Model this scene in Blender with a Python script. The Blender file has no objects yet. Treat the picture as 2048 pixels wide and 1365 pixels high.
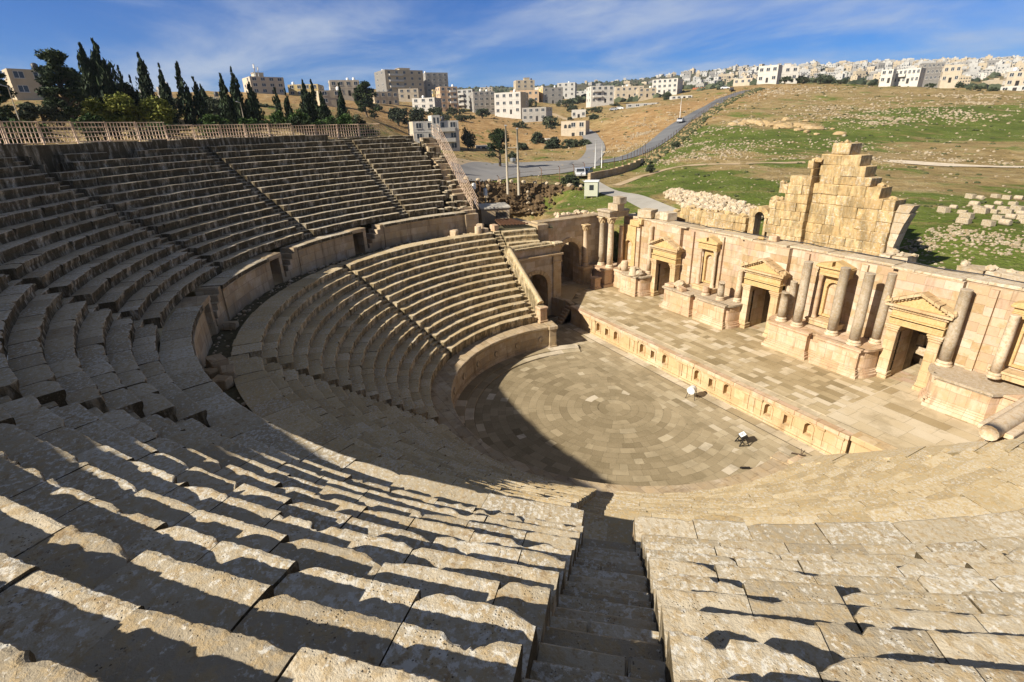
import bpy, math, random
import numpy as np
from mathutils import Vector, Matrix
random.seed(7)
RNG = np.random.default_rng(7)
sc = bpy.context.scene
COL = sc.collection
PI = math.pi
rad = math.radians

# ------------------------------------------------------------------ helpers
def tag(o, label=None, cat=None, group=None, kind=None):
    if label: o['label'] = label
    if cat: o['category'] = cat
    if group: o['group'] = group
    if kind: o['kind'] = kind
    return o

MATRIX = {}
def empty(name, loc=(0, 0, 0), rz=0.0, label=None, cat=None, group=None):
    o = bpy.data.objects.new(name, None)
    COL.objects.link(o)
    o.location = loc
    o.rotation_euler = (0, 0, rz)
    o.empty_display_size = .3
    MATRIX[o.name] = Matrix.Translation(loc) @ Matrix.Rotation(rz, 4, 'Z')
    return tag(o, label, cat, group)

def link(name, me, parent=None):
    o = bpy.data.objects.new(name, me)
    COL.objects.link(o)
    if parent: o.parent = parent
    return o

def copy_thing(root, loc, rz, label=None, group=None, scale=None):
    r = root.copy(); COL.objects.link(r)
    r.location = loc; r.rotation_euler = (0, 0, rz)
    if scale: r.scale = scale
    if label: r['label'] = label
    if group: r['group'] = group
    for ch in root.children:
        c = ch.copy(); COL.objects.link(c); c.parent = r
        for g in ch.children:
            d = g.copy(); COL.objects.link(d); d.parent = c
    return r

class MB:
    """collects polygons; build() links them as one mesh object"""
    def __init__(s):
        s.v = []; s.f = []; s.m = []; s.t = []; s.sm = []
    def add(s, vs, fs, mat=0, tint=.5, smooth=False):
        n = len(s.v)
        s.v.extend(vs); s.t.extend([tint] * len(vs))
        for f in fs:
            s.f.append([n + i for i in f]); s.m.append(mat); s.sm.append(smooth)
    def box(s, x0, x1, y0, y1, z0, z1, mat=0, tint=.5, c=0.0, M=None, jit=0.0):
        if c <= 0:
            vs = [(x, y, z) for z in (z0, z1) for y in (y0, y1) for x in (x0, x1)]
            fs = [(0, 2, 3, 1), (4, 5, 7, 6), (0, 1, 5, 4), (2, 6, 7, 3), (0, 4, 6, 2), (1, 3, 7, 5)]
        else:
            X = (x0, x0 + c, x1 - c, x1); Y = (y0, y0 + c, y1 - c, y1); Z = (z0, z0 + c, z1 - c, z1)
            vs = []; idx = {}
            for ax in range(3):
                for sx in (0, 1):
                    for sy in (0, 1):
                        for sz in (0, 1):
                            s3 = (sx, sy, sz)
                            p = []
                            for k, A in enumerate((X, Y, Z)):
                                e = s3[k]
                                p.append(A[0 if e == 0 else 3] if k == ax else A[1 if e == 0 else 2])
                            idx[(ax, s3)] = len(vs); vs.append(tuple(p))
            fs = []
            for ax in range(3):
                o1, o2 = (ax + 1) % 3, (ax + 2) % 3
                for e in (0, 1):
                    q = []
                    for a, b in ((0, 0), (1, 0), (1, 1), (0, 1)):
                        t = [0, 0, 0]; t[ax] = e; t[o1] = a; t[o2] = b
                        q.append(idx[(ax, tuple(t))])
                    fs.append(q if e else q[::-1])
            for ax in range(3):           # edge chamfers
                o1, o2 = (ax + 1) % 3, (ax + 2) % 3
                for a in (0, 1):
                    for b in (0, 1):
                        def k(which, e):
                            t = [0, 0, 0]; t[ax] = e; t[o1] = a; t[o2] = b
                            return idx[(which, tuple(t))]
                        q = [k(o1, 0), k(o1, 1), k(o2, 1), k(o2, 0)]
                        fs.append(q if (a == b) else q[::-1])
            for sx in (0, 1):
                for sy in (0, 1):
                    for sz in (0, 1):
                        q = [idx[(ax, (sx, sy, sz))] for ax in range(3)]
                        fs.append(q if (sx + sy + sz) % 2 else q[::-1])
        if jit > 0:
            vs = [(a + random.uniform(-jit, jit), b + random.uniform(-jit, jit), d + random.uniform(-jit, jit)) for a, b, d in vs]
        if M is not None: vs = [tuple(M @ Vector(v)) for v in vs]
        s.add(vs, fs, mat, tint)
    def prism(s, poly, z0, z1, mat=0, tint=.5, M=None, cap=True):
        n = len(poly)
        vs = [(x, y, z0) for x, y in poly] + [(x, y, z1) for x, y in poly]
        fs = [(i, (i + 1) % n, n + (i + 1) % n, n + i) for i in range(n)]
        if cap: fs += [tuple(range(n))[::-1], tuple(range(n, 2 * n))]
        if M is not None: vs = [tuple(M @ Vector(v)) for v in vs]
        s.add(vs, fs, mat, tint)
    def extrude_y(s, poly, y0, y1, mat=0, tint=.5, M=None):
        """polygon in x,z (counter-clockwise seen from -y) from y0 to y1"""
        n = len(poly)
        vs = [(x, y0, z) for x, z in poly] + [(x, y1, z) for x, z in poly]
        fs = [((i + 1) % n, i, n + i, n + (i + 1) % n) for i in range(n)]
        fs += [tuple(range(n)), tuple(range(n, 2 * n))[::-1]]
        if M is not None: vs = [tuple(M @ Vector(v)) for v in vs]
        s.add(vs, fs, mat, tint)
    def lathe(s, prof, c, seg=16, mat=0, tint=.5, smooth=True, M=None, wob=0.0):
        vs = []; fs = []
        n = len(prof)
        for i in range(seg):
            a = 2 * PI * i / seg
            for r, z in prof:
                rr = r * (1 + (random.uniform(-wob, wob) if wob else 0))
                vs.append((c[0] + rr * math.cos(a), c[1] + rr * math.sin(a), c[2] + z))
        for i in range(seg):
            j = (i + 1) % seg
            for k in range(n - 1):
                fs.append((i * n + k, j * n + k, j * n + k + 1, i * n + k + 1))
        if M is not None: vs = [tuple(M @ Vector(v)) for v in vs]
        s.add(vs, fs, mat, tint, smooth)
        caps = []
        if prof[0][0] > 1e-4: caps.append([i * n for i in range(seg)][::-1])
        if prof[-1][0] > 1e-4: caps.append([i * n + n - 1 for i in range(seg)])
        b = len(s.v) - len(vs)
        for q in caps:
            s.f.append([b + i for i in q]); s.m.append(mat); s.sm.append(False)
    def tube(s, pts, r, seg=6, mat=0, tint=.5, smooth=True):
        pts = [Vector(p) for p in pts]; vs = []; fs = []
        rr = r if isinstance(r, (list, tuple)) else [r] * len(pts)
        for i, p in enumerate(pts):
            d = (pts[min(i + 1, len(pts) - 1)] - pts[max(i - 1, 0)]).normalized()
            a = d.cross(Vector((0, 0, 1)));
            if a.length < .05: a = Vector((1, 0, 0))
            a.normalize(); b = d.cross(a)
            for k in range(seg):
                t = 2 * PI * k / seg
                vs.append(tuple(p + a * (rr[i] * math.cos(t)) + b * (rr[i] * math.sin(t))))
        for i in range(len(pts) - 1):
            for k in range(seg):
                j = (k + 1) % seg
                fs.append((i * seg + k, i * seg + j, (i + 1) * seg + j, (i + 1) * seg + k))
        fs.append(tuple(range(seg))); fs.append(tuple(range((len(pts) - 1) * seg, len(pts) * seg))[::-1])
        s.add(vs, fs, mat, tint, smooth)
    def bar(s, p, q, w, h=None, mat=0, tint=.5):
        p = Vector(p); q = Vector(q); d = (q - p); L = d.length; d.normalize()
        a = d.cross(Vector((0, 0, 1)))
        if a.length < .02: a = Vector((1, 0, 0))
        a.normalize(); b = a.cross(d)
        M = Matrix(((a.x, d.x, b.x, p.x), (a.y, d.y, b.y, p.y), (a.z, d.z, b.z, p.z), (0, 0, 0, 1)))
        s.box(-w / 2, w / 2, 0, L, -(h or w) / 2, (h or w) / 2, mat, tint, M=M)
    def rock(s, c, r, mat=0, tint=.5, flat=.7, sub=1):
        V, F = ICO[sub]
        a = random.uniform(0, 6.28); ca, sa = math.cos(a), math.sin(a)
        sx, sy, sz = random.uniform(.75, 1.25), random.uniform(.75, 1.25), flat * random.uniform(.8, 1.2)
        vs = []
        for x, y, z in V:
            k = r * random.uniform(.82, 1.14)
            x, y, z = x * sx * k, y * sy * k, z * sz * k
            vs.append((c[0] + ca * x - sa * y, c[1] + sa * x + ca * y, c[2] + z))
        s.add(vs, F, mat, tint)
    def mesh(s, name, mats, M=None):
        me = bpy.data.meshes.new(name)
        vs = s.v if M is None else [tuple(M @ Vector(v)) for v in s.v]
        me.from_pydata(vs, [], s.f)
        for m in (mats if isinstance(mats, (list, tuple)) else [mats]): me.materials.append(m)
        me.polygons.foreach_set('material_index', s.m)
        me.polygons.foreach_set('use_smooth', s.sm)
        at = me.attributes.new('tint', 'FLOAT', 'POINT'); at.data.foreach_set('value', s.t)
        uv_box(me)
        me.update()
        return me
    def build(s, name, mats, parent=None, world=True):
        M = None
        if parent is not None and world and parent.name in MATRIX: M = MATRIX[parent.name].inverted()
        o = link(name, s.mesh(name, mats, M), parent)
        MATRIX[o.name] = MATRIX.get(parent.name, Matrix()) if parent else Matrix()
        return o

def uv_box(me):
    nl = len(me.loops)
    if nl == 0: return
    co = np.empty(len(me.vertices) * 3, np.float32); me.vertices.foreach_get('co', co); co = co.reshape(-1, 3)
    nr = np.empty(len(me.polygons) * 3, np.float32); me.polygons.foreach_get('normal', nr); nr = np.abs(nr.reshape(-1, 3))
    vi = np.empty(nl, np.int32); me.loops.foreach_get('vertex_index', vi)
    lt = np.empty(len(me.polygons), np.int32); me.polygons.foreach_get('loop_total', lt)
    ax = np.repeat(np.argmax(nr * np.array([1, 1, .9]), axis=1), lt)
    P = co[vi]
    uv = np.where((ax == 0)[:, None], P[:, [1, 2]], np.where((ax == 1)[:, None], P[:, [0, 2]], P[:, [0, 1]]))
    l = me.uv_layers.new(name='UVMap'); l.data.foreach_set('uv', uv.astype(np.float32).ravel())

def ico(sub):
    import bmesh
    bm = bmesh.new(); bmesh.ops.create_icosphere(bm, subdivisions=sub, radius=1)
    r = ([tuple(v.co) for v in bm.verts], [tuple(v.index for v in f.verts) for f in bm.faces]); bm.free()
    return r
ICO = {1: ico(1), 2: ico(2), 3: ico(3)}

def vn(x, seed):
    x = np.asarray(x, float); i = np.floor(x); f = x - i; f = f * f * (3 - 2 * f)
    h = lambda k: np.modf(np.abs(np.sin(k * 127.1 + seed * 311.7) * 43758.5453))[0]
    return (h(i) * (1 - f) + h(i + 1) * f) * 2 - 1
def vn2(x, y, seed):
    x = np.asarray(x, float); y = np.asarray(y, float)
    i = np.floor(x); j = np.floor(y); f = x - i; g = y - j; f = f * f * (3 - 2 * f); g = g * g * (3 - 2 * g)
    h = lambda a, b: np.modf(np.abs(np.sin(a * 127.1 + b * 269.5 + seed * 311.7) * 43758.5453))[0]
    return ((h(i, j) * (1 - f) + h(i + 1, j) * f) * (1 - g) + (h(i, j + 1) * (1 - f) + h(i + 1, j + 1) * f) * g) * 2 - 1

# ------------------------------------------------------------------ camera
CAM = Vector((21.8, -18.713, 16.414))
cd = bpy.data.cameras.new('camera'); co = bpy.data.objects.new('camera', cd); COL.objects.link(co)
rt = Vector((0.48099, 0.8762, -0.03047)); up = Vector((-0.32306, 0.20944, 0.92291)); fw = Vector((-0.81503, 0.43407, -0.3838))
co.matrix_world = Matrix(((rt.x, up.x, -fw.x, CAM.x), (rt.y, up.y, -fw.y, CAM.y), (rt.z, up.z, -fw.z, CAM.z), (0, 0, 0, 1)))
cd.sensor_width = 36; cd.lens = 18.037; cd.clip_start = .05; cd.clip_end = 9000
sc.camera = co

# ------------------------------------------------------------------ light
SUN_AZ, SUN_EL = rad(91), rad(33)            # direction of travel, elevation
sd = bpy.data.lights.new('sun', 'SUN'); so = bpy.data.objects.new('sun', sd); COL.objects.link(so)
sd.energy = 5.0; sd.angle = rad(.5); sd.color = (1, .91, .77)
tv = Vector((math.cos(SUN_AZ) * math.cos(SUN_EL), math.sin(SUN_AZ) * math.cos(SUN_EL), -math.sin(SUN_EL)))
so.rotation_euler = tv.to_track_quat('-Z', 'Y').to_euler()
so.location = (0, -60, 60)

# ------------------------------------------------------------------ node helper
class NG:
    def __init__(s, nt): s.nt = nt; s.L = nt.links.new
    def n(s, t, **k):
        x = s.nt.nodes.new(t)
        for a, b in k.items(): setattr(x, a, b)
        return x
    def set(s, sock, v):
        if hasattr(v, 'node'): s.L(v, sock)
        elif isinstance(v, (tuple, list)) and len(v) == 3 and sock.type == 'RGBA': sock.default_value = (*v, 1)
        else: sock.default_value = v
    def coord(s, k='Object'): return s.n('ShaderNodeTexCoord').outputs[k]
    def attr(s, name, out='Fac'): return s.n('ShaderNodeAttribute', attribute_name=name).outputs[out]
    def mapv(s, v, scale=(1, 1, 1), loc=(0, 0, 0), rot=(0, 0, 0)):
        m = s.n('ShaderNodeMapping'); s.L(v, m.inputs[0])
        m.inputs['Scale'].default_value = scale; m.inputs['Location'].default_value = loc; m.inputs['Rotation'].default_value = rot
        return m.outputs[0]
    def noise(s, v, scale, detail=4, rough=.55, dist=0.0, out='Fac'):
        x = s.n('ShaderNodeTexNoise'); s.L(v, x.inputs['Vector'])
        x.inputs['Scale'].default_value = scale; x.inputs['Detail'].default_value = detail
        x.inputs['Roughness'].default_value = rough; x.inputs['Distortion'].default_value = dist
        return x.outputs[out]
    def voro(s, v, scale, out='Distance', feature='F1', rnd=1.0):
        x = s.n('ShaderNodeTexVoronoi', feature=feature); s.L(v, x.inputs['Vector'])
        x.inputs['Scale'].default_value = scale; x.inputs['Randomness'].default_value = rnd
        return x.outputs[out]
    def ramp(s, f, stops, interp='LINEAR'):
        x = s.n('ShaderNodeValToRGB'); s.set(x.inputs[0], f); r = x.color_ramp; r.interpolation = interp
        while len(r.elements) < len(stops): r.elements.new(.5)
        for e, (p, c) in zip(r.elements, stops):
            e.position = p; e.color = (*c, 1) if isinstance(c, (tuple, list)) else (c, c, c, 1)
        return x.outputs[0]
    def mix(s, f, a, b, mode='MIX'):
        x = s.n('ShaderNodeMix', data_type='RGBA', blend_type=mode)
        s.set(x.inputs[0], f); s.set(x.inputs[6], a); s.set(x.inputs[7], b)
        return x.outputs[2]
    def math(s, op, a, b=0.0, c=None):
        x = s.n('ShaderNodeMath', operation=op); s.set(x.inputs[0], a); s.set(x.inputs[1], b)
        if c is not None: s.set(x.inputs[2], c)
        return x.outputs[0]
    def step(s, f, a, b):          # smooth 0..1
        x = s.n('ShaderNodeMapRange', interpolation_type='SMOOTHSTEP'); s.set(x.inputs[0], f)
        x.inputs[1].default_value = a; x.inputs[2].default_value = b
        return x.outputs[0]
    def brick(s, v, w, h, mortar=.006, off=.5, smooth=.2, bias=0.0):
        x = s.n('ShaderNodeTexBrick', offset=off, offset_frequency=2, squash=1.0); s.L(v, x.inputs['Vector'])
        x.inputs['Color1'].default_value = (0, 0, 0, 1); x.inputs['Color2'].default_value = (1, 1, 1, 1)
        x.inputs['Mortar'].default_value = (.5, .5, .5, 1)
        x.inputs['Scale'].default_value = 1; x.inputs['Mortar Size'].default_value = mortar; x.inputs['Mortar Smooth'].default_value = smooth
        x.inputs['Bias'].default_value = bias; x.inputs['Brick Width'].default_value = w; x.inputs['Row Height'].default_value = h
        return x.outputs['Color'], x.outputs['Fac']
    def bump(s, h, st=.5, d=.02, nrm=None):
        x = s.n('ShaderNodeBump'); x.inputs['Strength'].default_value = st; x.inputs['Distance'].default_value = d
        s.L(h, x.inputs['Height'])
        if nrm is not None: s.L(nrm, x.inputs['Normal'])
        return x.outputs[0]

def newmat(name, rough=.9, spec=.25):
    m = bpy.data.materials.new(name); m.use_nodes = True
    b = m.node_tree.nodes['Principled BSDF']; b.inputs['Roughness'].default_value = rough
    b.inputs['Specular IOR Level'].default_value = spec
    return m, NG(m.node_tree), b

def plain(name, col, rough=.7, metal=0.0, var=.12, scale=6.0, spec=.3, bumpd=0.0):
    """one colour with mild procedural weathering"""
    m, g, b = newmat(name, rough, spec)
    v = g.coord()
    f = g.noise(v, scale, 5, .6)
    c = g.ramp(f, [(.25, tuple(x * (1 - var) for x in col)), (.75, tuple(min(1, x * (1 + var)) for x in col))])
    g.L(c, b.inputs['Base Color']); b.inputs['Metallic'].default_value = metal
    if bumpd: g.L(g.bump(f, .6, bumpd), b.inputs['Normal'])
    return m

def seat_stone(name, pal, lichen=.5, stain=.5, fine=1.0, lo=.38, hi=.66, dark=(.105, .085, .045)):
    m, g, b = newmat(name, .93, .15)
    v = g.coord(); t = g.attr('tint')
    n1 = g.noise(v, 1.7, 6, .62); n2 = g.noise(v, 9 * fine, 6, .68); n3 = g.noise(v, 34 * fine, 4, .7)
    c = g.ramp(g.math('ADD', g.math('MULTIPLY', t, .55), g.math('MULTIPLY', n1, .45)), [(.15, pal[0]), (.5, pal[1]), (.85, pal[2])])
    c = g.mix(g.math('MULTIPLY', g.step(n2, .46, .60), .75), c, pal[3])                       # ochre lichen
    k = g.noise(g.mapv(v, loc=(7, 3, 5)), 13 * fine, 7, .72)
    per = g.math('FRACT', g.math('MULTIPLY', t, 7.31))
    lk = g.math('ADD', g.math('MULTIPLY', per, .09), g.math('SUBTRACT', k, .045))
    c = g.mix(g.math('MULTIPLY', g.step(lk, .53, .61), lichen), c, (.62, .595, .53))            # pale lichen, more on some blocks
    k2 = g.math('ADD', g.noise(g.mapv(v, loc=(1, 9, 2)), 7 * fine, 5, .7), g.math('MULTIPLY', g.math('SUBTRACT', g.math('FRACT', g.math('MULTIPLY', t, 13.7)), .5), .10))
    c = g.mix(g.math('MULTIPLY', g.step(k2, .585, .67), .5 * lichen + .25), c, (.27, .18, .085))  # brown lichen
    pit = g.voro(v, 30 * fine); pits = g.math('MULTIPLY', g.math('SUBTRACT', 1.0, g.step(pit, .10, .26)), g.step(g.noise(v, 3.1, 3), .5, .62))
    c = g.mix(g.math('MULTIPLY', pits, .7), c, (.05, .04, .03))
    # algae and rain streaks on the upright faces; upper seats also get riser shade painted in
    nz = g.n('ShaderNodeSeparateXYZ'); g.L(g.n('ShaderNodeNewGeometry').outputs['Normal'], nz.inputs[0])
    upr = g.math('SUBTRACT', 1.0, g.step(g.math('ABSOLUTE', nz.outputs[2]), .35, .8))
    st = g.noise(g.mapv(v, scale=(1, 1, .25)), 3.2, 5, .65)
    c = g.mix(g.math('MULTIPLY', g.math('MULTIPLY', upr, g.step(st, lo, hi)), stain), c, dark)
    c = g.mix(g.math('MULTIPLY', g.step(n3, .5, .75), .25), c, (.5, .43, .32))
    g.L(c, b.inputs['Base Color'])
    h = g.math('ADD', g.math('MULTIPLY', n2, .7), g.math('ADD', g.math('MULTIPLY', n3, .35), g.math('MULTIPLY', pits, -.6)))
    g.L(g.bump(h, .75, .03), b.inputs['Normal'])
    return m

def ashlar(name, cols, w, h, mortar=.007, stain=.35, var=.5, rot=False, uvname='UV', bumpd=.02, off=.5, streak=True):
    """squared blocks on UV in metres; each block its own stone colour"""
    m, g, b = newmat(name, .88, .2)
    uv = g.coord(uvname); v = g.coord()
    if rot: uv = g.mapv(uv, rot=(0, 0, PI / 2))
    wob = g.n('ShaderNodeVectorMath', operation='MULTIPLY_ADD')
    g.L(g.noise(v, .9, 2, out='Color'), wob.inputs[0]); wob.inputs[1].default_value = (.05, .05, 0); g.L(uv, wob.inputs[2])
    r, fac = g.brick(wob.outputs[0], w, h, mortar, off)
    r2, _ = g.brick(g.mapv(wob.outputs[0], loc=(w * 20, h * 14, 0)), w, h, mortar, off)
    rr = g.math('FRACT', g.math('ADD', g.math('MULTIPLY', r, 3.7), g.math('MULTIPLY', r2, 2.3)))
    n1 = g.noise(v, 2.2, 6, .62); n2 = g.noise(v, 14, 5, .65)
    k = len(cols)
    c = g.ramp(g.math('ADD', g.math('MULTIPLY', rr, .86), g.math('MULTIPLY', g.math('SUBTRACT', n1, .5), .35)), [((i + .5) / k, x) for i, x in enumerate(cols)], 'LINEAR')
    c = g.mix(g.math('MULTIPLY', g.step(n1, .46, .64), .42), c, (.40, .265, .12))
    n6 = g.noise(g.mapv(v, loc=(9, 4, 2)), .7, 7, .66)
    c = g.mix(g.math('MULTIPLY', g.step(n6, .50, .66), .38), c, (.62, .54, .44))
    c = g.mix(g.math('MULTIPLY', g.step(n2, .5, .8), .3), c, (.62, .52, .40))
    if streak:
        st = g.noise(g.mapv(v, scale=(1, 1, .16)), 2.4, 5, .6)
        c = g.mix(g.math('MULTIPLY', g.step(st, .52, .74), stain), c, (.16, .11, .06))
    c = g.mix(g.math('MULTIPLY', fac, .55), c, (.15, .10, .06))
    g.L(c, b.inputs['Base Color'])
    hh = g.math('ADD', g.math('MULTIPLY', fac, -.8), g.math('ADD', g.math('MULTIPLY', n2, .35), g.math('MULTIPLY', rr, .25)))
    g.L(g.bump(hh, .7, bumpd), b.inputs['Normal'])
    return m
CTRL=[[-27.7,-34.5,17.9],[-64.0,-45.7,20.0],[-111.9,-60.3,23.5],[-150.2,-71.8,26.6],[-28.8,-30.5,18.0],[-56.1,-36.7,19.4],[-85.4,-43.2,21.6],[-114.8,-49.6,24.0],[-139.2,-54.8,26.2],[-31.5,-27.4,18.0],[-62.1,-32.1,19.7],[-91.8,-36.6,21.8],[-126.4,-41.9,24.1],[-175.9,-49.2,28.0],[-34.1,-22.8,17.8],[-63.0,-24.7,19.3],[-97.9,-26.9,21.8],[-142.8,-29.5,25.4],[-207.7,-33.3,30.9],[-36.2,-18.4,17.7],[-68.2,-18.0,19.3],[-108.2,-17.3,22.1],[-158.2,-16.4,25.8],[-218.2,-15.3,30.3],[-38.0,-13.6,17.5],[-67.9,-10.9,18.7],[-107.7,-7.2,21.3],[-157.4,-2.3,25.5],[-227.1,4.6,31.3],[-39.3,-8.2,17.2],[-66.9,-3.4,18.1],[-106.3,3.7,20.5],[-165.3,14.4,24.6],[-234.2,27.0,30.2],[-34.4,-4.3,16.6],[-65.3,3.8,17.4],[-104.0,13.9,19.0],[-147.5,25.4,21.9],[-210.3,42.2,26.5],[-297.3,65.6,34.7],[-393.8,91.8,45.2],[-36.4,2.5,12.8],[-76.8,17.4,11.4],[-128.4,36.4,10.7],[-151.8,45.3,12.8],[-170.4,52.6,16.3],[-203.1,65.2,21.4],[-217.1,70.5,23.1],[-259.2,86.4,26.0],[-352.7,121.9,34.6],[-427.3,150.7,45.8],[-41.8,10.6,5.7],[-47.2,13.1,5.6],[-52.6,15.8,8.2],[-73.4,25.6,8.6],[-100.5,38.4,8.7],[-127.6,51.3,10.6],[-163.7,68.6,15.7],[-195.3,83.7,20.0],[-39.3,13.4,5.8],[-45.5,16.7,5.5],[-50.7,19.6,8.2],[-71.0,30.4,8.4],[-94.8,43.1,8.5],[-123.9,58.6,9.6],[-159.2,77.6,13.2],[-207.6,103.6,18.8],[-251.7,127.3,23.6],[-322.1,165.2,32.7],[-401.4,207.8,42.2],[-37.7,18.2,5.9],[-42.8,21.4,5.6],[-48.7,25.1,7.8],[-63.1,34.1,8.2],[-88.6,49.9,8.2],[-114.1,65.8,9.5],[-156.5,92.3,13.6],[-203.2,121.4,18.8],[-32.0,19.5,7.2],[-40.2,25.3,6.5],[-47.5,30.4,7.3],[-58.2,37.9,8.2],[-80.2,53.5,7.9],[-100.7,67.9,8.8],[-121.1,82.3,10.1],[-162.0,111.1,13.9],[-206.9,142.8,19.1],[-280.5,194.6,27.4],[-362.3,252.1,36.8],[-435.9,303.9,44.3],[-22.5,18.7,7.8],[-41.0,34.1,6.9],[-54.8,45.6,7.7],[-76.4,63.4,8.3],[-97.2,80.6,9.8],[-128.0,106.1,13.3],[-155.1,128.3,18.0],[-179.8,148.6,22.0],[-232.3,191.9,26.7],[-301.7,249.2,33.4],[-409.6,338.3,43.5],[-15.1,17.9,8.4],[-23.7,26.3,8.1],[-35.2,37.5,8.1],[-48.1,49.9,8.8],[-65.4,66.6,9.8],[-82.8,83.2,11.8],[-100.1,99.8,14.2],[-125.5,123.9,18.2],[-150.9,148.0,22.8],[-172.6,168.7,26.1],[-237.5,231.1,30.7],[-353.0,341.8,42.3],[-11.4,18.7,8.2],[-18.2,26.0,8.1],[-29.0,37.8,8.6],[-40.6,50.2,9.5],[-55.7,66.3,11.2],[-76.1,88.2,13.4],[-103.5,117.4,16.9],[-130.9,146.5,21.4],[-158.3,175.7,25.9],[-182.2,201.2,28.8],[-264.0,289.0,36.2],[-6.9,19.8,7.4],[-11.9,26.0,7.8],[-20.0,36.2,8.5],[-31.8,51.1,9.5],[-45.6,68.2,11.3],[-66.3,93.9,14.2],[-92.7,126.6,18.5],[-117.9,157.7,23.2],[-143.1,188.7,27.7],[-162.0,212.0,31.4],[-239.9,309.8,37.7],[-0.4,19.3,7.4],[-5.3,26.8,7.7],[-12.3,37.8,8.2],[-22.7,53.7,9.2],[-36.3,74.7,10.8],[-55.5,104.0,13.8],[-79.2,139.8,18.5],[-99.7,170.7,22.9],[-120.2,201.5,27.7],[-134.6,223.1,30.6],[-184.4,300.4,34.6],[4.3,20.6,7.5],[0.2,28.6,7.9],[-6.1,41.1,8.3],[-15.3,58.9,9.2],[-27.6,82.9,11.0],[-44.7,115.7,13.9],[-64.3,152.9,18.4],[-78.4,179.4,21.7],[-93.8,208.6,25.3],[-103.1,226.3,27.1],[-141.4,302.2,29.0],[8.1,22.0,7.7],[4.7,30.4,7.9],[-0.8,44.4,8.3],[-8.3,62.9,9.1],[-19.3,89.8,10.8],[-33.0,123.0,13.5],[-47.0,156.3,17.0],[-57.8,182.1,19.8],[-67.1,204.2,22.1],[-72.9,218.1,23.3],[-104.0,297.1,23.8],[12.0,23.1,8.2],[8.9,33.7,8.2],[4.6,48.1,8.5],[-1.4,68.2,9.1],[-9.7,95.0,10.8],[-20.6,130.4,13.1],[-32.7,168.5,16.8],[-43.2,201.9,19.5],[-51.9,230.6,20.7],[-74.3,307.4,21.0],[-1175.8,-95.2,90.2],[-1173.0,93.1,88.1],[-855.2,183.3,72.9],[-1439.9,318.0,110.6],[-820.2,299.3,75.0],[-1381.5,511.3,114.0],[-775.3,399.1,69.3],[-1306.7,677.8,109.4],[-651.5,413.3,60.0],[-1240.7,791.3,105.2],[-611.6,469.9,58.7],[-1087.0,836.0,104.6],[-568.4,521.3,59.6],[-1012.0,925.4,111.2],[-454.9,493.9,52.6],[-865.6,931.3,112.6],[-383.3,489.6,50.3],[-791.6,995.4,114.2],[-304.0,485.1,46.0],[-522.8,820.0,76.7],[-797.4,1237.8,123.4],[-228.1,471.3,38.5],[-389.3,781.9,64.3],[-667.4,1313.6,117.6],[-171.9,463.8,33.6],[-297.5,769.0,56.0],[-527.8,1323.1,105.9],[-127.0,479.5,30.3],[-224.2,794.9,49.8],[-403.4,1367.5,94.6],[-953.2,-240.9,64.7],[-932.6,-317.2,61.6],[-32.5,-5.7,15.4],[-29.9,-13.9,15.4],[-25.3,-21.2,15.4],[-16.5,-28.6,15.4],[-5.7,-32.5,15.4],[8.5,-31.9,15.4],[21.2,-25.3,15.4],[29.9,-13.9,15.4],[32.9,-2.9,15.4],[-43.5,-11.6,15.2],[-34.5,-28.9,15.2],[-15.4,-42.3,15.2],[15.4,-42.3,15.2],[39.0,-22.5,15.2],[-26.0,-147.7,20.0],[-104.2,-590.9,30.0],[75.0,-129.9,20.0],[300.0,-519.6,30.0],[141.0,-51.3,20.0],[563.8,-205.2,30.0],[-30.0,0.0,9.0],[-30.0,5.0,6.5],[-36.0,8.0,6.0],[-26.0,12.0,5.0],[-24.0,17.0,4.0],[-20.0,21.0,3.5],[-10.0,22.0,3.2],[0.0,22.0,3.2],[10.0,22.0,3.2],[20.0,22.0,3.2],[30.0,20.0,3.4],[34.0,0.0,8.0],[40.0,30.0,3.2],[60.0,60.0,3.0],[34.0,-12.0,14.0],[100.0,100.0,6.0],[300.0,300.0,20.0],[800.0,800.0,60.0],[-600.0,-200.0,40.0],[0.0,1600.0,120.0]]
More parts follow.
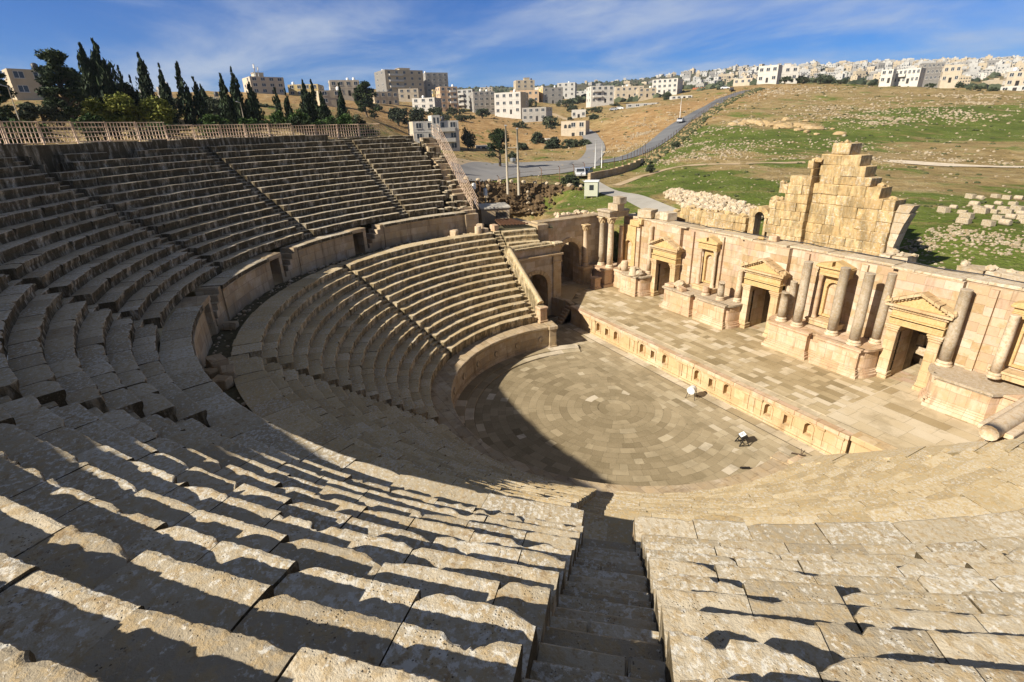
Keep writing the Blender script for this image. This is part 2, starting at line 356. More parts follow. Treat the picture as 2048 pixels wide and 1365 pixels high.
ZONES=[[-43,42,1,0],[-36,32,1,0],[-63,82,1,0],[-62,71,1,0],[-27,44,1,0],[-37,77,1,0],[-64,140,1,0],[-47,143,1,0],[-46,164,1,0],[-37,110,1,0],[-2,46,1,0],[-2,37,1,0],[-17,42,1,0],[-55,115,1,0],[-32,57,1,0],[-43,47,1,0],[-37,26,1,0],[-35,46,1,0],[-16,36,1,0],[4,31,1,0],[-49,124,1,0],[-67,57,1,0],[-80,100,1,0],[-42,72,1,0],[-25,37,1,0],[-29,121,1,0],[-43,95,1,0],[-1,38,1,0],[1,49,1,0],[-60,89,1,0],[-32,31,1,0],[-38,30,1,0],[-72,105,0.28,0.15],[-64,109,0.28,0.15],[-28,91,0.28,0.15],[-22,87,0.28,0.15],[-25,64,0.28,0.15],[-15,65,0.28,0.15],[-10,59,0.28,0.15],[-20,89,0.28,0.15],[-79,140,0.28,0.15],[-103,140,0.28,0.15],[-96,181,0.28,0.15],[-71,194,0.28,0.15],[-37,52,0.28,0.15],[-25,48,0.28,0.15],[-48,41,0.28,0.15],[-71,166,0.28,0.15],[-26,60,0.28,0.15],[-27,76,0.28,0.15],[-10,66,0.28,0.15],[-13,86,0.28,0.15],[-23,32,0.28,0.15],[-21,58,0.28,0.15],[-96,147,0.28,0.15],[-55,175,0.28,0.15],[-26,29,0.28,0.15],[-42,61,0.28,0.15],[-70,123,0.28,0.15],[-114,107,0.08,1],[-139,142,0.08,1],[-122,103,0.08,1],[-196,71,0.08,1],[-221,108,0.08,1],[-183,42,0.08,1],[-157,74,0.08,1],[-167,69,0.08,1],[-108,90,0.08,1],[-141,157,0.08,1],[-144,133,0.08,1],[-170,95,0.08,1],[-140,85,0.08,1],[-112,59,0.3,0.35],[-123,48,0.3,0.35],[-91,27,0.3,0.35],[-98,66,0.3,0.35],[-122,73,0.3,0.35],[-169,151,0.3,0.35],[-220,168,0.3,0.35],[-166,126,0.3,0.35],[-233,151,0.3,0.35],[-61,-38,0.3,0.35],[-69,-33,0.3,0.35],[-77,-26,0.3,0.35],[-138,-4,0.3,0.35],[-102,3,0.3,0.35],[-104,14,0.3,0.35],[-292,145,0.3,0.35],[-790,851,0.35,0.1],[-600,883,0.35,0.1],[-467,931,0.35,0.1],[-351,950,0.35,0.1],[-714,549,0.35,0.1],[-380,660,0.35,0.1]]
APRON_A=[[-59.7,12.7],[-84.5,28.0],[-100.6,43.3],[-97.9,52.0],[-93.1,58.0],[-89.9,62.6],[-87.2,66.1]]
APRON_B=[[-52.9,11.8],[-53.7,15.9],[-53.9,20.4],[-56.3,26.4],[-62.7,35.5],[-68.5,45.3],[-74.6,56.3]]
ROAD_UP=[[-85.4,55.7],[-81.3,60.0],[-79.3,64.4],[-79.8,71.6],[-85.6,82.5],[-96.6,98.3],[-108.2,114.2],[-114.3,127.7],[-123.9,144.1],[-135.9,165.5],[-144.8,184.1],[-146.2,192.6]]
ROAD_BRANCH=[[-81.0,56.2],[-94.4,69.3],[-106.3,79.3],[-119.8,89.0],[-139.9,102.1],[-160.0,113.4]]
PATH=[[-51.5,36.1],[-46.2,33.9],[-37.7,30.5],[-26.3,25.7],[-20.3,24.3]]
TRACK_A=[[-44.4,36.1],[-45.9,40.4],[-47.4,44.8],[-48.6,51.5],[-46.8,54.5],[-40.1,54.3],[-34.0,57.2],[-29.9,61.1]]
TRACK_B=[[-22.8,69.5],[-19.1,70.2],[-15.4,71.8],[-11.4,73.3],[-7.9,75.2]]
TRACK_C=[[-64.2,14.5],[-88.2,29.6],[-98.3,42.1]]
TRACK_D=[[-261.4,157.7],[-240.3,151.0],[-216.1,143.0],[-184.6,124.3]]
WALL_RD=[[-51.5,36.1],[-53.2,39.3],[-54.7,42.3],[-56.1,46.6],[-56.3,49.4],[-58.7,54.3]]
FENCE_UP=[[-58.7,54.3],[-70.1,68.1],[-77.3,78.8],[-84.9,90.7],[-101.9,114.6],[-115.6,136.1],[-127.9,157.6],[-139.3,181.1],[-146.1,197.1]]
FENCE_RD=[[-62.5,47.6],[-62.5,51.9],[-69.7,60.9],[-79.3,73.5]]
FENCE_SITE=[[-51.6,12.9],[-52.3,15.7],[-52.3,18.7],[-51.4,22.6],[-50.5,26.2],[-51.3,31.1],[-55.1,37.7]]
RETAIN=[[-52.5,14.1],[-52.6,16.2],[-52.2,19.5],[-51.4,22.6],[-49.8,25.8],[-47.9,28.8],[-45.1,30.4]]
HOUSES=[['h1',-125.4,-47.7,25.1,6.2,5.0,23],
['h2',-167.7,-31.9,26.8,2.4,3.5,-16],
['h3',-178.0,-27.4,27.5,3.2,3.4,12],
['h4',-158.1,-13.9,24.7,6.6,2.3,-12],
['h5',-231.9,7.0,32.2,13.3,6.4,12],
['h6',-240.1,21.7,31.9,12.8,4.7,-24],
['h7',-246.6,41.2,32.5,13.2,6.5,-8],
['h8',-189.1,23.0,26.1,8.6,4.7,-3],
['h9',-338.9,100.8,39.4,26.1,13.6,4],
['h10',-350.5,127.6,40.1,15.9,12.9,-6],
['h11',-266.0,65.9,28.9,12.7,6.6,-2],
['h12',-300.5,89.4,34.0,11.6,5.4,-19],
['h13',-232.0,73.3,23.1,11.3,7.5,-42],
['h14',-281.0,99.3,28.7,4.0,8.9,-11],
['h15',-264.5,100.1,27.0,9.8,10.9,-5],
['h16',-279.5,116.0,26.6,9.3,11.0,-39],
['h17',-256.7,117.4,24.5,12.1,10.6,-14],
['h18',-237.8,121.5,23.0,14.5,10.4,-48],
['h19',-332.5,187.6,36.1,13.7,11.4,-20],
['h20',-311.3,174.4,31.8,19.7,7.7,-30],
['h21',-305.4,193.5,30.7,14.1,10.2,-18],
['h22',-341.7,229.1,37.1,13.8,9.8,-42],
['h23',-202.7,116.4,18.9,11.7,5.9,-49],
['h24',-210.0,147.1,19.5,7.0,4.3,-36],
['h25',-146.0,99.0,11.8,9.2,6.2,-49],
['h26',-130.4,39.7,10.4,13.3,8.5,-11],
['h27',-138.5,58.6,9.9,4.7,1.5,-21],
['h28',-146.2,89.8,10.7,4.5,1.8,-23],
['h29',-250.4,193.2,28.6,14.0,9.2,-24],
['h30',-173.7,155.7,20.9,14.2,3.9,-58],
['h31',-297.5,254.2,33.8,20.2,7.6,-31],
['h32',-266.8,258.2,34.5,17.0,9.0,-58],
['h33',-259.6,236.7,32.0,11.4,5.5,-30],
['h34',-188.5,195.2,26.9,10.2,1.9,-39],
['h35',-263.6,289.4,33.7,11.3,4.6,-47],
['h36',-227.9,287.3,33.8,11.3,7.1,-63],
['h37',-166.8,229.8,33.2,9.1,7.6,-67],
['h38',-173.2,253.7,34.6,10.4,6.8,-48],
['h39',-133.6,272.4,30.7,5.0,5.9,-78],
['h40',-128.8,280.5,30.2,10.5,6.4,-79],
['h41',-147.7,343.6,33.4,10.0,9.2,-53],
['h42',-117.6,296.9,29.9,6.8,7.5,-58],
['h43',-76.3,254.2,25.1,6.8,5.1,-60],
['h44',-67.0,227.8,22.3,7.5,2.1,-78],
['h45',-413.6,265.5,39.6,8.2,3.2,-33],
['h46',-253.3,298.6,34.3,12.0,3.5,-41],
['h50',-399.3,286.4,39.6,13.5,5.6,-41],
['h51',-480.3,229.2,48.8,12.3,4.9,-26]]
TREES=[['pine',-36.5,-32.8,17.1,2.8,6.5],
['pine',-47.2,-30.2,17.7,4.0,7.0],
['cyp',-52.6,-28.4,18.2,2.5,7.7],
['cyp',-52.7,-27.2,18.2,2.9,8.1],
['thin',-57.8,-26.2,18.8,1.0,5.8],
['thin',-57.9,-25.3,18.7,1.3,4.7],
['cyp',-56.0,-23.8,18.3,1.8,7.5],
['cyp',-50.1,-22.0,17.4,1.4,6.4],
['thin',-50.2,-20.1,17.2,1.5,7.2],
['thin',-50.2,-18.9,17.1,1.5,5.7],
['cyp',-48.2,-16.2,16.7,1.5,6.2],
['cyp',-48.1,-15.0,16.6,1.7,6.7],
['cyp',-48.0,-13.7,16.4,1.8,5.5],
['thin',-55.7,-10.2,16.8,1.3,5.5],
['thin',-55.6,-9.0,16.6,1.1,5.2],
['cyp',-57.2,-6.3,16.6,1.9,6.4],
['cyp',-62.0,-4.6,17.4,1.1,6.3],
['cyp',-58.9,-4.1,16.6,1.5,5.3],
['cyp',-56.4,-2.0,15.5,1.7,7.0],
['pine',-142.9,23.2,20.8,7.4,9.6],
['bushy',-37.7,-26.6,17.0,2.4,3.3],
['bushy',-37.9,-25.0,17.1,2.9,3.7],
['bushy',-38.1,-22.4,17.3,2.9,3.0],
['olive',-46.8,-32.4,17.7,4.2,2.7],
['green',-38.2,-18.0,17.3,3.4,1.4],
['green',-41.6,-9.9,16.6,3.5,2.5],
['green',-41.1,-6.9,16.2,3.1,2.3],
['green',-41.8,-11.9,16.7,2.0,2.4],
['olive',-98.1,-12.8,19.4,5.2,2.2],
['olive',-42.4,-3.6,15.1,2.2,3.6],
['olive',-169.2,40.6,18.3,8.6,7.2],
['olive',-181.2,52.1,19.0,7.5,6.8],
['olive',-211.6,70.8,22.3,10.9,4.4],
['olive',-227.2,85.8,22.5,9.5,4.4],
['round',-133.3,50.8,10.2,5.6,7.8],
['stone_pine',-84.7,36.5,8.5,6.2,8.3],
['olive',-230.3,103.1,21.5,9.0,5.4],
['olive',-180.2,110.9,14.7,8.6,7.1],
['olive',-212.3,125.6,19.2,6.4,3.8],
['olive',-140.4,80.2,10.7,6.9,4.5],
['olive',-127.6,78.1,9.4,6.5,4.2],
['olive',-122.0,81.0,9.4,7.0,3.7],
['olive',-121.7,86.7,9.1,4.8,3.9],
['olive',-132.7,69.7,9.4,4.9,3.0],
['olive',-48.8,30.4,7.5,3.3,2.1],
['green',-118.8,33.7,11.4,3.8,2.7],
['olive',-270.7,134.1,25.8,12.9,4.5],
['olive',-287.9,164.8,28.0,12.7,5.6],
['olive',-284.2,189.2,27.7,16.2,5.6],
['round',-303.1,214.7,29.8,9.1,6.4],
['olive',-215.9,210.2,28.8,6.5,3.5],
['round',-200.5,197.4,27.0,5.1,4.5],
['olive',-98.1,112.9,15.2,2.9,2.4],
['olive',-153.2,225.0,31.7,9.4,3.7],
['olive',-147.1,229.2,31.5,9.1,3.1],
['olive',-141.1,233.2,31.1,8.1,3.2],
['olive',-129.1,229.0,29.8,9.5,2.2],
['olive',-116.1,230.7,28.5,4.6,2.3],
['olive',-170.8,261.5,32.5,8.5,5.5],
['round',-88.3,238.7,25.0,3.3,2.8],
['olive',-94.3,230.6,25.9,4.7,1.9],
['olive',-76.8,224.0,23.8,6.9,2.0],
['olive',-69.7,219.3,22.7,3.9,1.8],
['round',-143.1,243.8,31.0,4.5,4.3],
['olive',-221.0,157.5,21.1,7.9,4.4],
['olive',-234.0,189.7,25.4,8.5,2.6],
['olive',-224.3,169.8,23.5,7.0,2.5],
['olive',-65.8,-39.3,18.8,2.7,1.7],
['cyp',-68.2,-18.2,18.4,1.6,4.8],
['olive',-116.1,5.3,20.4,6.7,2.2],
['olive',-88.0,-24.5,19.8,3.6,2.3],
['olive',-109.7,53.4,8.2,3.3,2.6],
['olive',-48.4,46.8,8.4,1.7,1.8],
['olive',-69.7,73.7,10.6,2.6,2.1],
['olive',-127.6,-5.6,21.2,5.2,2.7],
['olive',-370.6,322.5,41.5,17.3,10.7],
['olive',-446.9,287.8,45.0,29.2,9.7],
['olive',-258.4,419.3,40.1,17.4,11.0],
['olive',-215.7,443.9,36.9,15.5,9.8],
['olive',-375.1,146.6,38.6,15.0,3.4],
['olive',-387.8,112.0,40.8,14.6,3.3],
['olive',-88.1,-22.2,21.0,3.0,2.1],
['olive',-106.1,-41.8,22.4,3.0,2.1],
['olive',-85.8,-41.7,20.4,1.9,1.7],
['olive',-106.7,-38.7,21.9,3.8,1.2],
['olive',-108.2,-20.1,21.8,3.1,2.1],
['olive',-86.6,-37.4,20.8,2.5,1.8],
['olive',-107.6,-30.7,21.0,2.2,1.9],
['olive',-85.4,-43.2,20.3,2.9,1.5],
['olive',-127.5,-3.8,20.8,4.4,2.6],
['olive',-72.8,-27.4,20.2,3.0,1.4],
['olive',-125.7,-45.8,22.0,3.4,2.1],
['olive',-128.2,-16.3,20.8,2.9,2.2],
['olive',-88.1,-22.8,19.8,2.5,2.1],
['olive',-88.1,-13.1,19.4,3.7,1.9],
['olive',-88.2,-17.1,19.3,3.7,1.2],
['olive',-108.2,-18.8,20.6,2.6,1.9],
['olive',-107.7,-30.5,21.1,2.2,1.2],
['olive',-106.1,-41.8,20.5,1.8,2.0],
['olive',-73.2,-17.8,19.8,3.5,2.4],
['olive',-88.2,-17.1,20.7,2.7,2.3],
['olive',-73.2,-19.6,19.4,2.3,1.3],
['olive',-108.1,-13.1,20.8,3.4,1.8],
['pine',-55.3,-30.4,18.8,3.1,5.2],
['pine',-57.6,-28.3,18.8,4.3,5.1],
['pine',-59.8,-26.5,18.8,3.0,4.2],
['round',-49.1,-31.5,18.0,1.9,3.9],
['round',-58.1,-22.3,18.2,2.3,3.1],
['round',-58.2,-17.1,17.9,2.8,3.7],
['olive',-258.4,123.6,24.4,7.8,2.5],
['olive',-200.7,41.5,24.7,7.3,2.7],
['olive',-172.2,128.0,17.9,4.3,3.4],
['olive',-310.8,144.2,30.8,5.6,3.3],
['olive',-176.8,94.0,16.1,7.6,3.0],
['olive',-227.1,161.6,22.7,4.3,2.2],
['olive',-272.1,214.4,28.9,9.4,2.7],
['olive',-258.5,118.9,24.5,9.2,2.5],
['olive',-169.3,61.0,16.2,6.1,1.4],
['olive',-193.3,55.6,21.1,6.9,2.6],
['olive',-263.6,117.4,25.2,9.8,3.8],
['olive',-200.9,83.0,20.4,8.1,2.2],
['olive',-206.2,70.5,21.5,8.0,2.8],
['olive',-296.9,114.7,29.8,8.2,3.6],
['olive',-214.5,87.7,21.0,6.4,1.7],
['olive',-162.8,115.7,14.9,3.2,3.0],
['olive',-182.4,56.9,18.8,4.2,2.5],
['olive',-188.5,127.0,18.3,4.1,2.1],
['olive',-316.5,198.7,31.9,11.0,3.9],
['olive',-190.9,73.8,19.5,6.2,3.0],
['olive',-290.3,121.6,28.6,9.3,4.1],
['olive',-174.0,107.1,15.3,6.3,1.9],
['olive',-251.6,132.2,23.5,9.7,2.8],
['olive',-147.4,26.5,20.7,3.4,1.4],
['olive',-310.6,216.6,31.8,12.4,3.6],
['olive',-202.0,52.8,23.1,5.2,1.5],
['olive',-212.9,161.5,22.2,5.9,2.1],
['olive',-246.4,169.1,24.6,10.4,3.9],
['olive',-256.7,104.3,24.6,8.1,2.5],
['olive',-189.0,67.1,19.4,5.2,2.2],
['olive',-219.8,163.4,22.7,10.3,2.7],
['olive',-200.3,70.8,20.8,8.0,1.6],
['olive',-198.9,42.5,24.2,3.9,2.5],
['olive',-270.8,93.2,27.3,9.0,2.0]]
POLES=[['utility',-50.53,19.92,8.34,8.29],['utility',-49.72,21.4,8.14,8.03],['white',-69.59,51.1,8.19,5.29],['white',-68.77,52.16,8.36,4.7],['white',-111.42,116.76,16.67,7.8],['lamp',-34.79,-31.41,17.94,2.59],['lamp',-44.1,-15.07,17.57,2.18],['mast',-30.46,6.44,7.48,3.73],['antenna',-232.28,2.93,37.9,5.39],['antenna',-232.17,4.22,37.9,4.33],['antenna',-387.7,782.73,75.62,7.36]]
HUT=[-40.01, 28.03, 6.82]
CAR_ROAD=[-107.49, 113.27, 16.09]
CAR_W1=[-55.22, 36.9, 7.92]
CAR_W2=[-56.21, 38.93, 7.91]
CAR_TOP=[-173.73, 208.81, 30.3]
CAR_LOT1=[-185.95, 153.74, 22.5]
CAR_LOT2=[-186.16, 150.34, 21.84]
CAR_DARK=[-161.67, 199.38, 29.56]
HEAP=[-16.29, 25.02, 7.11]
OUTCROP=[-64.42, 104.03, 14.7]
DRUMS=[0.97, 39.68, 8.46]
HEAP_POLY=[[-26.3,28.8],[-27.8,31.6],[-23.3,30.8],[-19.2,30.3],[-15.4,29.7],[-12.3,28.5],[-11.2,26.8],[-13.5,26.0],[-16.7,26.0],[-20.6,26.4]]
ROCKS_A=[[-71.6,69.5],[-71.7,74.1],[-54.3,67.5],[-50.8,74.7],[-52.9,58.3],[-49.5,47.8],[-82.7,145.1],[-77.0,163.2],[-63.0,127.6],[-54.2,145.2],[-45.4,138.2],[-67.8,124.7],[-55.6,174.0],[-48.2,169.9],[-51.2,117.8],[-78.7,94.5],[-65.6,77.1],[-46.5,62.7],[3.0,30.1],[2.6,27.5],[5.7,30.4],[3.1,25.4],[5.1,27.7],[7.2,30.2],[-37.3,85.1],[-51.4,128.4],[-85.4,113.5],[-95.3,82.5],[-87.8,82.9],[-110.0,99.0],[-122.3,120.9],[-116.8,131.5],[-133.4,191.9],[-124.5,195.2],[-134.4,184.0],[-65.7,197.7],[-75.8,148.6],[-50.0,54.1],[-32.6,63.8],[-24.0,67.8],[-17.4,76.1],[-13.2,79.1],[-23.9,86.0]]
DRUM_PTS=[[-0.7,38.9],[0.9,36.7],[2.1,34.4],[-0.4,42.0],[0.9,39.5],[1.9,37.4],[1.4,40.1],[2.5,38.0],[3.7,35.7],[0.6,44.1],[2.1,41.0],[3.3,38.3],[4.2,36.6],[1.6,44.3],[3.2,40.5],[4.1,38.6],[4.9,36.9],[-2.7,46.9],[-1.8,46.7],[-1.2,48.3],[-0.1,47.6],[0.6,48.2],[2.6,32.9],[4.1,33.1],[4.8,34.0],[5.4,35.9],[-0.5,36.7],[3.3,42.6]]
TREE_LABELS = ['at the far left edge above the lattice fence','left of the twin cypresses, with a spreading uneven crown','left one of the twin cypresses, with the ragged top','right one of the twin cypresses, with a pointed top','right after the twin cypresses','thinner and shorter, just left of the lone leaning cypress','standing alone against the sky','right of the lone pointed cypress','tallest of the thin ones, right of the yellow bushes','short one right of the tallest thin cypress',
'left of three dense cypresses near the old lamp pole','middle and tallest of three dense cypresses near the old lamp pole','right and shortest of three dense cypresses near the old lamp pole','slender one in front of the pale three-storey house','very slender one in front of the yellow house','in front of the low tan house','very narrow with a needle tip, behind the low tan house','low one right of the low tan house','rightmost by the end of the lattice fence','with a rounded crown, below the large grey apartment block',
'left of three, lowest, behind the lattice fence','middle and tallest of three, behind the lattice fence','right of three, widest, behind the lattice fence','between the left edge pine and the big pine','behind the lattice fence below the tall thin cypress','behind the lattice fence, below the low tan house','near the right end of the lattice fence','small, left of the row of bushes by the low tan house','on the dry bank behind the old lamp pole','at the right end of the lattice fence',
'left one under the large grey apartment block','right one under the large grey apartment block','below the tall white and grey house','below the narrow yellow tower house','beside the white three-storey house with the stair tower','','below the peach house','behind the beige house with arched windows','below the grey house with the white base','left of the beige house with arched windows, lower down','in front of the small white annex','in front of the beige house with arched windows','at the right foot of the beige house with arched windows','left end of the bushes by the beige house',
'large dark, above the rubble bank near the parked cars','at the left foot of the white stair-tower house','below the dark four-storey house','below the tiled pair of upper houses','right of the upper grey and yellow house','among the upper middle houses','left of the cream house on the far crest','beside the white house on the hill shoulder','by the lower hill road','left end of the hedge on the crest','second in the hedge on the crest','third in the hedge on the crest','right end of the hedge on the crest','small, left of the white crest houses','behind the hedge on the crest','dark, on the right part of the crest','low, right of the unfinished frame building','long and low, near the right end of the crest','last one before the right edge on the crest','small, rising above the hedge on the crest',
'above the parked lot','left of the white balcony house','small, left of the grey car lot','low, left edge below the first house','between the tallest thin cypress and the dense three, farther back','on the dry slope behind the lattice fence','far back on the slope behind the yellow bushes','under the pine at the road junction','small, beside the road wall','by the fence half way up the hill road','below the pale three-storey house with antennas','in the far hollow left of the crest houses','far back under the skyline left of the hollow','far behind the crest hedge','far behind the white crest houses','left part of the skyline above the peach house','left of the large grey apartment block on the skyline']
HOUSE_STYLE = {
'h1': dict(main='beige', floors=2, label='beige two-storey house between the two left pines', tank=1, roofbox=False),
'h2': dict(main='white', floors=1, label='bit of white house showing behind the lone pointed cypress', tank=0),
'h3': dict(main='grey', floors=1, label='small grey house between the two pointed cypresses', tank=1),
'h4': dict(main='beige', floors=1, label='low tan house with roof clutter left of the three dense cypresses', tank=2),
'h5': dict(main='cream', floors=3, label='pale three-storey house with lattice antennas on its roof', roofbox=True, nw=4, lat=-1),
'h6': dict(main='yellow', floors=2, label='low yellow house behind the slender cypresses', side='beige', tank=1),
'h7': dict(main='cream', floors=2, label='long cream house left of the rounded pine', tank=2),
'h8': dict(main='beige', floors=2, label='low tan house with dark windows behind the cypress row', tank=1),
'h9': dict(main='beige', side='dark', floors=4, label='largest grey apartment block on the left skyline with a dark side', balc=True, nw=5, tank=2, roofbox=True),
'h10': dict(main='grey', floors=4, label='grey-beige block directly right of the largest apartment block', nw=4, tank=1),
'h11': dict(main='beige', floors=2, label='beige two-storey house below the largest apartment block', nw=4, tank=1),
'h12': dict(main='cream', floors=2, label='low cream house tucked under the right corner of the largest block', tank=1),
'h13': dict(main='white', side='grey', floors=3, label='house with a white front and grey side above the stair-tower house', nw=3, tank=1),
'h14': dict(main='yellow', floors=3, label='narrow bright yellow tower house', nw=1, tank=0, door=False),
'h15': dict(main='peach', floors=4, label='peach house right of the narrow yellow tower', nw=3, balc='r', tank=1),
'h16': dict(main='lgrey', side='dark', floors=4, label='tall white-fronted house with a dark grey side, right of the peach house', nw=3, balc=True, tank=1),
'h17': dict(main='grey', floors=4, label='bare grey four-storey house in the middle of the left town', nw=4, tank=2),
'h18': dict(main='white', side='beige', floors=3, label='white three-storey house with a beige side, lower right of the grey one', nw=4, tank=2),
'h19': dict(main='beige', floors=4, label='grey-beige tower standing highest in the middle of the skyline', nw=3, tank=1, roofbox=True),
'h20': dict(main='peach', floors=2, label='wide peach house at the foot of the skyline tower', nw=5, tank=1),
'h21': dict(main='grey', side='yellow', floors=3, label='grey house with a yellow side right of the skyline tower', nw=3, tank=1),
'h22': dict(main='lgrey', floors=3, label='pale grey house behind the grey and yellow one', nw=3, tank=1),
'h23': dict(main='grey', floors=2, label='flat-roofed grey house with a white base, alone on the orange slope', side='lgrey', nw=4, tank=0),
'h24': dict(main='white', floors=1, label='small white house with a wide eave beside the winding track', nw=3, tank=0, parapet=.9),
'h25': dict(main='cream', floors=2, label='beige house with paired arched windows at the foot of the slope', nw=3, tank=0, arched=True, skip=.3),
'h26': dict(main='white', floors=3, label='white three-storey house with a central stair tower by the road', nw=4, stair=True, balc='r', tank=2, side='cream'),
'h27': dict(main='white', floors=1, label='low white outbuilding between the round tree and the road pine', nw=3, tank=0),
'h28': dict(main='white', floors=1, label='low white annex left of the beige house with arched windows', nw=2, tank=0),
'h29': dict(main='white', floors=3, label='white apartment house with long balconies, left of the hill road', nw=4, balc=True, tank=2),
'h30': dict(main='grey', side='lgrey', floors=2, label='bare concrete house with a red gate beside the dry hill', nw=4, tank=0),
'h31': dict(main='cream', floors=2, label='cream house behind the white balcony apartments', nw=5, tank=2),
'h32': dict(main='white', floors=3, label='large bright white three-storey house above the concrete one', nw=5, tank=2),
'h33': dict(main='beige', floors=2, label='grey-beige house half hidden behind the concrete house', nw=3, tank=1),
'h34': dict(main='white', floors=1, label='long low white building near the top of the dry hill', nw=4, tank=0),
'h35': dict(main='red', floors=1, label='unplastered red brick house near the road crest', nw=3, tank=1),
'h36': dict(main='cream', floors=2, label='stacked cream house just left of the crest of the road', nw=3, tank=2, roofbox=True),
'h37': dict(main='white', floors=2, label='white two-storey house standing out on the hill crest', nw=3, tank=0, lat=-1),
'h38': dict(main='white', floors=2, label='white house with roof clutter right of the crest house', nw=3, tank=1, roofbox=True),
'h39': dict(main='white', floors=2, label='narrow white house left of the ribbed white block', nw=2, tank=0),
'h40': dict(main='white', floors=2, label='white block with vertical ribs on the right crest', nw=6, balc=True, tank=0),
'h41': dict(main='dark', floors=3, label='unfinished grey concrete frame building on the right crest', nw=5, tank=0, door=False),
'h42': dict(main='cream', floors=2, label='cream house right of the unfinished frame', nw=3, tank=0),
'h43': dict(main='cream', floors=2, label='cream house at the right edge of the picture on the crest', nw=3, tank=1),
'h44': dict(main='lgrey', floors=1, label='low grey shed at the right edge of the picture below the cream house', nw=3, tank=0),
'h45': dict(main='cream', floors=1, label='tiny cream house far back over the middle slope', nw=2, tank=0),
'h46': dict(main='cream', floors=1, label='low cream house left of the stacked cream one', nw=4, tank=1),
'h50': dict(main='lgrey', floors=2, label='pale house far back below the blue hills', nw=3, tank=1),
'h51': dict(main='cream', floors=2, label='cream house far back behind the middle of the left town', nw=3, tank=1),
}
POLE_LABELS = [('left one of the two joined utility poles beside the asphalt, with crossbars', 'utility_pole', 'utility pole'), ('right one of the two joined utility poles beside the asphalt', 'utility_pole', 'utility pole'), ('left and taller one of two thin white poles at the road junction', 'street_pole', 'pole'), ('right and shorter one of two thin white poles at the road junction', 'street_pole', 'pole'), ('tall lone white pole beside the silver car on the hill road', 'street_pole', 'pole'), ('old leaning lamp pole at the far left behind the lattice fence', 'lamp_pole', 'lamp pole'), ('old lamp pole in front of the three dense cypresses', 'lamp_pole', 'lamp pole'), ('thin grey pole with a control box above the stone hut', 'instrument_pole', 'pole'), ('left lattice antenna mast on the pale three-storey house', 'antenna_mast', 'antenna mast'), ('right, taller lattice antenna mast on the pale three-storey house', 'antenna_mast', 'antenna mast'), ('tiny antenna mast on the skyline of the far hillside town', 'antenna_mast', 'antenna mast')]

XTRA = True
TREE_LABELS += ['on the wooded left slope'] * 22

TREE_LABELS += ['behind the right edge of the big pine', 'filling the space below the twin cypresses', 'low one right of the twin cypresses', 'low, at the foot of the big pine', 'low, under the second pointed cypress', 'left of the dense three cypresses']

TREE_LABELS += ['between the houses of the left town'] * 34
# ------------------------------------------------------------------ stone materials
PAL_SEAT = [(.35, .275, .165), (.47, .38, .235), (.60, .50, .33), (.48, .34, .155)]
M_SEAT = seat_stone('seat limestone', PAL_SEAT, .62, .85, 1.0, .34, .60, (.095, .075, .038))
M_SEAT_UP = seat_stone('weathered seat limestone', [(.30, .255, .185), (.42, .36, .26), (.56, .49, .37), (.40, .30, .165)], .85, 1.0, 1.0, .26, .54, (.070, .054, .030))  # riser stain widened and darkened to paint in shade as well as algae
M_SEAT_WALL = ashlar('retaining wall ashlar', [(.30, .23, .15), (.42, .33, .21), (.36, .28, .18), (.47, .37, .25)], 1.0, .56, .008, .75)
PINKS = [(0.413, 0.296, 0.194), (0.487, 0.382, 0.261), (0.349, 0.244, 0.125), (0.45, 0.311, 0.225), (0.532, 0.448, 0.345), (0.422, 0.305, 0.173), (0.487, 0.349, 0.261), (0.45, 0.368, 0.24)]
M_ASH = ashlar('pink and cream ashlar', PINKS, .92, .50, .006, .5)
M_PIER = ashlar('carved stage limestone', [(.46, .335, .185), (.52, .395, .23), (.43, .29, .15), (.54, .42, .26)], .80, .62, .005, .5)
M_PINK = ashlar('pink podium stone', [(.48, .325, .21), (.57, .41, .285), (.41, .275, .16), (.60, .48, .345)], 1.1, .62, .006, .55)
M_GOLD = seat_stone('golden limestone', [(.44, .30, .135), (.53, .375, .18), (.58, .43, .23), (.46, .30, .115)], .10, .10, .8)
M_RUIN = seat_stone('ochre ruin blocks', [(.38, .265, .13), (.49, .355, .175), (.55, .425, .24), (.42, .27, .11)], .45, .6, .5)
M_COLUMN = seat_stone('grey marble column', [(.31, .255, .19), (.40, .33, .245), (.48, .40, .30), (.33, .25, .15)], .25, .30, .6)
M_CREAM = seat_stone('pale limestone column', [(.46, .36, .25), (.56, .45, .32), (.62, .52, .39), (.47, .33, .19)], .20, .15, .7)
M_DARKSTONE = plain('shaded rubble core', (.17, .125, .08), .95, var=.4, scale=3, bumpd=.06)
M_RUBBLE = seat_stone('rubble limestone', [(.36, .29, .20), (.47, .39, .28), (.55, .47, .36), (.40, .29, .16)], .3, .1, .5)
M_DIRT = plain('walkway dirt', (.085, .075, .04), .97, var=.45, scale=4, bumpd=.04)

# ------------------------------------------------------------------ seat rows
def polar(r, a, z):
    return (r * math.sin(a), -r * math.cos(a), z)

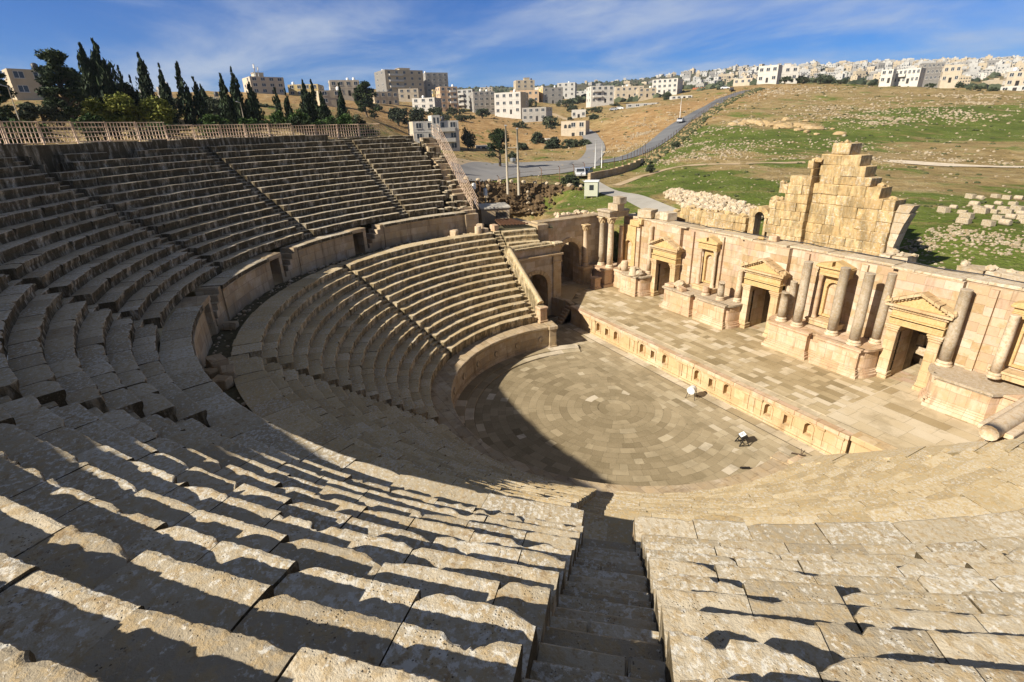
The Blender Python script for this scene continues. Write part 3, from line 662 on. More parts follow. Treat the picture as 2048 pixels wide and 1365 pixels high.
def row_blocks(acc, R, z, dr, dz, a0, a1, seed, wmin=.7, wmax=1.2, erode=1.0, miss=0.0, slab=False):
    """blocks of one curved seat row between polar angles a0 < a1 (degrees)"""
    V, F, T = acc
    rg = random.Random(seed)
    s, end = rad(a0) * R, rad(a1) * R
    while s < end - .05:
        w = rg.uniform(wmin, wmax)
        if end - s - w < .45: w = end - s
        x, y, _ = polar(R, (s + w / 2) / R, 0)
        d = math.sqrt((x - CAM.x) ** 2 + (y - CAM.y) ** 2 + (z - CAM.z) ** 2)
        res = .022 if d < 5 else .035 if d < 9 else .07 if d < 16 else .14 if d < 30 else .2
        gap = rg.uniform(.004, .014) if d > 9 else rg.uniform(.006, .02)
        sa, sb = s + gap / 2, s + w - gap / 2
        s += w
        if rg.random() < miss: continue
        n = max(3, int((sb - sa) / res) + 1)
        S = np.linspace(sa, sb, n)
        e = .012 * np.abs(vn(S * 2.3, seed)) + .012 * np.maximum(0, vn(S * 7.1, seed + 2)) + .010 * np.abs(vn(S * 19, seed + 3)) + .007 * np.abs(vn(S * 43, seed + 4))
        for _ in range(rg.choice((0, 0, 0, 1, 1, 2, 3))):          # bites out of the front edge
            p = rg.uniform(sa, sb); A = rg.uniform(.02, .12) * rg.random() ** .5; Wl = rg.uniform(.02, .22); Wr = rg.uniform(.02, .22)
            dd = S - p; e = np.maximum(e, A * np.exp(-(np.abs(dd) / np.where(dd < 0, Wl, Wr)) ** 3.2) * (1 + .28 * vn(S * 15, seed + 9) + .18 * vn(S * 41, seed + 10)))
        for side, pr_ in ((sa, .38), (sb, .38)):
            if rg.random() < pr_:
                A = rg.uniform(.03, .15); W = rg.uniform(.05, .24)
                e = np.maximum(e, A * np.exp(-(np.abs(S - side) / W) ** 1.5) * (1 + .2 * vn(S * 13, seed + 8)))
        e = np.minimum(e * erode, .24)
        q0 = rg.uniform(-.018, .018); zb = rg.uniform(-.014, .014); tilt = rg.uniform(-.012, .012)
        drr = dr + rg.uniform(.05, .09)
        if slab:
            prof = [(.02, -dz, .2, 0), (.0, -.06, .8, 0), (.012, -.012, 1, .25), (.05, 0, .8, .06), (dr * .5, .004, .1, 0), (drr, 0, 0, 0)]
        else:
            prof = [(.045, -dz - .04, 0, 0), (.06, -dz * .58, .15, 0), (.010, -dz * .33, .7, 0), (-.004, -.06, 1, .05), (.0, -.018, 1, .14), (.014, -.003, 1, .10), (.05, .002, .8, .03)]
            prof += [(.07 + (dr - .07) * t, .004 * math.sin(t * 3), .15 * (1 - t), 0) for t in ((.22, .45, .7) if d < 9 else (.5,))] + [(drr, -.004, 0, 0)]
        m = len(prof)
        P = np.array(prof)
        rr = R + q0 + P[None, :, 0] + e[:, None] * P[None, :, 2]
        zz = z + zb + P[None, :, 1] - e[:, None] * P[None, :, 3] * 1.2 + tilt * ((S - (sa + sb) / 2) / (sb - sa))[:, None]
        if d < 12:
            zz = zz + (.006 * vn2(S[:, None] * 9, P[None, :, 0] * 9 + seed, seed)) * (P[None, :, 1] > -.03) * (P[None, :, 0] > .05)
            rr = rr + .010 * vn2(S[:, None] * 7, P[None, :, 1] * 9 + seed, seed + 5) * (P[None, :, 1] < -.02)
        aa = (S / R)[:, None] + 0 * rr
        X = np.stack([rr * np.sin(aa), -rr * np.cos(aa), zz], -1).reshape(-1, 3)
        b = len(V)
        V.extend(X.tolist())
        tt = rg.random()
        T.extend([tt] * len(X))
        for i in range(n - 1):
            for k in range(m - 1):
                F.append((b + i * m + k, b + i * m + k + 1, b + (i + 1) * m + k + 1, b + (i + 1) * m + k))
        for i in (0, n - 1):                      # end faces
            a = S[i] / R
            c = len(V); V.append(polar(R + drr, a, z - dz - .04)); T.append(tt)
            q = [b + i * m + k for k in range(m)] + [c]
            F.append(q if i else q[::-1])

def raw_mesh(name, acc, mats, parent=None):
    V, F, T = acc
    me = bpy.data.meshes.new(name)
    me.from_pydata(V, [], F)
    for m in (mats if isinstance(mats, (list, tuple)) else [mats]): me.materials.append(m)
    at = me.attributes.new('tint', 'FLOAT', 'POINT'); at.data.foreach_set('value', T)
    uv_box(me); me.update()
    return link(name, me, parent)

def cut(a0, a1, slots):
    """intervals of [a0,a1] that lie outside the slots"""
    out = []; a = a0
    for s0, s1 in sorted(slots):
        if s1 <= a or s0 >= a1: continue
        if s0 > a: out.append((a, min(s0, a1)))
        a = max(a, s1)
    if a < a1: out.append((a, a1))
    return out

def stair_steps(mb, ac, width, steps, seed):
    """straight flight in a slot; steps = list of (r0, r1, ztop, zbottom)"""
    rg = random.Random(seed)
    M = Matrix.Rotation(rad(ac), 4, 'Z')          # local -y is outward
    for r0, r1, zt, zb in steps:
        j = rg.uniform(-.012, .012)
        cut_ = rg.uniform(-.25, .25) * width
        if rg.random() < .6: mb.box(-width / 2, width / 2, -r1 - .05, -r0 + j, zb, zt + j, 0, rg.random(), c=.025, M=M, jit=.007); continue
        t = rg.random()
        mb.box(-width / 2, cut_ - .004, -r1 - .05, -r0 + j, zb, zt + j, 0, t, c=.018, M=M, jit=.004)
        mb.box(cut_ + .004, width / 2, -r1 - .05, -r0 + j * .3, zb, zt - j, 0, rg.random(), c=.018, M=M, jit=.004)

# lower tier ------------------------------------------------------------
lower = empty('lower_seating', (0, 0, 0), 0, 'lower tier of fourteen curved limestone seat rows around the orchestra floor', 'seating tier')
R1, DRL, Z1, DZL = 11.209, .5756, 2.5545, .4145
LW = .80
L_EDGE = [-50.2, -3.6, 46.6]
def wedge(parent):
    o = bpy.data.objects.new('seating_wedge', None); COL.objects.link(o); o.parent = parent; return o
LWEDGE = [wedge(lower) for _ in range(5)]
for k in range(14):
    R = R1 + k * DRL; z = Z1 + k * DZL
    slots = [(e, e + math.degrees(LW / R)) for e in L_EDGE]
    left = -94.0
    for a0, a1 in cut(left, 94.2, slots):
        acc = ([], [], [])
        row_blocks(acc, R, z, 1.12 if k == 13 else DRL, .66 if k == 0 else DZL, a0, a1, 100 + k * 7 + int(a0), .62, 1.15, .75, 0)
        raw_mesh('seat_row', acc, M_SEAT, LWEDGE[sum(a0 > e for e in L_EDGE)])
    if k >= 11:                                  # the top rows run on over the side passage
        acc = ([], [], [])
        row_blocks(acc, R, z, 1.12 if k == 13 else DRL, DZL, -106.5, -97.0, 300 + k, .8, 1.3, .6)
        raw_mesh('seat_row', acc, M_SEAT, LWEDGE[4])
for i, e in enumerate(L_EDGE + [-97.0]):
    mb = MB(); st = []
    for k in range(14):
        R = R1 + k * DRL; z = Z1 + k * DZL
        st += [(R + .20, R + .50, z - DZL * .5, z - 1.2), (R + .49, R + (DRL + .21 if k < 13 else 1.25), z, z - 1.2)]
    e2 = math.degrees(LW / 15)
    if e == -97.0:
        stair_steps(mb, -95.7, .62, st, 40 + i)
    else:
        stair_steps(mb, e + e2 / 2, LW + .05, st, 40 + i)
    mb.build('stairway', M_SEAT, lower)
# podium wall with round panels
mb = MB()
NP = 150; A0, A1 = -99.5, 97
prof = [(10.02, 0), (10.02, .16), (10.10, .24), (10.16, .30), (10.16, 1.58), (10.10, 1.66), (10.04, 1.74), (10.02, 1.78), (10.02, 1.90), (10.05, 1.93), (11.28, 1.93)]
vs = []; fs = []; m = len(prof)
for i in range(NP + 1):
    a = rad(A0 + (A1 - A0) * i / NP)
    for r, z in prof: vs.append(polar(r + random.uniform(-.008, .008), a, z + (random.uniform(-.008, .008) if z > .1 else 0)))
for i in range(NP):
    for k in range(m - 1): fs.append((i * m + k, i * m + k + 1, (i + 1) * m + k + 1, (i + 1) * m + k))
mb.add(vs, fs, 0)
podium = mb.build('podium_wall', M_SEAT_WALL, lower)
for i in range(17):
    a = rad(-95 + i * 12); M = Matrix.Rotation(a, 4, 'Z') @ Matrix.Translation((0, -10.15, .92)) @ Matrix.Rotation(-PI / 2, 4, 'X')
    d = MB(); d.lathe([(.001, .02), (.15, .02), (.20, .055), (.235, .055), (.25, .0)], (0, 0, 0), 14, 0, .35, M=M)
    d.build('disc_panel', M_SEAT_WALL, podium)
for a in (-100.6, 98):
    M = Matrix.Rotation(rad(a), 4, 'Z'); d = MB()
    d.box(-.28, .28, -11.35, -10.02, 0, 1.66, 0, c=.01, M=M); d.box(-.38, .38, -11.45, -9.92, 1.66, 1.95, 0, c=.03, M=M)
    d.box(-.40, .40, -11.5, -9.86, 0, .14, 0, c=.02, M=M); d.box(-.34, .34, -11.4, -9.94, .14, .30, 0, c=.04, M=M)
    d.build('podium_end', M_SEAT_WALL, lower)

# walkway between the tiers --------------------------------------------------
def ring(mb, r0, r1, a0, a1, z, nr=3, na=160, jz=.02, mat=0):
    vs = []; fs = []
    for i in range(na + 1):
        for k in range(nr + 1):
            vs.append(polar(r0 + (r1 - r0) * k / nr, rad(a0 + (a1 - a0) * i / na), z + random.uniform(-jz, jz)))
    for i in range(na):
        for k in range(nr): fs.append((i * (nr + 1) + k, i * (nr + 1) + k + 1, (i + 1) * (nr + 1) + k + 1, (i + 1) * (nr + 1) + k))
    mb.add(vs, fs, mat)
mb = MB(); ring(mb, 19.55, 21.1, -112, 94, 7.78, 5, 220, .035)
tag(mb.build('walkway', M_DIRT), kind='structure')
mb = MB()
for i in range(300):
    a = random.uniform(-92, 40); r = 20.85 - abs(random.gauss(0, .42))
    if r < 19.8: continue
    mb.rock(polar(r, rad(a), 7.82), random.choice((.04, .05, .06, .08, .13)), 0, random.random(), .6)
o = tag(mb.build('walkway_rubble', M_RUBBLE), 'loose stones and grit lying along the curved walkway between the tiers', 'rubble', kind='stuff')

# upper tier --------------------------------------------------------------------
upper = empty('upper_seating', (0, 0, 0), 0, 'upper tier of weathered limestone seat rows above the curved parapet wall', 'seating tier')
RU, DRU, ZU, DZU = 21.817, .5863, 10.157, .4045
UW = .95
U_EDGE = [-76.2, -51.4, -26.9, -2.4, 22.3, 48.3, 72.8]
ENDS = [-83.4, -85.9, -87.3, -86.6, -87.3, -88.2, -89.1, -89.5, -88, -88.5, -88, -87.6, -88, -87, -86]
UWEDGE = [wedge(upper) for _ in range(7)]; outer = ([], [], [])
for k in range(15):
    R = RU + k * DRU; z = ZU + k * DZU
    w = math.degrees(UW / R)
    slots = [(e, e + w) for e in U_EDGE]
    if k == 14: slots += [(-40.5, -36.5), (-31, -27.2)]
    if k == 13: slots += [(-30.5, -27.2)]
    for a0, a1 in cut(ENDS[k], 88, slots):
        acc = ([], [], []) if a0 < 70 else outer
        row_blocks(acc, R, z, DRU, DZU, a0, a1, 500 + k * 13 + int(a0), .72, 1.3, 1.0 if a0 > -27 else .8, 0)
        if a0 < 70: raw_mesh('seat_row', acc, M_SEAT_UP, UWEDGE[sum(a0 > e for e in U_EDGE)])
raw_mesh('outer_rows', outer, M_SEAT_UP, upper)
for i, e in enumerate(U_EDGE):
    mb = MB(); st = []
    for k in range(15):
        R = RU + k * DRU; z = ZU + k * DZU
        st += [(R + .24, R + .54, z - DZU * .5, z - 1.2), (R + .53, R + DRU + .25, z, z - 1.2)]
    if e == 48.3:
        for j in range(4): st.append((RU - .97 - .28 * (4 - j) + .28 * 3 + .1, RU - .97 + .28 * j + .5, 7.9 + .42 * (j + 1), 7.5))
    stair_steps(mb, e + math.degrees(UW / 2 / 25.5), UW + .09, st, 70 + i)
    mb.build('stairway', M_SEAT_UP, upper)
OPEN = [(-67.3, -58.6), (-43.4, -34.8), (-19.0, -10.3), (48.1, 50.65)]
mb = MB()
acc = ([], [], [])
for a0, a1 in cut(-89.4, 88, OPEN):
    n = max(2, int((a1 - a0) / 1.2))
    vs = []; fs = []
    pr = [(20.86, 7.6), (20.86, 9.30), (20.80, 9.40), (20.79, 9.44)]
    for i in range(n + 1):
        a = rad(a0 + (a1 - a0) * i / n)
        for r, z in pr: vs.append(polar(r + random.uniform(-.012, .012), a, z))
        vs.append(polar(21.9, a, 9.44)); vs.append(polar(21.9, a, 7.6))
    for i in range(n):
        for k in range(5): fs.append((i * 6 + k, i * 6 + k + 1, i * 6 + k + 7, i * 6 + k + 6))
    fs.append((0, 1, 2, 3, 4, 5)); fs.append(tuple(n * 6 + j for j in range(5, -1, -1)))
    mb.add(vs, fs, 0)
    row_blocks(acc, 20.80, 9.65, .95, .20, a0, a1, 900 + int(a0), .9, 1.6, .45, 0, slab=True)
par = mb.build('parapet_wall', M_SEAT_WALL, upper)
raw_mesh('coping', acc, M_SEAT_UP, par)
for (a0, a1) in OPEN[:3]:                        # passage door, then steps up to the parapet
    mb = MB()
    aw = 3.3                                      # degrees of door opening at the right-hand end of the gap in angle
    d0, d1 = a1 - aw, a1
    for a in (d0 - .25, d1):
        M = Matrix.Rotation(rad(a + .12), 4, 'Z'); mb.box(-.14, .14, -26.5, -20.9, 7.6, 9.66, 0, .4, M=M)
    M = Matrix.Rotation(rad((d0 + d1) / 2), 4, 'Z'); mb.box(-.78, .78, -21.95, -20.84, 9.42, 9.68, 0, .5, c=.02, M=M)
    mb.box(-.78, .78, -26.6, -26.5, 7.6, 9.8, 0, .1, M=M); mb.box(-.78, .78, -26.5, -21.8, 9.55, 9.66, 0, .1, M=M)
    ns = 6; wd = (d0 - .3 - a0) / ns
    for j in range(ns):
        M = Matrix.Rotation(rad(d0 - .3 - wd * (j + .5)), 4, 'Z'); hw = rad(wd) * 21.4 / 2 + .012
        mb.box(-hw, hw, -22.0, -20.92 - .0 * j, 7.6, 8.05 + (9.62 - 8.05) * j / (ns - 1), 0, random.random(), c=.012, M=M)
    mb.build('passage_steps', M_SEAT_WALL, upper)
# wall behind the last row, broken end wall on the left
mb = MB()
for i in range(84):
    a = -88 + i * 2.0
    if a > 84: break
    M = Matrix.Rotation(rad(a + 1), 4, 'Z'); h = (16.36 if a < -28 else 16.45) + random.uniform(-.06, .04) - (.35 if a < -72 else 0)
    mb.box(-.555, .555, -31.5, -30.62, 13.0, h, 0, random.random(), c=.02, M=M, jit=.006)
mb.build('back_wall', M_SEAT_UP, upper)
mb = MB()
M = Matrix.Rotation(rad(-90.6), 4, 'Z')
for k in range(18):
    r = 20.7 + k * .586; top = 9.5 + k * .40
    if top > 15.9: top = 15.9
    mb.box(-.75, .55, -r - .60, -r, 6.0, top - random.uniform(.05, .45), 0, random.random(), c=.03, M=M, jit=.03)
mb.build('end_wall', M_SEAT_WALL, upper)
mb = MB()
for k in range(15):
    a = ENDS[k] - .7
    while a > -91.2:
        wd = random.uniform(1.0, 1.9); drop = random.uniform(.03, .16) + .05 * (ENDS[k] - a) * random.random()
        z = ZU + k * DZU - drop; R = RU + k * DRU + random.uniform(-.05, .12)
        M = Matrix.Rotation(rad(a - wd / 2), 4, 'Z') @ Matrix.Rotation(random.uniform(-.05, .05), 4, 'Y'); hw = rad(wd) * R / 2
        mb.box(-hw + .01, hw - .01, -R - .60, -R, z - .6, z, 0, random.random(), c=.05, M=M, jit=.035)
        a -= wd
mb.build('broken_blocks', M_SEAT_UP, upper)
# closing wall under the right-hand end of the tiers
mb = MB()
M = Matrix.Rotation(rad(88.6), 4, 'Z')
for k in range(17):
    r = 20.8 + k * .586; mb.box(-.4, .4, -r - .59, -r, 3.0, min(9.65 + k * .4045, 16.2), 0, random.random(), M=M)
mb.build('end_wall', M_SEAT_WALL, upper)

# orchestra floor -----------------------------------------------------------------
def floor_mat(name, stops, dirt):
    m, g, b = newmat(name, .8, .3)
    v = g.coord(); t = g.attr('tint'); n1 = g.noise(v, 1.1, 6, .6); n2 = g.noise(v, 12, 5, .65)
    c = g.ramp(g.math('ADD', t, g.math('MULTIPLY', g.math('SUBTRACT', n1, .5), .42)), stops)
    c = g.mix(g.math('MULTIPLY', g.step(g.noise(v, .55, 7, .66), .47, .60), .45), c, dirt)
    c = g.mix(g.math('MULTIPLY', g.step(n2, .5, .75), .25), c, (.50, .43, .33))
    g.L(c, b.inputs['Base Color']); g.L(g.bump(n2, .4, .012), b.inputs['Normal'])
    return m
M_ORCH = floor_mat('orchestra paving', [(.02, (.155, .12, .068)), (.35, (.25, .20, .12)), (.62, (.35, .285, .18)), (.78, (.44, .37, .25)), (.97, (.56, .49, .38))], (.17, .135, .075))
M_GROUT = plain('floor joint dirt', (.14, .11, .07), .95, var=.3)
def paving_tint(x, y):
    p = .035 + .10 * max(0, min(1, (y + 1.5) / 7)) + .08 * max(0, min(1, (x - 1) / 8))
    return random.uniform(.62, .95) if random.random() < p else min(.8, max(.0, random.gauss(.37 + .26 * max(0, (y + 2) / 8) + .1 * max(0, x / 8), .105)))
mb = MB()
rings = [(.55 + i * .482, .55 + (i + 1) * .482) for i in range(17)]
for r0, r1 in rings:
    a = random.uniform(0, 1); a1_ = a + 2 * PI
    while a < a1_ - .02:
        w = random.uniform(.4, 1.0) / ((r0 + r1) / 2)
        if a1_ - a - w < .4 / r1: w = a1_ - a
        am = a + w / 2
        x, y, _ = polar((r0 + r1) / 2, am, 0)
        if y < 2.6 + .25 * x * .2:
            g_ = .004; n = 3; vs = []
            z = random.uniform(-.004, .004)
            for i in range(n + 1):
                t = a + g_ / r1 + (w - 2 * g_ / r1) * i / n
                vs += [polar(r0 + g_, t, z), polar(r1 - g_, t, z)]
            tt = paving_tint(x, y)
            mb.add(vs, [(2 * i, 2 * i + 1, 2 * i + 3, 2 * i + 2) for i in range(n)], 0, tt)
        a += w
def slabs(mb, x0, x1, y0, y1, z, tint, keep=lambda x, y: True, rh=.58, wmin=.55, wmax=1.3, mat=0, rough=.005):
    y = y0
    while y < y1 - .05:
        h = min(rh * random.uniform(.85, 1.15), y1 - y)
        if y1 - y - h < .2: h = y1 - y
        x = x0 - random.uniform(0, .5)
        while x < x1:
            w = random.uniform(wmin, wmax)
            xa, xb = max(x, x0), min(x + w, x1)
            if xb - xa > .05 and keep((xa + xb) / 2, y + h / 2):
                zz = z + random.uniform(-rough, rough); g_ = .005
                mb.add([(xa + g_, y + g_, zz), (xb - g_, y + g_, zz), (xb - g_, y + h - g_, zz), (xa + g_, y + h - g_, zz)], [(0, 1, 2, 3)], mat, tint((xa + xb) / 2, y + h / 2))
            x += w
        y += h
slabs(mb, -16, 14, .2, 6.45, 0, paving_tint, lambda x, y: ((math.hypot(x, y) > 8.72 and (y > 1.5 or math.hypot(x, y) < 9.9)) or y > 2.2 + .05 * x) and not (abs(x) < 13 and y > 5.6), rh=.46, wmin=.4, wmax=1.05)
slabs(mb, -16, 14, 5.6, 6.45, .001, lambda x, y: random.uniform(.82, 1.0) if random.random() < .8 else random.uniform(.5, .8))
mb.add([polar(.55, 2 * PI * i / 20, .002) for i in range(20)], [tuple(range(20))], 0, .5)
# raised ring course along the podium
for r0, r1, zt in ((8.78, 9.35, .09), (9.37, 10.06, .17)):
    a = rad(-112)
    while a < rad(100):
        w = random.uniform(.8, 1.5) / r1; n = 4; vs = []; tt = random.uniform(.5, .85) if random.random() < .7 else random.uniform(.85, 1)
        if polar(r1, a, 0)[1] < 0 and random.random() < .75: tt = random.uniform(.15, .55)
        for i in range(n + 1):
            t = a + .004 / r1 + (w - .008 / r1) * i / n
            vs += [polar(r0, t, -.05), polar(r0, t, zt - .02), polar(r0 + .02, t, zt), polar(r1, t, zt), polar(r1, t, -.05)]
        mb.add(vs, [(5 * i + k, 5 * i + k + 1, 5 * i + k + 6, 5 * i + k + 5) for i in range(n) for k in range(4)] + [(0, 1, 2, 3, 4), tuple(5 * n + k for k in (4, 3, 2, 1, 0))], 0, tt)
        a += w
mb.box(-20, 17, -10.3, 7, -.4, -.03, 1)
tag(mb.build('orchestra_floor', [M_ORCH, M_GROUT]), kind='structure')
# ------------------------------------------------------------------ stage front and stage floor
ZS = 1.584
YF = 6.413
stage = empty('stage', (-1.2, 9.5, 0), 0, 'raised stone stage with a low niched front wall facing the orchestra', 'stage')
def arch_pts(xc, hw, z0, zs, n=8):
    """outline of an arched opening, left foot -> over the top -> right foot"""
    return [(xc - hw, z0), (xc - hw, zs)] + [(xc - hw * math.cos(PI * i / n), zs + hw * math.sin(PI * i / n)) for i in range(1, n)] + [(xc + hw, zs), (xc + hw, z0)]
def wall_with_openings(mb, x0, x1, y0, y1, z0, z1, ops, mat=0, depth=None, M=None):
    """wall in x,z between y0 (front) and y1 (back). ops: (xc, hw, zb, zs, arched). Openings go right through (or 'depth' deep)"""
    ops = sorted(ops)
    xs = x0
    for xc, hw, zb, zsp, arched in ops:
        if xc - hw > xs + 1e-4: mb.box(xs, xc - hw, y0, y1, z0, z1, mat, M=M)
        if zb > z0 + 1e-4: mb.box(xc - hw, xc + hw, y0, y1, z0, zb, mat, M=M)
        n = 10
        if arched:
            pts = [(xc - hw * math.cos(PI * i / n), zsp + hw * math.sin(PI * i / n)) for i in range(n + 1)]
        else:
            pts = [(xc - hw, zsp), (xc + hw, zsp)]
        for (xa, za), (xb, zb_) in zip(pts[:-1], pts[1:]):
            vs = [(xa, y0, za), (xb, y0, zb_), (xb, y0, z1), (xa, y0, z1), (xa, y1, za), (xb, y1, zb_), (xb, y1, z1), (xa, y1, z1)]
            if M is not None: vs = [tuple(M @ Vector(v)) for v in vs]
            mb.add(vs, [(0, 1, 2, 3), (5, 4, 7, 6), (0, 4, 5, 1), (3, 2, 6, 7)], mat)
        if depth: mb.box(xc - hw, xc + hw, y0 + depth, y1, zb, zsp + (hw if arched else 0), mat, M=M)
        xs = xc + hw
    if x1 > xs + 1e-4: mb.box(xs, x1, y0, y1, z0, z1, mat, M=M)
def archivolt(mb, xc, hw, zs, y0, y1, w, mat=0, n=14, M=None):
    for i in range(n):
        a0 = PI * i / n + .012; a1 = PI * (i + 1) / n - .012
        P = lambda r, a: (xc - r * math.cos(a), zs + r * math.sin(a))
        q = [P(hw, a0), P(hw, a1), P(hw + w, a1), P(hw + w, a0)]
        mb.extrude_y([(q[3][0], q[3][1]), (q[0][0], q[0][1]), (q[1][0], q[1][1]), (q[2][0], q[2][1])], y0, y1, mat, random.random(), M=M)

NICHES = [(-9.96, 1), (-8.83, 0), (-7.70, 1), (-4.65, 1), (-3.50, 0), (-2.30, 1), (.67, 1), (1.86, 0), (3.06, 1), (5.97, 1), (7.18, 0), (8.42, 1)]
mb = MB()
XL, XR = -13.95, 10.45
ops = [(x, .235 if a else .20, .46, .98 if a else 1.08, a) for x, a in NICHES]
wall_with_openings(mb, XL, XR, YF, YF + .5, .0, 1.36, ops, 0, .30)
mb.box(XL - .02, XR + .03, YF - .10, YF + .0, 0, .12, 0, c=.01)
mb.box(XL - .02, XR + .03, YF - .065, YF - .0, .12, .26, 0, c=.03)
for x in (-13.6, -11.0, -10.55, -6.2, -5.74, -5.3, -.85, -.38, .05, 4.45, 4.91, 5.35, 9.1, 10.1):
    w_ = .15 if abs(x - round(x, 1)) < .02 else .2
    mb.box(x - w_, x + w_, YF - .055, YF, .26, 1.18, 0, random.random(), c=.01)
    mb.box(x - w_ - .05, x + w_ + .05, YF - .10, YF, 1.18, 1.36, 0, random.random(), c=.02)
mb.box(XR + .1, 14.6, YF + .12, 7.2, 0, ZS - .03, 0, .6, c=.02); mb.box(XR + .04, 14.6, YF + .02, 7.25, 1.3, ZS + .02, 0, .8, c=.03)
front = mb.build('front_wall', M_PIER, stage)
mb = MB(); x = XL - .05
while x < XR + .05:
    w_ = min(random.uniform(1.1, 1.9), XR + .08 - x); mb.box(x, x + w_ - .006, YF - .15, YF + .34, 1.36, ZS + .012, 0, random.random(), c=.025, jit=.004); x += w_
mb.build('coping', M_PINK, stage)
for x, a in NICHES:
    mb = MB()
    if a:
        archivolt(mb, x, .235, .98, YF - .045, YF + .02, .075, 0, 8)
        for s in (-1, 1): mb.box(x + s * .275 - .045, x + s * .275 + .045, YF - .045, YF + .02, .40, .985, 0, .5)
        mb.box(x - .34, x + .34, YF - .06, YF, .36, .44, 0, .5, c=.01)
    else:
        for s in (-1, 1): mb.box(x + s * .25 - .05, x + s * .25 + .05, YF - .05, YF + .02, .46, 1.08, 0, .5)
        mb.box(x - .32, x + .32, YF - .06, YF + .02, 1.08, 1.15, 0, .5)
        mb.extrude_y([(x - .33, 1.155), (x + .33, 1.155), (x, 1.30)], YF - .05, YF + .02, 0, .5)
        mb.box(x - .32, x + .32, YF - .06, YF, .38, .455, 0, .5, c=.01)
    mb.build('arched_niche_frame' if a else 'square_niche_frame', M_PIER, stage)
M_STAGE = floor_mat('stage paving', [(.02, (.235, .18, .095)), (.35, (.36, .28, .16)), (.62, (.45, .36, .22)), (.80, (.52, .43, .29)), (.97, (.58, .50, .37))], (.25, .185, .09))
def stage_tint(x, y):
    if x > 8.7 or y < 7.25 : return random.uniform(.70, .90) if random.random() < .82 else random.uniform(.3, .6)
    return random.uniform(.78, .98) if random.random() < .2 else min(.8, max(.02, random.gauss(.42, .2)))
mb = MB()
def in_stage(x, y):
    if x < -13.9: return y > 6.5 + (-13.9 - x) * .85
    return True
slabs(mb, -13.95, 15.2, YF + .34, 7.25, ZS, lambda x, y: random.uniform(.74, .92), in_stage, rh=.5)
slabs(mb, -17.4, 8.7, 7.27, 14.9, ZS, stage_tint, in_stage, rh=.52, wmin=.4, wmax=1.1, rough=.004)
slabs(mb, 8.72, 15.2, 7.27, 14.9, ZS, stage_tint, in_stage, rh=.9, wmin=.8, wmax=1.8, rough=.003)
mb.box(8.685, 8.735, 7.22, 14.0, ZS - .02, ZS + .012, 0, .93)
mb.box(-9, 8.685, 7.235, 7.275, ZS - .02, ZS + .012, 0, .93)
for x0 in (-12.05, -2.17, 7.93): slabs(mb, x0 - .1, x0 + 1.85, 14.9, 18.2, ZS, lambda x, y: random.uniform(.62, .85), rh=.8, wmin=.7)
mb.box(-13.9, 15.2, YF + .4, 18.4, ZS - .5, ZS - .02, 1)
mb.prism([(-13.9, 6.45), (-13.9, 15), (-17.5, 15), (-17.5, 9.6), (-15.1, 7.1)], ZS - 1.5, ZS - .02, 1)
mb.build('stage_floor', [M_STAGE, M_GROUT], stage)
# side platform to the left, the wall below it and its stair
mb = MB()
mb.prism([(-15.0, 7.1), (-17.45, 9.65), (-17.45, 13), (-19.3, 13), (-19.3, 7.0), (-16.7, 6.25), (-15.3, 6.5)], 1.0, ZS + .10, 0, .4)
mb.prism([(-14.05, 6.42), (-15.2, 6.65), (-16.85, 6.05), (-16.95, 6.45), (-15.2, 7.1), (-14.05, 6.85)], 0, ZS + .14, 1, .4)
for j in range(6): mb.box(-14.75, -13.98, 5.35 + j * .19, 6.6, 0, .24 * (j + 1), 1, random.random(), c=.012)
mb.build('side_platform', [M_STAGE, M_SEAT_WALL], stage)

# ------------------------------------------------------------------ stage building
sb = empty('stage_building', (-1.2, 15, ZS), 0, 'tall pink and cream ashlar stage wall with three pedimented doorways', 'ruin')
DOORS = [(-11.18, .875), (-1.295, .875), (8.73, .80)]
YW = 15.1; YB = 16.3; ZT = 8.10
mb = MB()
wall_with_openings(mb, -17.6, 16.6, YW, YB, ZS - .3, ZT, [(x, h, ZS, 5.05, 0) for x, h in DOORS])
PAN = [(-13.4, -9.83, -11.18, .875), (-3.5, .16, -1.295, .875), (7.0, 10.17, 8.73, .80)]
for a, b_, xc, h in PAN: wall_with_openings(mb, a, b_, 14.72, YW, ZS - .3, ZT + .03, [(xc, h, ZS, 5.05, 0)])
for a, b_ in ((-5.85, -5.5), (-8.9, -8.55), (4.9, 5.25), (1.2, 1.5), (11.3, 11.62), (-15.45, -15.0), (14.3, 14.7)):
    mb.box(a, b_, 14.9, YW, ZS, ZT - .12, 0)
wall = mb.build('back_wall', M_ASH, sb)
mb = MB(); x = -17.6
while x < 16.6:
    w_ = min(random.uniform(.8, 1.7), 16.6 - x); f_ = 14.72 if any(a - .3 < x + w_ / 2 < b_ + .3 for a, b_, *_ in PAN) else 15.08
    mb.box(x, x + w_ - .008, f_ + random.uniform(0, .05), YB + .02 + random.uniform(-.1, .12), ZT + .02, ZT + .16 + random.uniform(-.03, .05), 0, random.random(), c=.03, jit=.012)
    x += w_
mb.build('wall_coping', M_RUBBLE, sb)
mb = MB()
mb.tube([(-17.4, 16.25, 8.42)] + [(-17 + i * 1.1, 16.15 + .10 * math.sin(i * 1.3), 8.33 + .03 * math.sin(i * 2.1)) for i in range(31)], .035, 6)
tag(mb.build('cable', plain('black cable', (.03, .03, .035), .6)), 'long black cable lying along the top of the stage wall', 'cable')
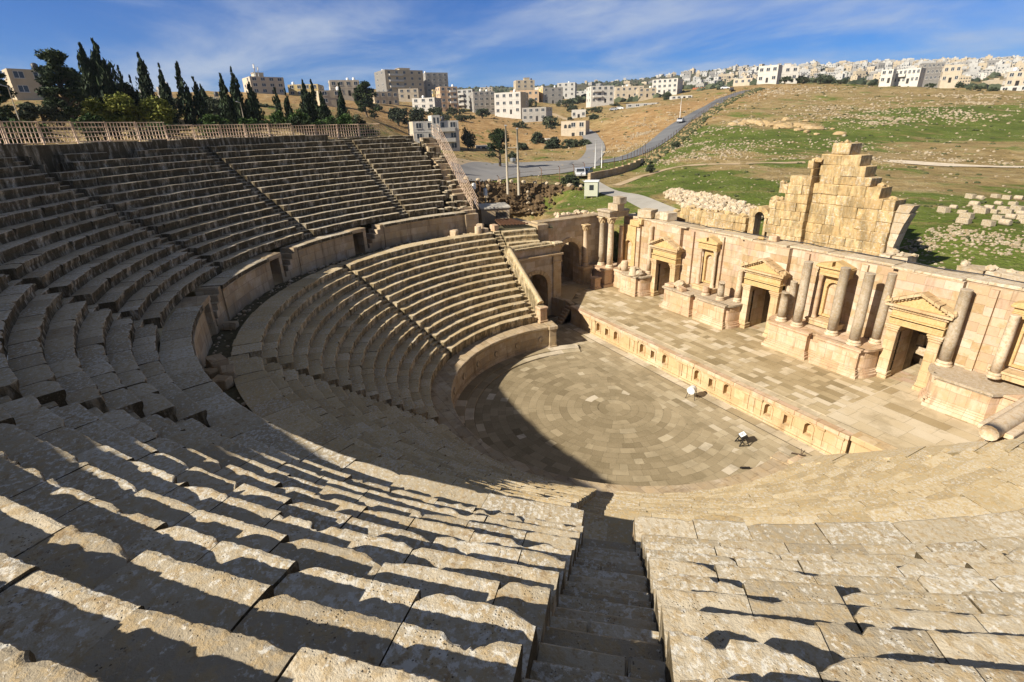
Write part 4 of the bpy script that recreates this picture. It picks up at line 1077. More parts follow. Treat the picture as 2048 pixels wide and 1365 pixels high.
# corridor behind the doors
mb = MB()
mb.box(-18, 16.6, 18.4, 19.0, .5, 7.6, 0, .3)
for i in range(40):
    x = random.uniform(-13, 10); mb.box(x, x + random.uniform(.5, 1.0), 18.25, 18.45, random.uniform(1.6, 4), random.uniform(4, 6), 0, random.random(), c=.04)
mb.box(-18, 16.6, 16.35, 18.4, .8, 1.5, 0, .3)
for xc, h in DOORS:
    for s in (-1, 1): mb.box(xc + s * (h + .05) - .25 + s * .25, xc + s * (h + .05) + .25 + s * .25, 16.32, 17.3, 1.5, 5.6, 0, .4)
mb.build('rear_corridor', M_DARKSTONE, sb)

def portal(xc, h, seed):
    rg = random.Random(seed)
    mb = MB(); yf = 14.35
    w_ = .58
    for s in (-1, 1):
        a, b_ = (xc - h - w_, xc - h) if s < 0 else (xc + h, xc + h + w_)
        z = ZS + .42
        while z < 4.60:
            hh = min(rg.uniform(.55, .8), 4.60 - z)
            if 4.6 - z - hh < .25: hh = 4.6 - z
            mb.box(a, b_, yf, 14.9, z, z + hh - .005, 0, rg.random(), c=.012); z += hh
        mb.box(a - .08, b_ + .08, yf - .09, 14.9, ZS - .02, ZS + .20, 0, rg.random(), c=.02)
        mb.box(a - .05, b_ + .05, yf - .055, 14.9, ZS + .20, ZS + .43, 0, rg.random(), c=.05)
        mb.box(a - .03, b_ + .03, yf - .04, 14.9, 4.60, 4.78, 0, rg.random(), c=.03)
        mb.box(a - .08, b_ + .08, yf - .10, 14.9, 4.77, 4.92, 0, rg.random(), c=.04)
        mb.box(a - .11, b_ + .11, yf - .14, 14.9, 4.92, 5.03, 0, rg.random(), c=.015)
    j = mb.build('door_jamb', M_PIER, sb)
    L, R_ = xc - h - w_, xc + h + w_
    mb = MB()
    mb.box(L, R_, yf - .02, 15.0, 5.035, 5.46, 0, .4, c=.01)
    for i in range(5): mb.box(L + .01, R_ - .01, yf - .035 - .0, yf - .02, 5.06 + .13 * i if i < 3 else 5.4, 5.15 + .13 * i if i < 3 else 5.455, 0, .5)
    mb.box(L - .04, R_ + .04, yf - .08, 15.0, 5.46, 5.54, 0, .5, c=.02)
    mb.box(L + .02, R_ - .02, yf + .01, 15.0, 5.54, 5.94, 0, .6, c=.03)
    mb.build('entablature', M_GOLD, sb)
    mb = MB(); cw = h + w_
    mb.box(xc - cw - .10, xc + cw + .10, yf - .10, 15.0, 5.94, 6.05, 0, .5, c=.02)
    n = 22
    for i in range(n):
        x = xc - cw - .05 + (2 * cw + .1) * (i + .5) / n; mb.box(x - .045, x + .045, yf - .17, yf, 6.05, 6.14, 0, .5)
    mb.box(xc - cw - .30, xc + cw + .30, yf - .30, 14.98, 6.14, 6.27, 0, .5, c=.02)
    T = Vector((xc, 0, 7.08)); hw = cw + .34
    for s in (-1, 1):                                   # raking cornices in broken lengths
        segs = 5
        for i in range(segs):
            t0 = i / segs + .004; t1 = (i + 1) / segs - .004
            if rg.random() < .12: t0 += .03
            xa, za = xc + s * hw * (1 - t0), 6.29 + (7.10 - 6.29) * t0
            xb, zb = xc + s * hw * (1 - t1), 6.29 + (7.10 - 6.29) * t1
            th = .17 + rg.uniform(-.02, .02); o = rg.uniform(-.03, .02)
            q = [(xa, za), (xb, zb), (xb, zb + th), (xa, za + th)] if s < 0 else [(xb, zb), (xa, za), (xa, za + th), (xb, zb + th)]
            mb.extrude_y(q, yf - .32 + o, 14.72, 0, rg.random())
        for i in range(9):                              # dentils under the slope
            t = (i + .8) / 10; x = xc + s * hw * (1 - t); z = 6.26 + .81 * t
            mb.box(x - .05, x + .05, yf - .20, yf + .05, z - .08, z + .01, 0, .4)
        mb.lathe([(.001, -.1), (.12, -.1), (.14, .02), (.10, .16), (.05, .24), (.001, .26)], (xc + s * (hw - .06), yf - .12, 6.42), 8, 0, .7, wob=.15)
    ped = mb.build('pediment', M_PIER, sb)
    mb = MB(); mb.extrude_y([(xc - hw + .25, 6.275), (xc + hw - .25, 6.275), (xc, 7.06)], yf - .02, 14.70, 0, .55)
    mb.build('tympanum', M_GOLD, ped)
for i, (x, h) in enumerate(DOORS): portal(x, h, 10 + i)

def aedicula(xc, hw, zb, zt, seed, broken=True, top=7.7, yo=14.62):
    rg = random.Random(seed); mb = MB()
    # niche slab with arched recess
    wall_with_openings(mb, xc - hw + .1, xc + hw - .1, 14.93, YW, zb + .15, zt - .0, [(xc, hw * .52, zb + .28, zt - .85, 1)])
    archivolt(mb, xc, hw * .52, zt - .85, 14.86, 14.95, .12, 0, 9)
    for s in (-1, 1): mb.box(xc + s * (hw * .52 + .06) - .05, xc + s * (hw * .52 + .06) + .05, 14.88, 14.95, zb + .2, zt - .86, 0, .4)
    ni = mb.build('niche', M_GOLD, sb)
    for s in (-1, 1):
        mb = MB(); c = (xc + s * hw, yo, zb)
        mb.lathe([(.2, .0), (.2, .07), (.165, .10), (.185, .15), (.15, .2), (.145, .25), (.15, (zt - zb) * .4), (.128, zt - zb - .34), (.135, zt - zb - .32), (.13, zt - zb - .28), (.16, zt - zb - .2), (.15, zt - zb - .14), (.2, zt - zb - .06), (.2, zt - zb)], c, 12, 0, rg.random())
        mb.build('niche_column', M_PINK if s < 0 else M_CREAM, ni)
    mb = MB()
    mb.box(xc - hw - .2, xc + hw + .2, yo - .18, YW, zt, zt + .22, 0, .4, c=.015)
    mb.box(xc - hw - .22, xc + hw + .22, yo - .22, YW, zt + .22, zt + .28, 0, .5, c=.01)
    mb.box(xc - hw - .2, xc + hw + .2, yo - .17, YW, zt + .28, zt + .52, 0, .5, c=.02)
    mb.box(xc - hw - .32, xc + hw + .32, yo - .34, YW, zt + .52, zt + .66, 0, .5, c=.03)
    if broken:
        for s in (-1, 1):
            a = xc + s * .1; b_ = xc + s * (hw + .28); lo, hi = min(a, b_), max(a, b_)
            mb.extrude_y([(lo, zt + .66), (hi, zt + .66), (hi, zt + (.95 if s < 0 else .72)), (lo, zt + (.72 if s < 0 else 1.05))], yo - .24, YW - .02, 0, rg.random())
    mb.build('niche_entablature', M_GOLD if broken else M_PIER, ni)
    mb = MB(); mb.box(xc - hw - .3, xc + hw + .3, yo - .32, YW, zb - .42, zb - .14, 0, .4, c=.02); mb.box(xc - hw - .36, xc + hw + .36, yo - .38, YW, zb - .14, zb - .0, 0, .6, c=.03)
    mb.build('niche_pedestal', M_PIER, ni)
aedicula(-6.62, .74, 3.88, 6.88, 1)
aedicula(3.50, .76, 3.95, 6.93, 2)
aedicula(13.45, .72, 4.15, 6.95, 3)
# plain arched niche at the left end
mb = MB()
wall_with_openings(mb, -17.3, -15.5, 14.82, YW, 3.5, 7.45, [(-16.42, .42, 3.75, 5.6, 1)])
archivolt(mb, -16.42, .42, 5.6, 14.76, 14.84, .16, 0, 9)
mb.box(-16.3, -15.0, 14.7, 15.3, 7.45, 8.0, 0, .6, c=.04, jit=.02); mb.box(-15.3, -14.75, 14.75, 15.2, 7.7, 8.22, 0, .8, c=.05, jit=.03)
mb.build('niche', M_GOLD, sb)

# podium bays with concave sides next to the doors
ZP = 3.45
def bay(x0, x1, jl, jr, left_round=True, right_round=True, mid=None, yf=12.92):
    """outline (front line) of a podium bay between door jambs at jl and jr"""
    P = []
    n = 7
    if left_round:
        for i in range(n + 1): t = PI / 2 * i / n; P.append((jl + (x0 - jl) * (1 - math.cos(t)) , 14.5 - (14.5 - yf - .28) * math.sin(t)))
        P.append((x0, yf + .28))
    else: P.append((jl, 14.5))
    P.append((x0, yf))
    if mid:
        a, b_ = mid; P += [(a, yf), (a, yf + .42), (b_, yf + .42), (b_, yf)]
    P.append((x1, yf))
    if right_round:
        P.append((x1, yf + .28))
        for i in range(n, -1, -1): t = PI / 2 * i / n; P.append((jr + (x1 - jr) * (1 - math.cos(t)), 14.5 - (14.5 - yf - .28) * math.sin(t)))
    else: P.append((jr, 14.5))
    return P
def offset(P, d):
    out = []
    for i, (x, y) in enumerate(P):
        a = Vector(P[max(i - 1, 0)]); b_ = Vector(P[min(i + 1, len(P) - 1)]); p = Vector((x, y))
        n_ = Vector((0, 0))
        if i > 0: e = (p - a).normalized(); n_ += Vector((e.y, -e.x))
        if i < len(P) - 1: e = (b_ - p).normalized(); n_ += Vector((e.y, -e.x))
        if n_.length > 0: n_.normalize()
        k = 1.0
        if 0 < i < len(P) - 1:
            e = (p - a).normalized(); c_ = abs(n_.dot(Vector((e.y, -e.x)))); k = 1 / max(c_, .6)
        out.append((x + n_.x * d * k, y + n_.y * d * k))
    return out
def podium_bay(P, seed):
    rg = random.Random(seed)
    close = lambda Q: Q + [(Q[-1][0], 15.08), (Q[0][0], 15.08)]
    mb = MB()
    mb.prism(close(offset(P, .22)), ZS - .02, ZS + .2, 0, .3)
    mb.prism(close(offset(P, .13)), ZS + .2, ZS + .36, 0, .5)
    mb.prism(close(offset(P, .06)), ZS + .36, ZS + .46, 0, .5)
    mb.prism(close(P), ZS + .46, ZP - .24, 0, .5)
    for (xa, ya), (xb, yb) in zip(P[:-1], P[1:]):     # panels standing slightly proud along the front
        if abs(ya - yb) < .01 and xb - xa > .8:
            k = max(2, int((xb - xa) / .62))
            for i in range(k):
                if rg.random() < .8: mb.box(xa + (xb - xa) * i / k + .05, xa + (xb - xa) * (i + 1) / k - .05, ya - rg.uniform(.015, .04), ya, ZS + .5, ZP - rg.uniform(.3, .45), 0, rg.random(), c=.01)
    po = mb.build('podium', M_PINK, sb)
    mb = MB()
    mb.prism(close(offset(P, .06)), ZP - .24, ZP - .14, 0, .5); mb.prism(close(offset(P, .16)), ZP - .14, ZP, 0, .5)
    mb.build('podium_cornice', M_COLUMN if seed != 3 else M_PINK, po)
podium_bay(bay(-14.9, -12.98, -15.6, -12.55, False, True), 1)
podium_bay(bay(-9.35, -3.05, -9.75, -2.72, True, True, (-6.45, -5.6)), 2)
podium_bay(bay(.82, 6.88, .33, 7.3, True, True, (3.6, 4.35)), 3)
podium_bay(bay(10.9, 13.3, 10.15, 14.2, True, False), 4)
mb = MB()      # right-hand wing of the podium
mb.box(13.32, 16.4, 13.35, 15.03, ZS, ZP - .19, 0, .5, c=.02); mb.box(13.22, 16.5, 13.2, 15.05, ZP - .19, ZP - .04, 0, .6, c=.03); mb.box(13.2, 16.5, 13.15, 15.05, ZS - .02, ZS + .3, 0, .4, c=.05)
mb.build('podium', M_PINK, sb)
mb = MB()      # left corner: two stepped pedestals
mb.box(-18.9, -16.6, 12.15, 14.9, ZS - .02, ZS + .3, 0, .4, c=.05); mb.box(-18.75, -16.75, 12.3, 14.9, ZS + .3, ZP - .2, 0, .5, c=.02); mb.box(-18.95, -16.55, 12.1, 14.9, ZP - .2, ZP, 0, .6, c=.03)
mb.box(-16.7, -14.9, 13.3, 14.9, ZS, ZP - .25, 0, .5, c=.02); mb.box(-16.8, -14.8, 13.2, 14.9, ZP - .25, ZP - .05, 0, .6, c=.03)
mb.build('podium', M_PINK, sb)

# ------------------------------------------------------------------ columns
def col_profile(r, h, cap=None, base=True):
    p = [(r * 1.42, 0), (r * 1.42, .06), (r * 1.34, .09), (r * 1.18, .12), (r * 1.16, .15), (r * 1.27, .18), (r * 1.27, .22), (r * 1.08, .26), (r * 1.02, .30)] if base else [(r, 0)]
    p += [(r, .38), (r * .985, h * .35), (r * .95, h * .65), (r * .90, h - (.55 if cap else .0))]
    return p
def column(name, x, y, z, h, r, label, mat, cap=False, group=None, broken=0.0, fluted=False, cat='column'):
    o = empty(name, (x, y, z), 0, label, cat, group)
    mb = MB(); mb.lathe([(r * 1.42, 0), (r * 1.42, .06), (r * 1.34, .09), (r * 1.18, .12), (r * 1.16, .15), (r * 1.27, .18), (r * 1.27, .22), (r * 1.08, .26), (r * 1.02, .31)], (0, 0, 0), 20, 0, random.random(), wob=.008)
    mb.build('column_base', M_CREAM, o, False)
    mb = MB(); top = h - (.62 if cap else 0)
    n = 24; prof = [(r, .305), (r * .99, .31 + (top - .31) * .3), (r * .96, .31 + (top - .31) * .65), (r * .91, top - .06), (r * .95, top - .04), (r * .95, top)]
    mb.lathe(prof, (0, 0, 0), n, 0, random.random(), wob=.012)
    if broken:
        k = len(prof)
        for i in range(n):
            v = mb.v[i * k + k - 1]; a = 2 * PI * i / n
            dz = -broken * (.5 + .5 * math.sin(a + x)) - random.uniform(0, broken * .5)
            for j in (1, 2, 3): 
                w_ = mb.v[i * k + k - j]; mb.v[i * k + k - j] = (w_[0], w_[1], w_[2] + dz * (1 - (j - 1) * .2))
    mb.build('shaft', mat, o, False)
    if cap:
        mb = MB(); mb.lathe([(r * .9, top), (r * .97, top + .03), (r * .92, top + .06), (r * 1.0, top + .25), (r * 1.25, top + .45), (r * 1.3, top + .5)], (0, 0, 0), 16, 0, .5)
        for row, (zz, rr, k) in enumerate(((top + .07, 1.0, 8), (top + .25, 1.12, 8))):
            for i in range(k):
                a = 2 * PI * (i + .5 * row) / k
                M = Matrix.Translation((rr * r * math.cos(a), rr * r * math.sin(a), zz)) @ Matrix.Rotation(a, 4, 'Z') @ Matrix.Rotation(.35, 4, 'Y')
                mb.box(-.03, .04, -.07, .07, 0, .2, 0, random.random(), c=.02, M=M)
        mb.box(-r * 1.45, r * 1.45, -r * 1.45, r * 1.45, top + .5, top + .62, 0, .5, c=.03)
        mb.build('capital', M_PIER, o, False)
    return o
G = 'columns standing on the stage podium'
column('column', 6.18, 13.45, ZP, 4.48, .30, 'tall grey column nearest the left side of the right-hand pedimented doorway', M_COLUMN, group=G)
column('column', 4.52, 13.9, ZP, 4.40, .29, 'tall grey column standing in front of the arched niche right of the middle doorway', M_COLUMN, group=G)
column('column', 2.42, 13.45, ZP, 4.42, .29, 'tall grey column to the left of the niche that is right of the middle doorway', M_COLUMN, group=G)
column('column', 6.78, 14.66, ZP, 4.42, .25, 'slim grey column against the wall, directly left of the right-hand doorway', M_COLUMN, group=G)
column('column', 10.45, 14.55, ZP, 4.38, .29, 'grey column against the wall, directly right of the right-hand doorway', M_COLUMN, group=G)
column('broken_column', 1.22, 13.5, ZP, 2.15, .27, 'front one of two broken column stumps right of the middle doorway', M_COLUMN, group=G, broken=.14)
column('broken_column', 1.15, 14.35, ZP, 2.7, .25, 'rear, taller one of two broken column stumps right of the middle doorway', M_COLUMN, group=G, broken=.05)
column('broken_column', -4.22, 13.75, ZP, 1.5, .25, 'waist-high broken column stump left of the middle doorway', M_COLUMN, group=G, broken=.12)
column('broken_column', -5.72, 13.8, ZP - .1, .85, .26, 'shortest column stump, in front of the niche left of the middle doorway', M_PINK, group=G, broken=.06)
column('broken_column', -3.25, 14.5, ZP, 2.45, .22, 'fluted half-height column against the wall, directly left of the middle doorway', M_CREAM, group=G)
column('column', -18.3, 13.05, ZP, 4.78, .29, 'left one of two tall columns with leafy capitals in the far left stage corner', M_COLUMN, True, G)
column('column', -17.05, 13.1, ZP, 4.86, .29, 'right one of two tall columns with leafy capitals in the far left stage corner', M_CREAM, True, G)
column('column', -18.95, 11.55, ZP, 4.1, .25, 'single pale column on its own pedestal beside the tall left archway', M_CREAM, True, G)
column('column', 12.75, 14.2, ZP + .3, 3.4, .22, 'pale slender column at the right edge of the picture, beside the last niche', M_CREAM, False, G)
column('column', -17.0, 14.35, ZP, 3.9, .24, 'plain pinkish shaft standing behind the paired columns in the left stage corner', M_PINK, group=G)
column('column', -13.1, 14.5, ZP, 4.4, .2, 'slim pale wall column directly left of the left-hand doorway', M_CREAM, group=G)
# pedestal of the single column
mb = MB(); mb.box(-.62, .62, -.62, .62, 0, .25, 0, .4, c=.05); mb.box(-.5, .5, -.5, .5, .25, 1.55, 0, .5, c=.02); mb.box(-.64, .64, -.64, .64, 1.55, 1.86, 0, .6, c=.06)
o = mb.build('pedestal', M_PIER); o.location = (-18.95, 11.55, ZS); tag(o, 'square moulded pedestal under the single pale column by the tall left archway', 'pedestal')
mb = MB(); mb.box(-.42, .42, -.42, .42, 0, .2, 0, .4, c=.04); mb.box(-.34, .34, -.34, .34, .2, .95, 0, .5, c=.02); mb.box(-.44, .44, -.44, .44, .95, 1.15, 0, .6, c=.05); mb.box(-.30, -.2, -.42, -.34, 1.15, 1.5, 0, .6)
o = mb.build('pedestal', M_PINK); o.location = (-17.1, 11.5, ZS); tag(o, 'small low pink pedestal on the stage floor in front of the paired columns', 'pedestal')
# entablature over the paired columns
mb = MB(); mb.box(-.85, .95, -.42, .42, 0, .42, 0, .3, c=.02); mb.box(-.95, 1.05, -.52, .5, .42, .66, 0, .4, c=.06)
mb.box(.35, .95, .42, 1.9, 0, .42, 0, .3, c=.02); mb.box(.3, 1.05, .5, 1.95, .42, .66, 0, .4, c=.06)
o = mb.build('architrave_block', M_COLUMN); o.location = (-17.75, 13.08, ZP + 4.84); tag(o, 'grey carved architrave laid across the paired columns of the left corner', 'stone block')
def block(x, y, z, w_, d, h, rz, label, mat, group=None, name='stone_block', j=.04, c=.05):
    mb = MB(); mb.box(-w_ / 2, w_ / 2, -d / 2, d / 2, 0, h, 0, random.random(), c=c, jit=j)
    o = mb.build(name, mat); o.location = (x, y, z); o.rotation_euler.z = rz
    return tag(o, label, 'stone block', group)
def boulder(x, y, z, r, label, mat, group=None, flat=.75):
    mb = MB(); mb.rock((0, 0, r * flat * .7), r, 0, random.random(), flat, 2)
    o = mb.build('carved_fragment', mat); o.location = (x, y, z); return tag(o, label, 'stone fragment', group)
block(-16.95, 13.5, ZP + 5.50, 1.3, .9, .62, .1, 'weathered brown block lying on the left corner architrave', M_RUBBLE)
block(-16.6, 13.6, ZP + 6.13, 1.05, .8, .62, -.05, 'topmost pale grey block of the pile over the left corner columns', M_COLUMN)
block(-14.9, 15.6, ZT + .2, 1.5, 1.1, .75, .2, 'large pale block on the wall top right of the left corner architrave', M_RUBBLE)
boulder(-13.6, 15.9, ZT + .15, .62, 'rough carved lump on the stage wall top beside the large pale blocks', M_RUBBLE)
block(-12.6, 15.9, ZT + .2, 1.25, 1.0, .75, -.15, 'tilted pale block at the right of the group on the stage wall top', M_RUBBLE)
block(-1.6, 15.4, ZT + .19, .62, .5, .38, .1, 'small pink block sitting alone on the stage wall top below the tall ruin', M_PINK)
block(-2.5, 15.2, ZT + .18, .4, .3, .2, .5, 'flat little stone on the stage wall top left of the pink block', M_GOLD)
boulder(-8.4, 13.7, ZP, .55, 'round carved fragment on the podium right of the left doorway', M_RUBBLE)
block(-8.9, 13.15, ZP, 1.0, .5, .25, .15, 'flat pinkish slab on the podium edge right of the left doorway', M_PINK)
block(-7.6, 13.1, ZP, .8, .5, .3, -.2, 'reddish slab on the podium edge below the round carved fragment', M_PINK)
boulder(-14.0, 13.7, ZP, .5, 'pitted carved capital fragment on the podium left of the left doorway', M_RUBBLE)
boulder(-13.2, 13.4, ZP, .42, 'dark weathered capital fragment nearest the left doorway', M_COLUMN)
boulder(-15.9, 13.6, ZP, .38, 'small rough fragment behind the urn-like drum on the left podium', M_RUBBLE)
mb = MB(); mb.lathe([(.20, 0), (.30, .1), (.36, .45), (.33, .8), (.28, .95), (.24, .97)], (0, 0, 0), 16, 0, .5, wob=.05)
o = mb.build('stone_urn', M_CREAM); o.location = (-15.25, 13.45, ZP); tag(o, 'pale urn-shaped stone drum on the podium left of the left doorway', 'urn')
mb = MB(); mb.lathe([(.42, 0), (.42, .12), (.34, .18), (.36, .3), (.28, .36), (.27, .8), (.25, .82)], (0, 0, 0), 16, 0, .5, wob=.03)
o = mb.build('pedestal_drum', M_CREAM); o.location = (-13.5, 12.98, ZP); tag(o, 'bare column base at the front corner of the left podium', 'stone drum')

# ------------------------------------------------------------------ left end wall with the tall arch, and the side entrance
RY = lambda: Matrix(((0, 1, 0, 0), (1, 0, 0, 0), (0, 0, 1, 0), (0, 0, 0, 1)))       # swaps x and y
def face_x(x0, s=-1):
    """maps local (along, depth, z) so that along = world y and the front faces +x (s=-1) or -x"""
    return Matrix(((0, s, 0, x0), (1, 0, 0, 0), (0, 0, 1, 0), (0, 0, 0, 1)))
ew = empty('arched_wall', (-19.8, 10.5, ZS), 0, 'plain ashlar end wall with a tall dark archway at the left of the stage', 'wall')
M_ENDW = ashlar('end wall ashlar', [(.42, .33, .22), (.52, .42, .29), (.36, .28, .18), (.58, .48, .35), (.50, .37, .25)], 1.0, .54, .006, .4)
M = face_x(-19.3)
mb = MB()
wall_with_openings(mb, 6.3, 15.1, 0, 1.0, .0, 8.1, [(9.85, 1.18, ZS, 4.82, 1)], M=M)
mb.build('wall_face', M_ENDW, ew)
mb = MB(); archivolt(mb, 9.85, 1.18, 4.82, -.10, .02, .42, 0, 13, M=M)
for s in (-1, 1):
    mb.box(9.85 + s * 1.39 - .21, 9.85 + s * 1.39 + .21, -.1, .02, ZS, 4.62, 0, .5, c=.01, M=M); mb.box(9.85 + s * 1.39 - .28, 9.85 + s * 1.39 + .28, -.18, .02, 4.62, 4.82, 0, .6, c=.03, M=M)
mb.build('archivolt', M_PIER, ew)
mb = MB(); mb.box(6.2, 15.1, -.08, 1.1, 8.1, 8.26, 0, .7, c=.03, M=M)
mb.build('wall_coping', M_SEAT_WALL, ew)
mb = MB(); mb.box(6.0, 8.4, 1.0, 3.4, 0, 7.0, 0, .3, M=M); mb.box(11.3, 13.2, 1.0, 5, 0, 6.6, 0, .3, M=M); mb.box(8.3, 11.4, 3.2, 3.6, 0, 4.6, 0, .5, M=M); mb.box(8.3, 11.4, 1.0, 3.3, 1.3, ZS + .1, 0, .4, M=M)
mb.box(8.35, 11.35, 1.0, 2.2, 6.3, 7.0, 0, .3, M=M)
mb.build('passage', M_SEAT_WALL, ew)
mb = MB()    # big corner pier where the seats meet the wall
mb.box(-20.6, -18.4, 5.7, 6.9, 0, 8.16, 0, .6, c=.02)
mb.box(-24.5, -20.4, 5.9, 7.0, 4, 7.95, 0, .6, c=.02)
mb.build('corner_pier', M_SEAT_WALL, ew)

def side_entrance(mirror, label):
    S = Matrix.Identity(4)
    x0 = -16.7
    if mirror: S = Matrix(((-1, 0, 0, -.35), (0, 1, 0, 0), (0, 0, 1, 0), (0, 0, 0, 1)))
    se = empty('side_entrance', ((-16.9 if not mirror else 16.0), 4.4, 0), 0, label, 'entrance')
    M = S @ face_x(x0)
    mb = MB(); wall_with_openings(mb, 2.2, 7.1, 0, 2.6, 0, 5.85, [(4.45, 1.2, 0, 3.0, 1)], M=M)
    mb.box(3.2, 5.7, 2.62, 2.9, 0, 4.3, 0, .0, M=M)
    mb.box(2.2, 7.0, .05, 2.6, 5.85, 6.55, 0, .5, M=M)
    mb.build('vault_block', M_ENDW, se)
    mb = MB(); archivolt(mb, 4.45, 1.2, 3.0, -.09, .02, .36, 0, 13, M=M)
    mb.box(5.65, 6.01, -.09, .02, 0, 2.85, 0, .5, c=.01, M=M); mb.box(5.6, 6.1, -.14, .02, 2.85, 3.0, 0, .5, c=.02, M=M)
    mb.build('archivolt', M_PIER, se)
    mb = MB()
    for z0, z1, o_, y0, y1 in ((0, 5.0, .12, 6.25, 7.1), (5.0, 5.14, .2, 6.15, 7.2), (5.14, 5.6, .14, 6.22, 7.12)): mb.box(y0, y1, -o_, .05, z0, z1, 0, .5, c=.01, M=M)
    mb.box(2.2, 7.3, -.24, .03, 5.62, 5.84, 0, .6, c=.05, M=M)
    mb.build('cornice', M_PIER, se)
    mb = MB(); mb.box(2.0, 6.5, -.22, .75, 6.55, 6.72, 0, .6, c=.03, M=M)
    pts = [S @ Vector((x0 - .25, 1.6 + i * .5, 6.72)) for i in range(10)]
    mb.tube([tuple(p) for p in pts], [.27] * 9 + [.2], 12, 0, .6)
    mb.box(6.2, 7.2, -.3, .5, 6.5, 6.85, 0, .8, c=.1, M=M, jit=.04)
    mb.build('top_coping', M_CREAM if mirror else M_SEAT, se)
    mb = MB()                                             # sloping rounded coping beside the stairs
    a = Vector((-11.35, 1.62, 3.42)); b_ = Vector((-16.75, 1.75, 6.78)); n = 9
    for i in range(n):
        p = a.lerp(b_, i / n + .004); q = a.lerp(b_, (i + 1) / n - .004)
    if not mirror: mb.tube([tuple(a.lerp(b_, i / 24)) for i in range(25)], [.30 + random.uniform(-.006, .006) for i in range(25)], 14, 0, .6)
    if mirror:
        for k in range(8):
            xa, xb = 10.9 + k * .82, 10.9 + (k + 1) * .82 - .008; f = lambda x: 2.40 + (x - 11.2) * .72
            o_ = random.uniform(-.025, .025); W = []
            for y in (.80, 2.0): W += [(xa, y, f(xa) - 1.2), (xb, y, f(xb) - 1.2), (xb, y, f(xb) + o_), (xa, y, f(xa) + o_)]
            mb.add(W, [(0, 1, 2, 3), (7, 6, 5, 4), (0, 4, 5, 1), (1, 5, 6, 2), (2, 6, 7, 3), (3, 7, 4, 0)], 0, random.uniform(.6, 1))
    vs = [(-11.2, 0), (-16.9, 0), (-16.9, 6.6), (-11.2, 3.2)] if not mirror else [(-11.2, 0), (-16.9, 0), (-16.9, 4.5), (-11.2, 1.4)]
    W = []
    for y in (1.42, 1.92): W += [tuple(S @ Vector((x, y, z))) for x, z in vs]
    mb.add(W, [(0, 1, 2, 3), (7, 6, 5, 4), (0, 4, 5, 1), (1, 5, 6, 2), (2, 6, 7, 3), (3, 7, 4, 0)], 0, .5)
    mb.build('sloping_coping', M_SEAT, se)
    mb = MB()
    if not mirror: mb.box(1.35, 2.0, 0, .62, 1.9, 3.0, 0, .5, c=.02, M=S @ face_x(-10.95)); mb.box(1.28, 2.07, -.07, .7, 3.0, 3.2, 0, .5, c=.03, M=S @ face_x(-10.95))
    mb.box(1.35, 2.0, 0, .62, 1.0, 1.9, 0, .5, M=S @ face_x(-10.95)); mb.box(1.28, 2.07, -.07, .7, 1.85, 2.1, 0, .5, c=.03, M=S @ face_x(-10.95)); mb.box(1.4, 2.0, 0, 3, 0, 1.9, 0, .5, M=S @ face_x(-10.95))
    mb.build('end_pier', M_PINK, se)
side_entrance(False, 'vaulted stone side entrance with a rounded sloping coping at the left of the stage')
side_entrance(True, 'side entrance with a thick rounded pale coping, at the right edge below the seats')

# ------------------------------------------------------------------ ruined outer wall behind the stage
def big_wall(name, label, x0, x1, y0, y1, zb, topf, h=.58, wr=(.55, 1.3), mat=None, seed=3, hole=None, j=.02, bulge=.05):
    rg = random.Random(seed); mb = MB(); z = zb
    while z < 20:
        hh = rg.uniform(.85, 1.2) * h; x = x0 + rg.uniform(0, .3); any_ = False
        while x < x1 - .15:
            w_ = rg.uniform(*wr); xe = min(x + w_, x1)
            xm = (x + xe) / 2
            top_ = topf(xm); edge = top_ - (z + hh * .6)
            if edge >= 0 and not (hole and hole(xm, z + hh / 2)) and not (edge < hh and rg.random() < .07):
                any_ = True
                random.seed(rg.random())
                mb.box(x + .002, xe - .002, y0 + rg.uniform(-bulge, bulge), y1 + rg.uniform(-bulge, bulge), z + .003, z + hh - .003, 0, rg.random(), c=rg.uniform(.012, .05), jit=j)
                if edge < hh and rg.random() < .8:
                    for _ in range(3): mb.rock((rg.uniform(x, xe), (y0 + y1) / 2 + rg.uniform(-.4, .4), z + hh + .03), rg.uniform(.1, .36), 0, rg.random(), .7)
            x = xe
        if not any_: break
        z += hh
    o = mb.build(name, mat or M_RUIN); tag(o, label, 'ruin'); return o
def top_tall_left(x):
    return np.interp(x, [-4.3, -4.1, -3.3, -3.2, -2.5, -2.4, -1.7, -1.6, -1.0], [9.9, 10.9, 11.0, 12.1, 12.2, 13.1, 13.2, 13.9, 13.9])
def top_tall_right(x):
    return np.interp(x, [-2.2, -1.3, -.7, -.6, .6, .7, 1.7, 1.8, 2.6, 2.7, 3.3, 3.4, 3.95, 4.0], [8.6, 12.6, 13.4, 14.5, 14.5, 13.9, 13.8, 12.9, 12.9, 12.2, 12.1, 11.3, 11.2, 9.0])
big_wall('ruined_wall', 'stepped golden wall fragment, front part left of the tall vertical joint', -4.2, -1.15, 17.75, 18.7, 2.5, top_tall_left, .58, (.5, 1.15), seed=5)
big_wall('ruined_wall', 'tallest ruined wall of big ochre blocks, right of the vertical joint', -2.2, 4.3, 18.25, 19.6, 2.5, top_tall_right, .62, (.6, 1.5), seed=8)
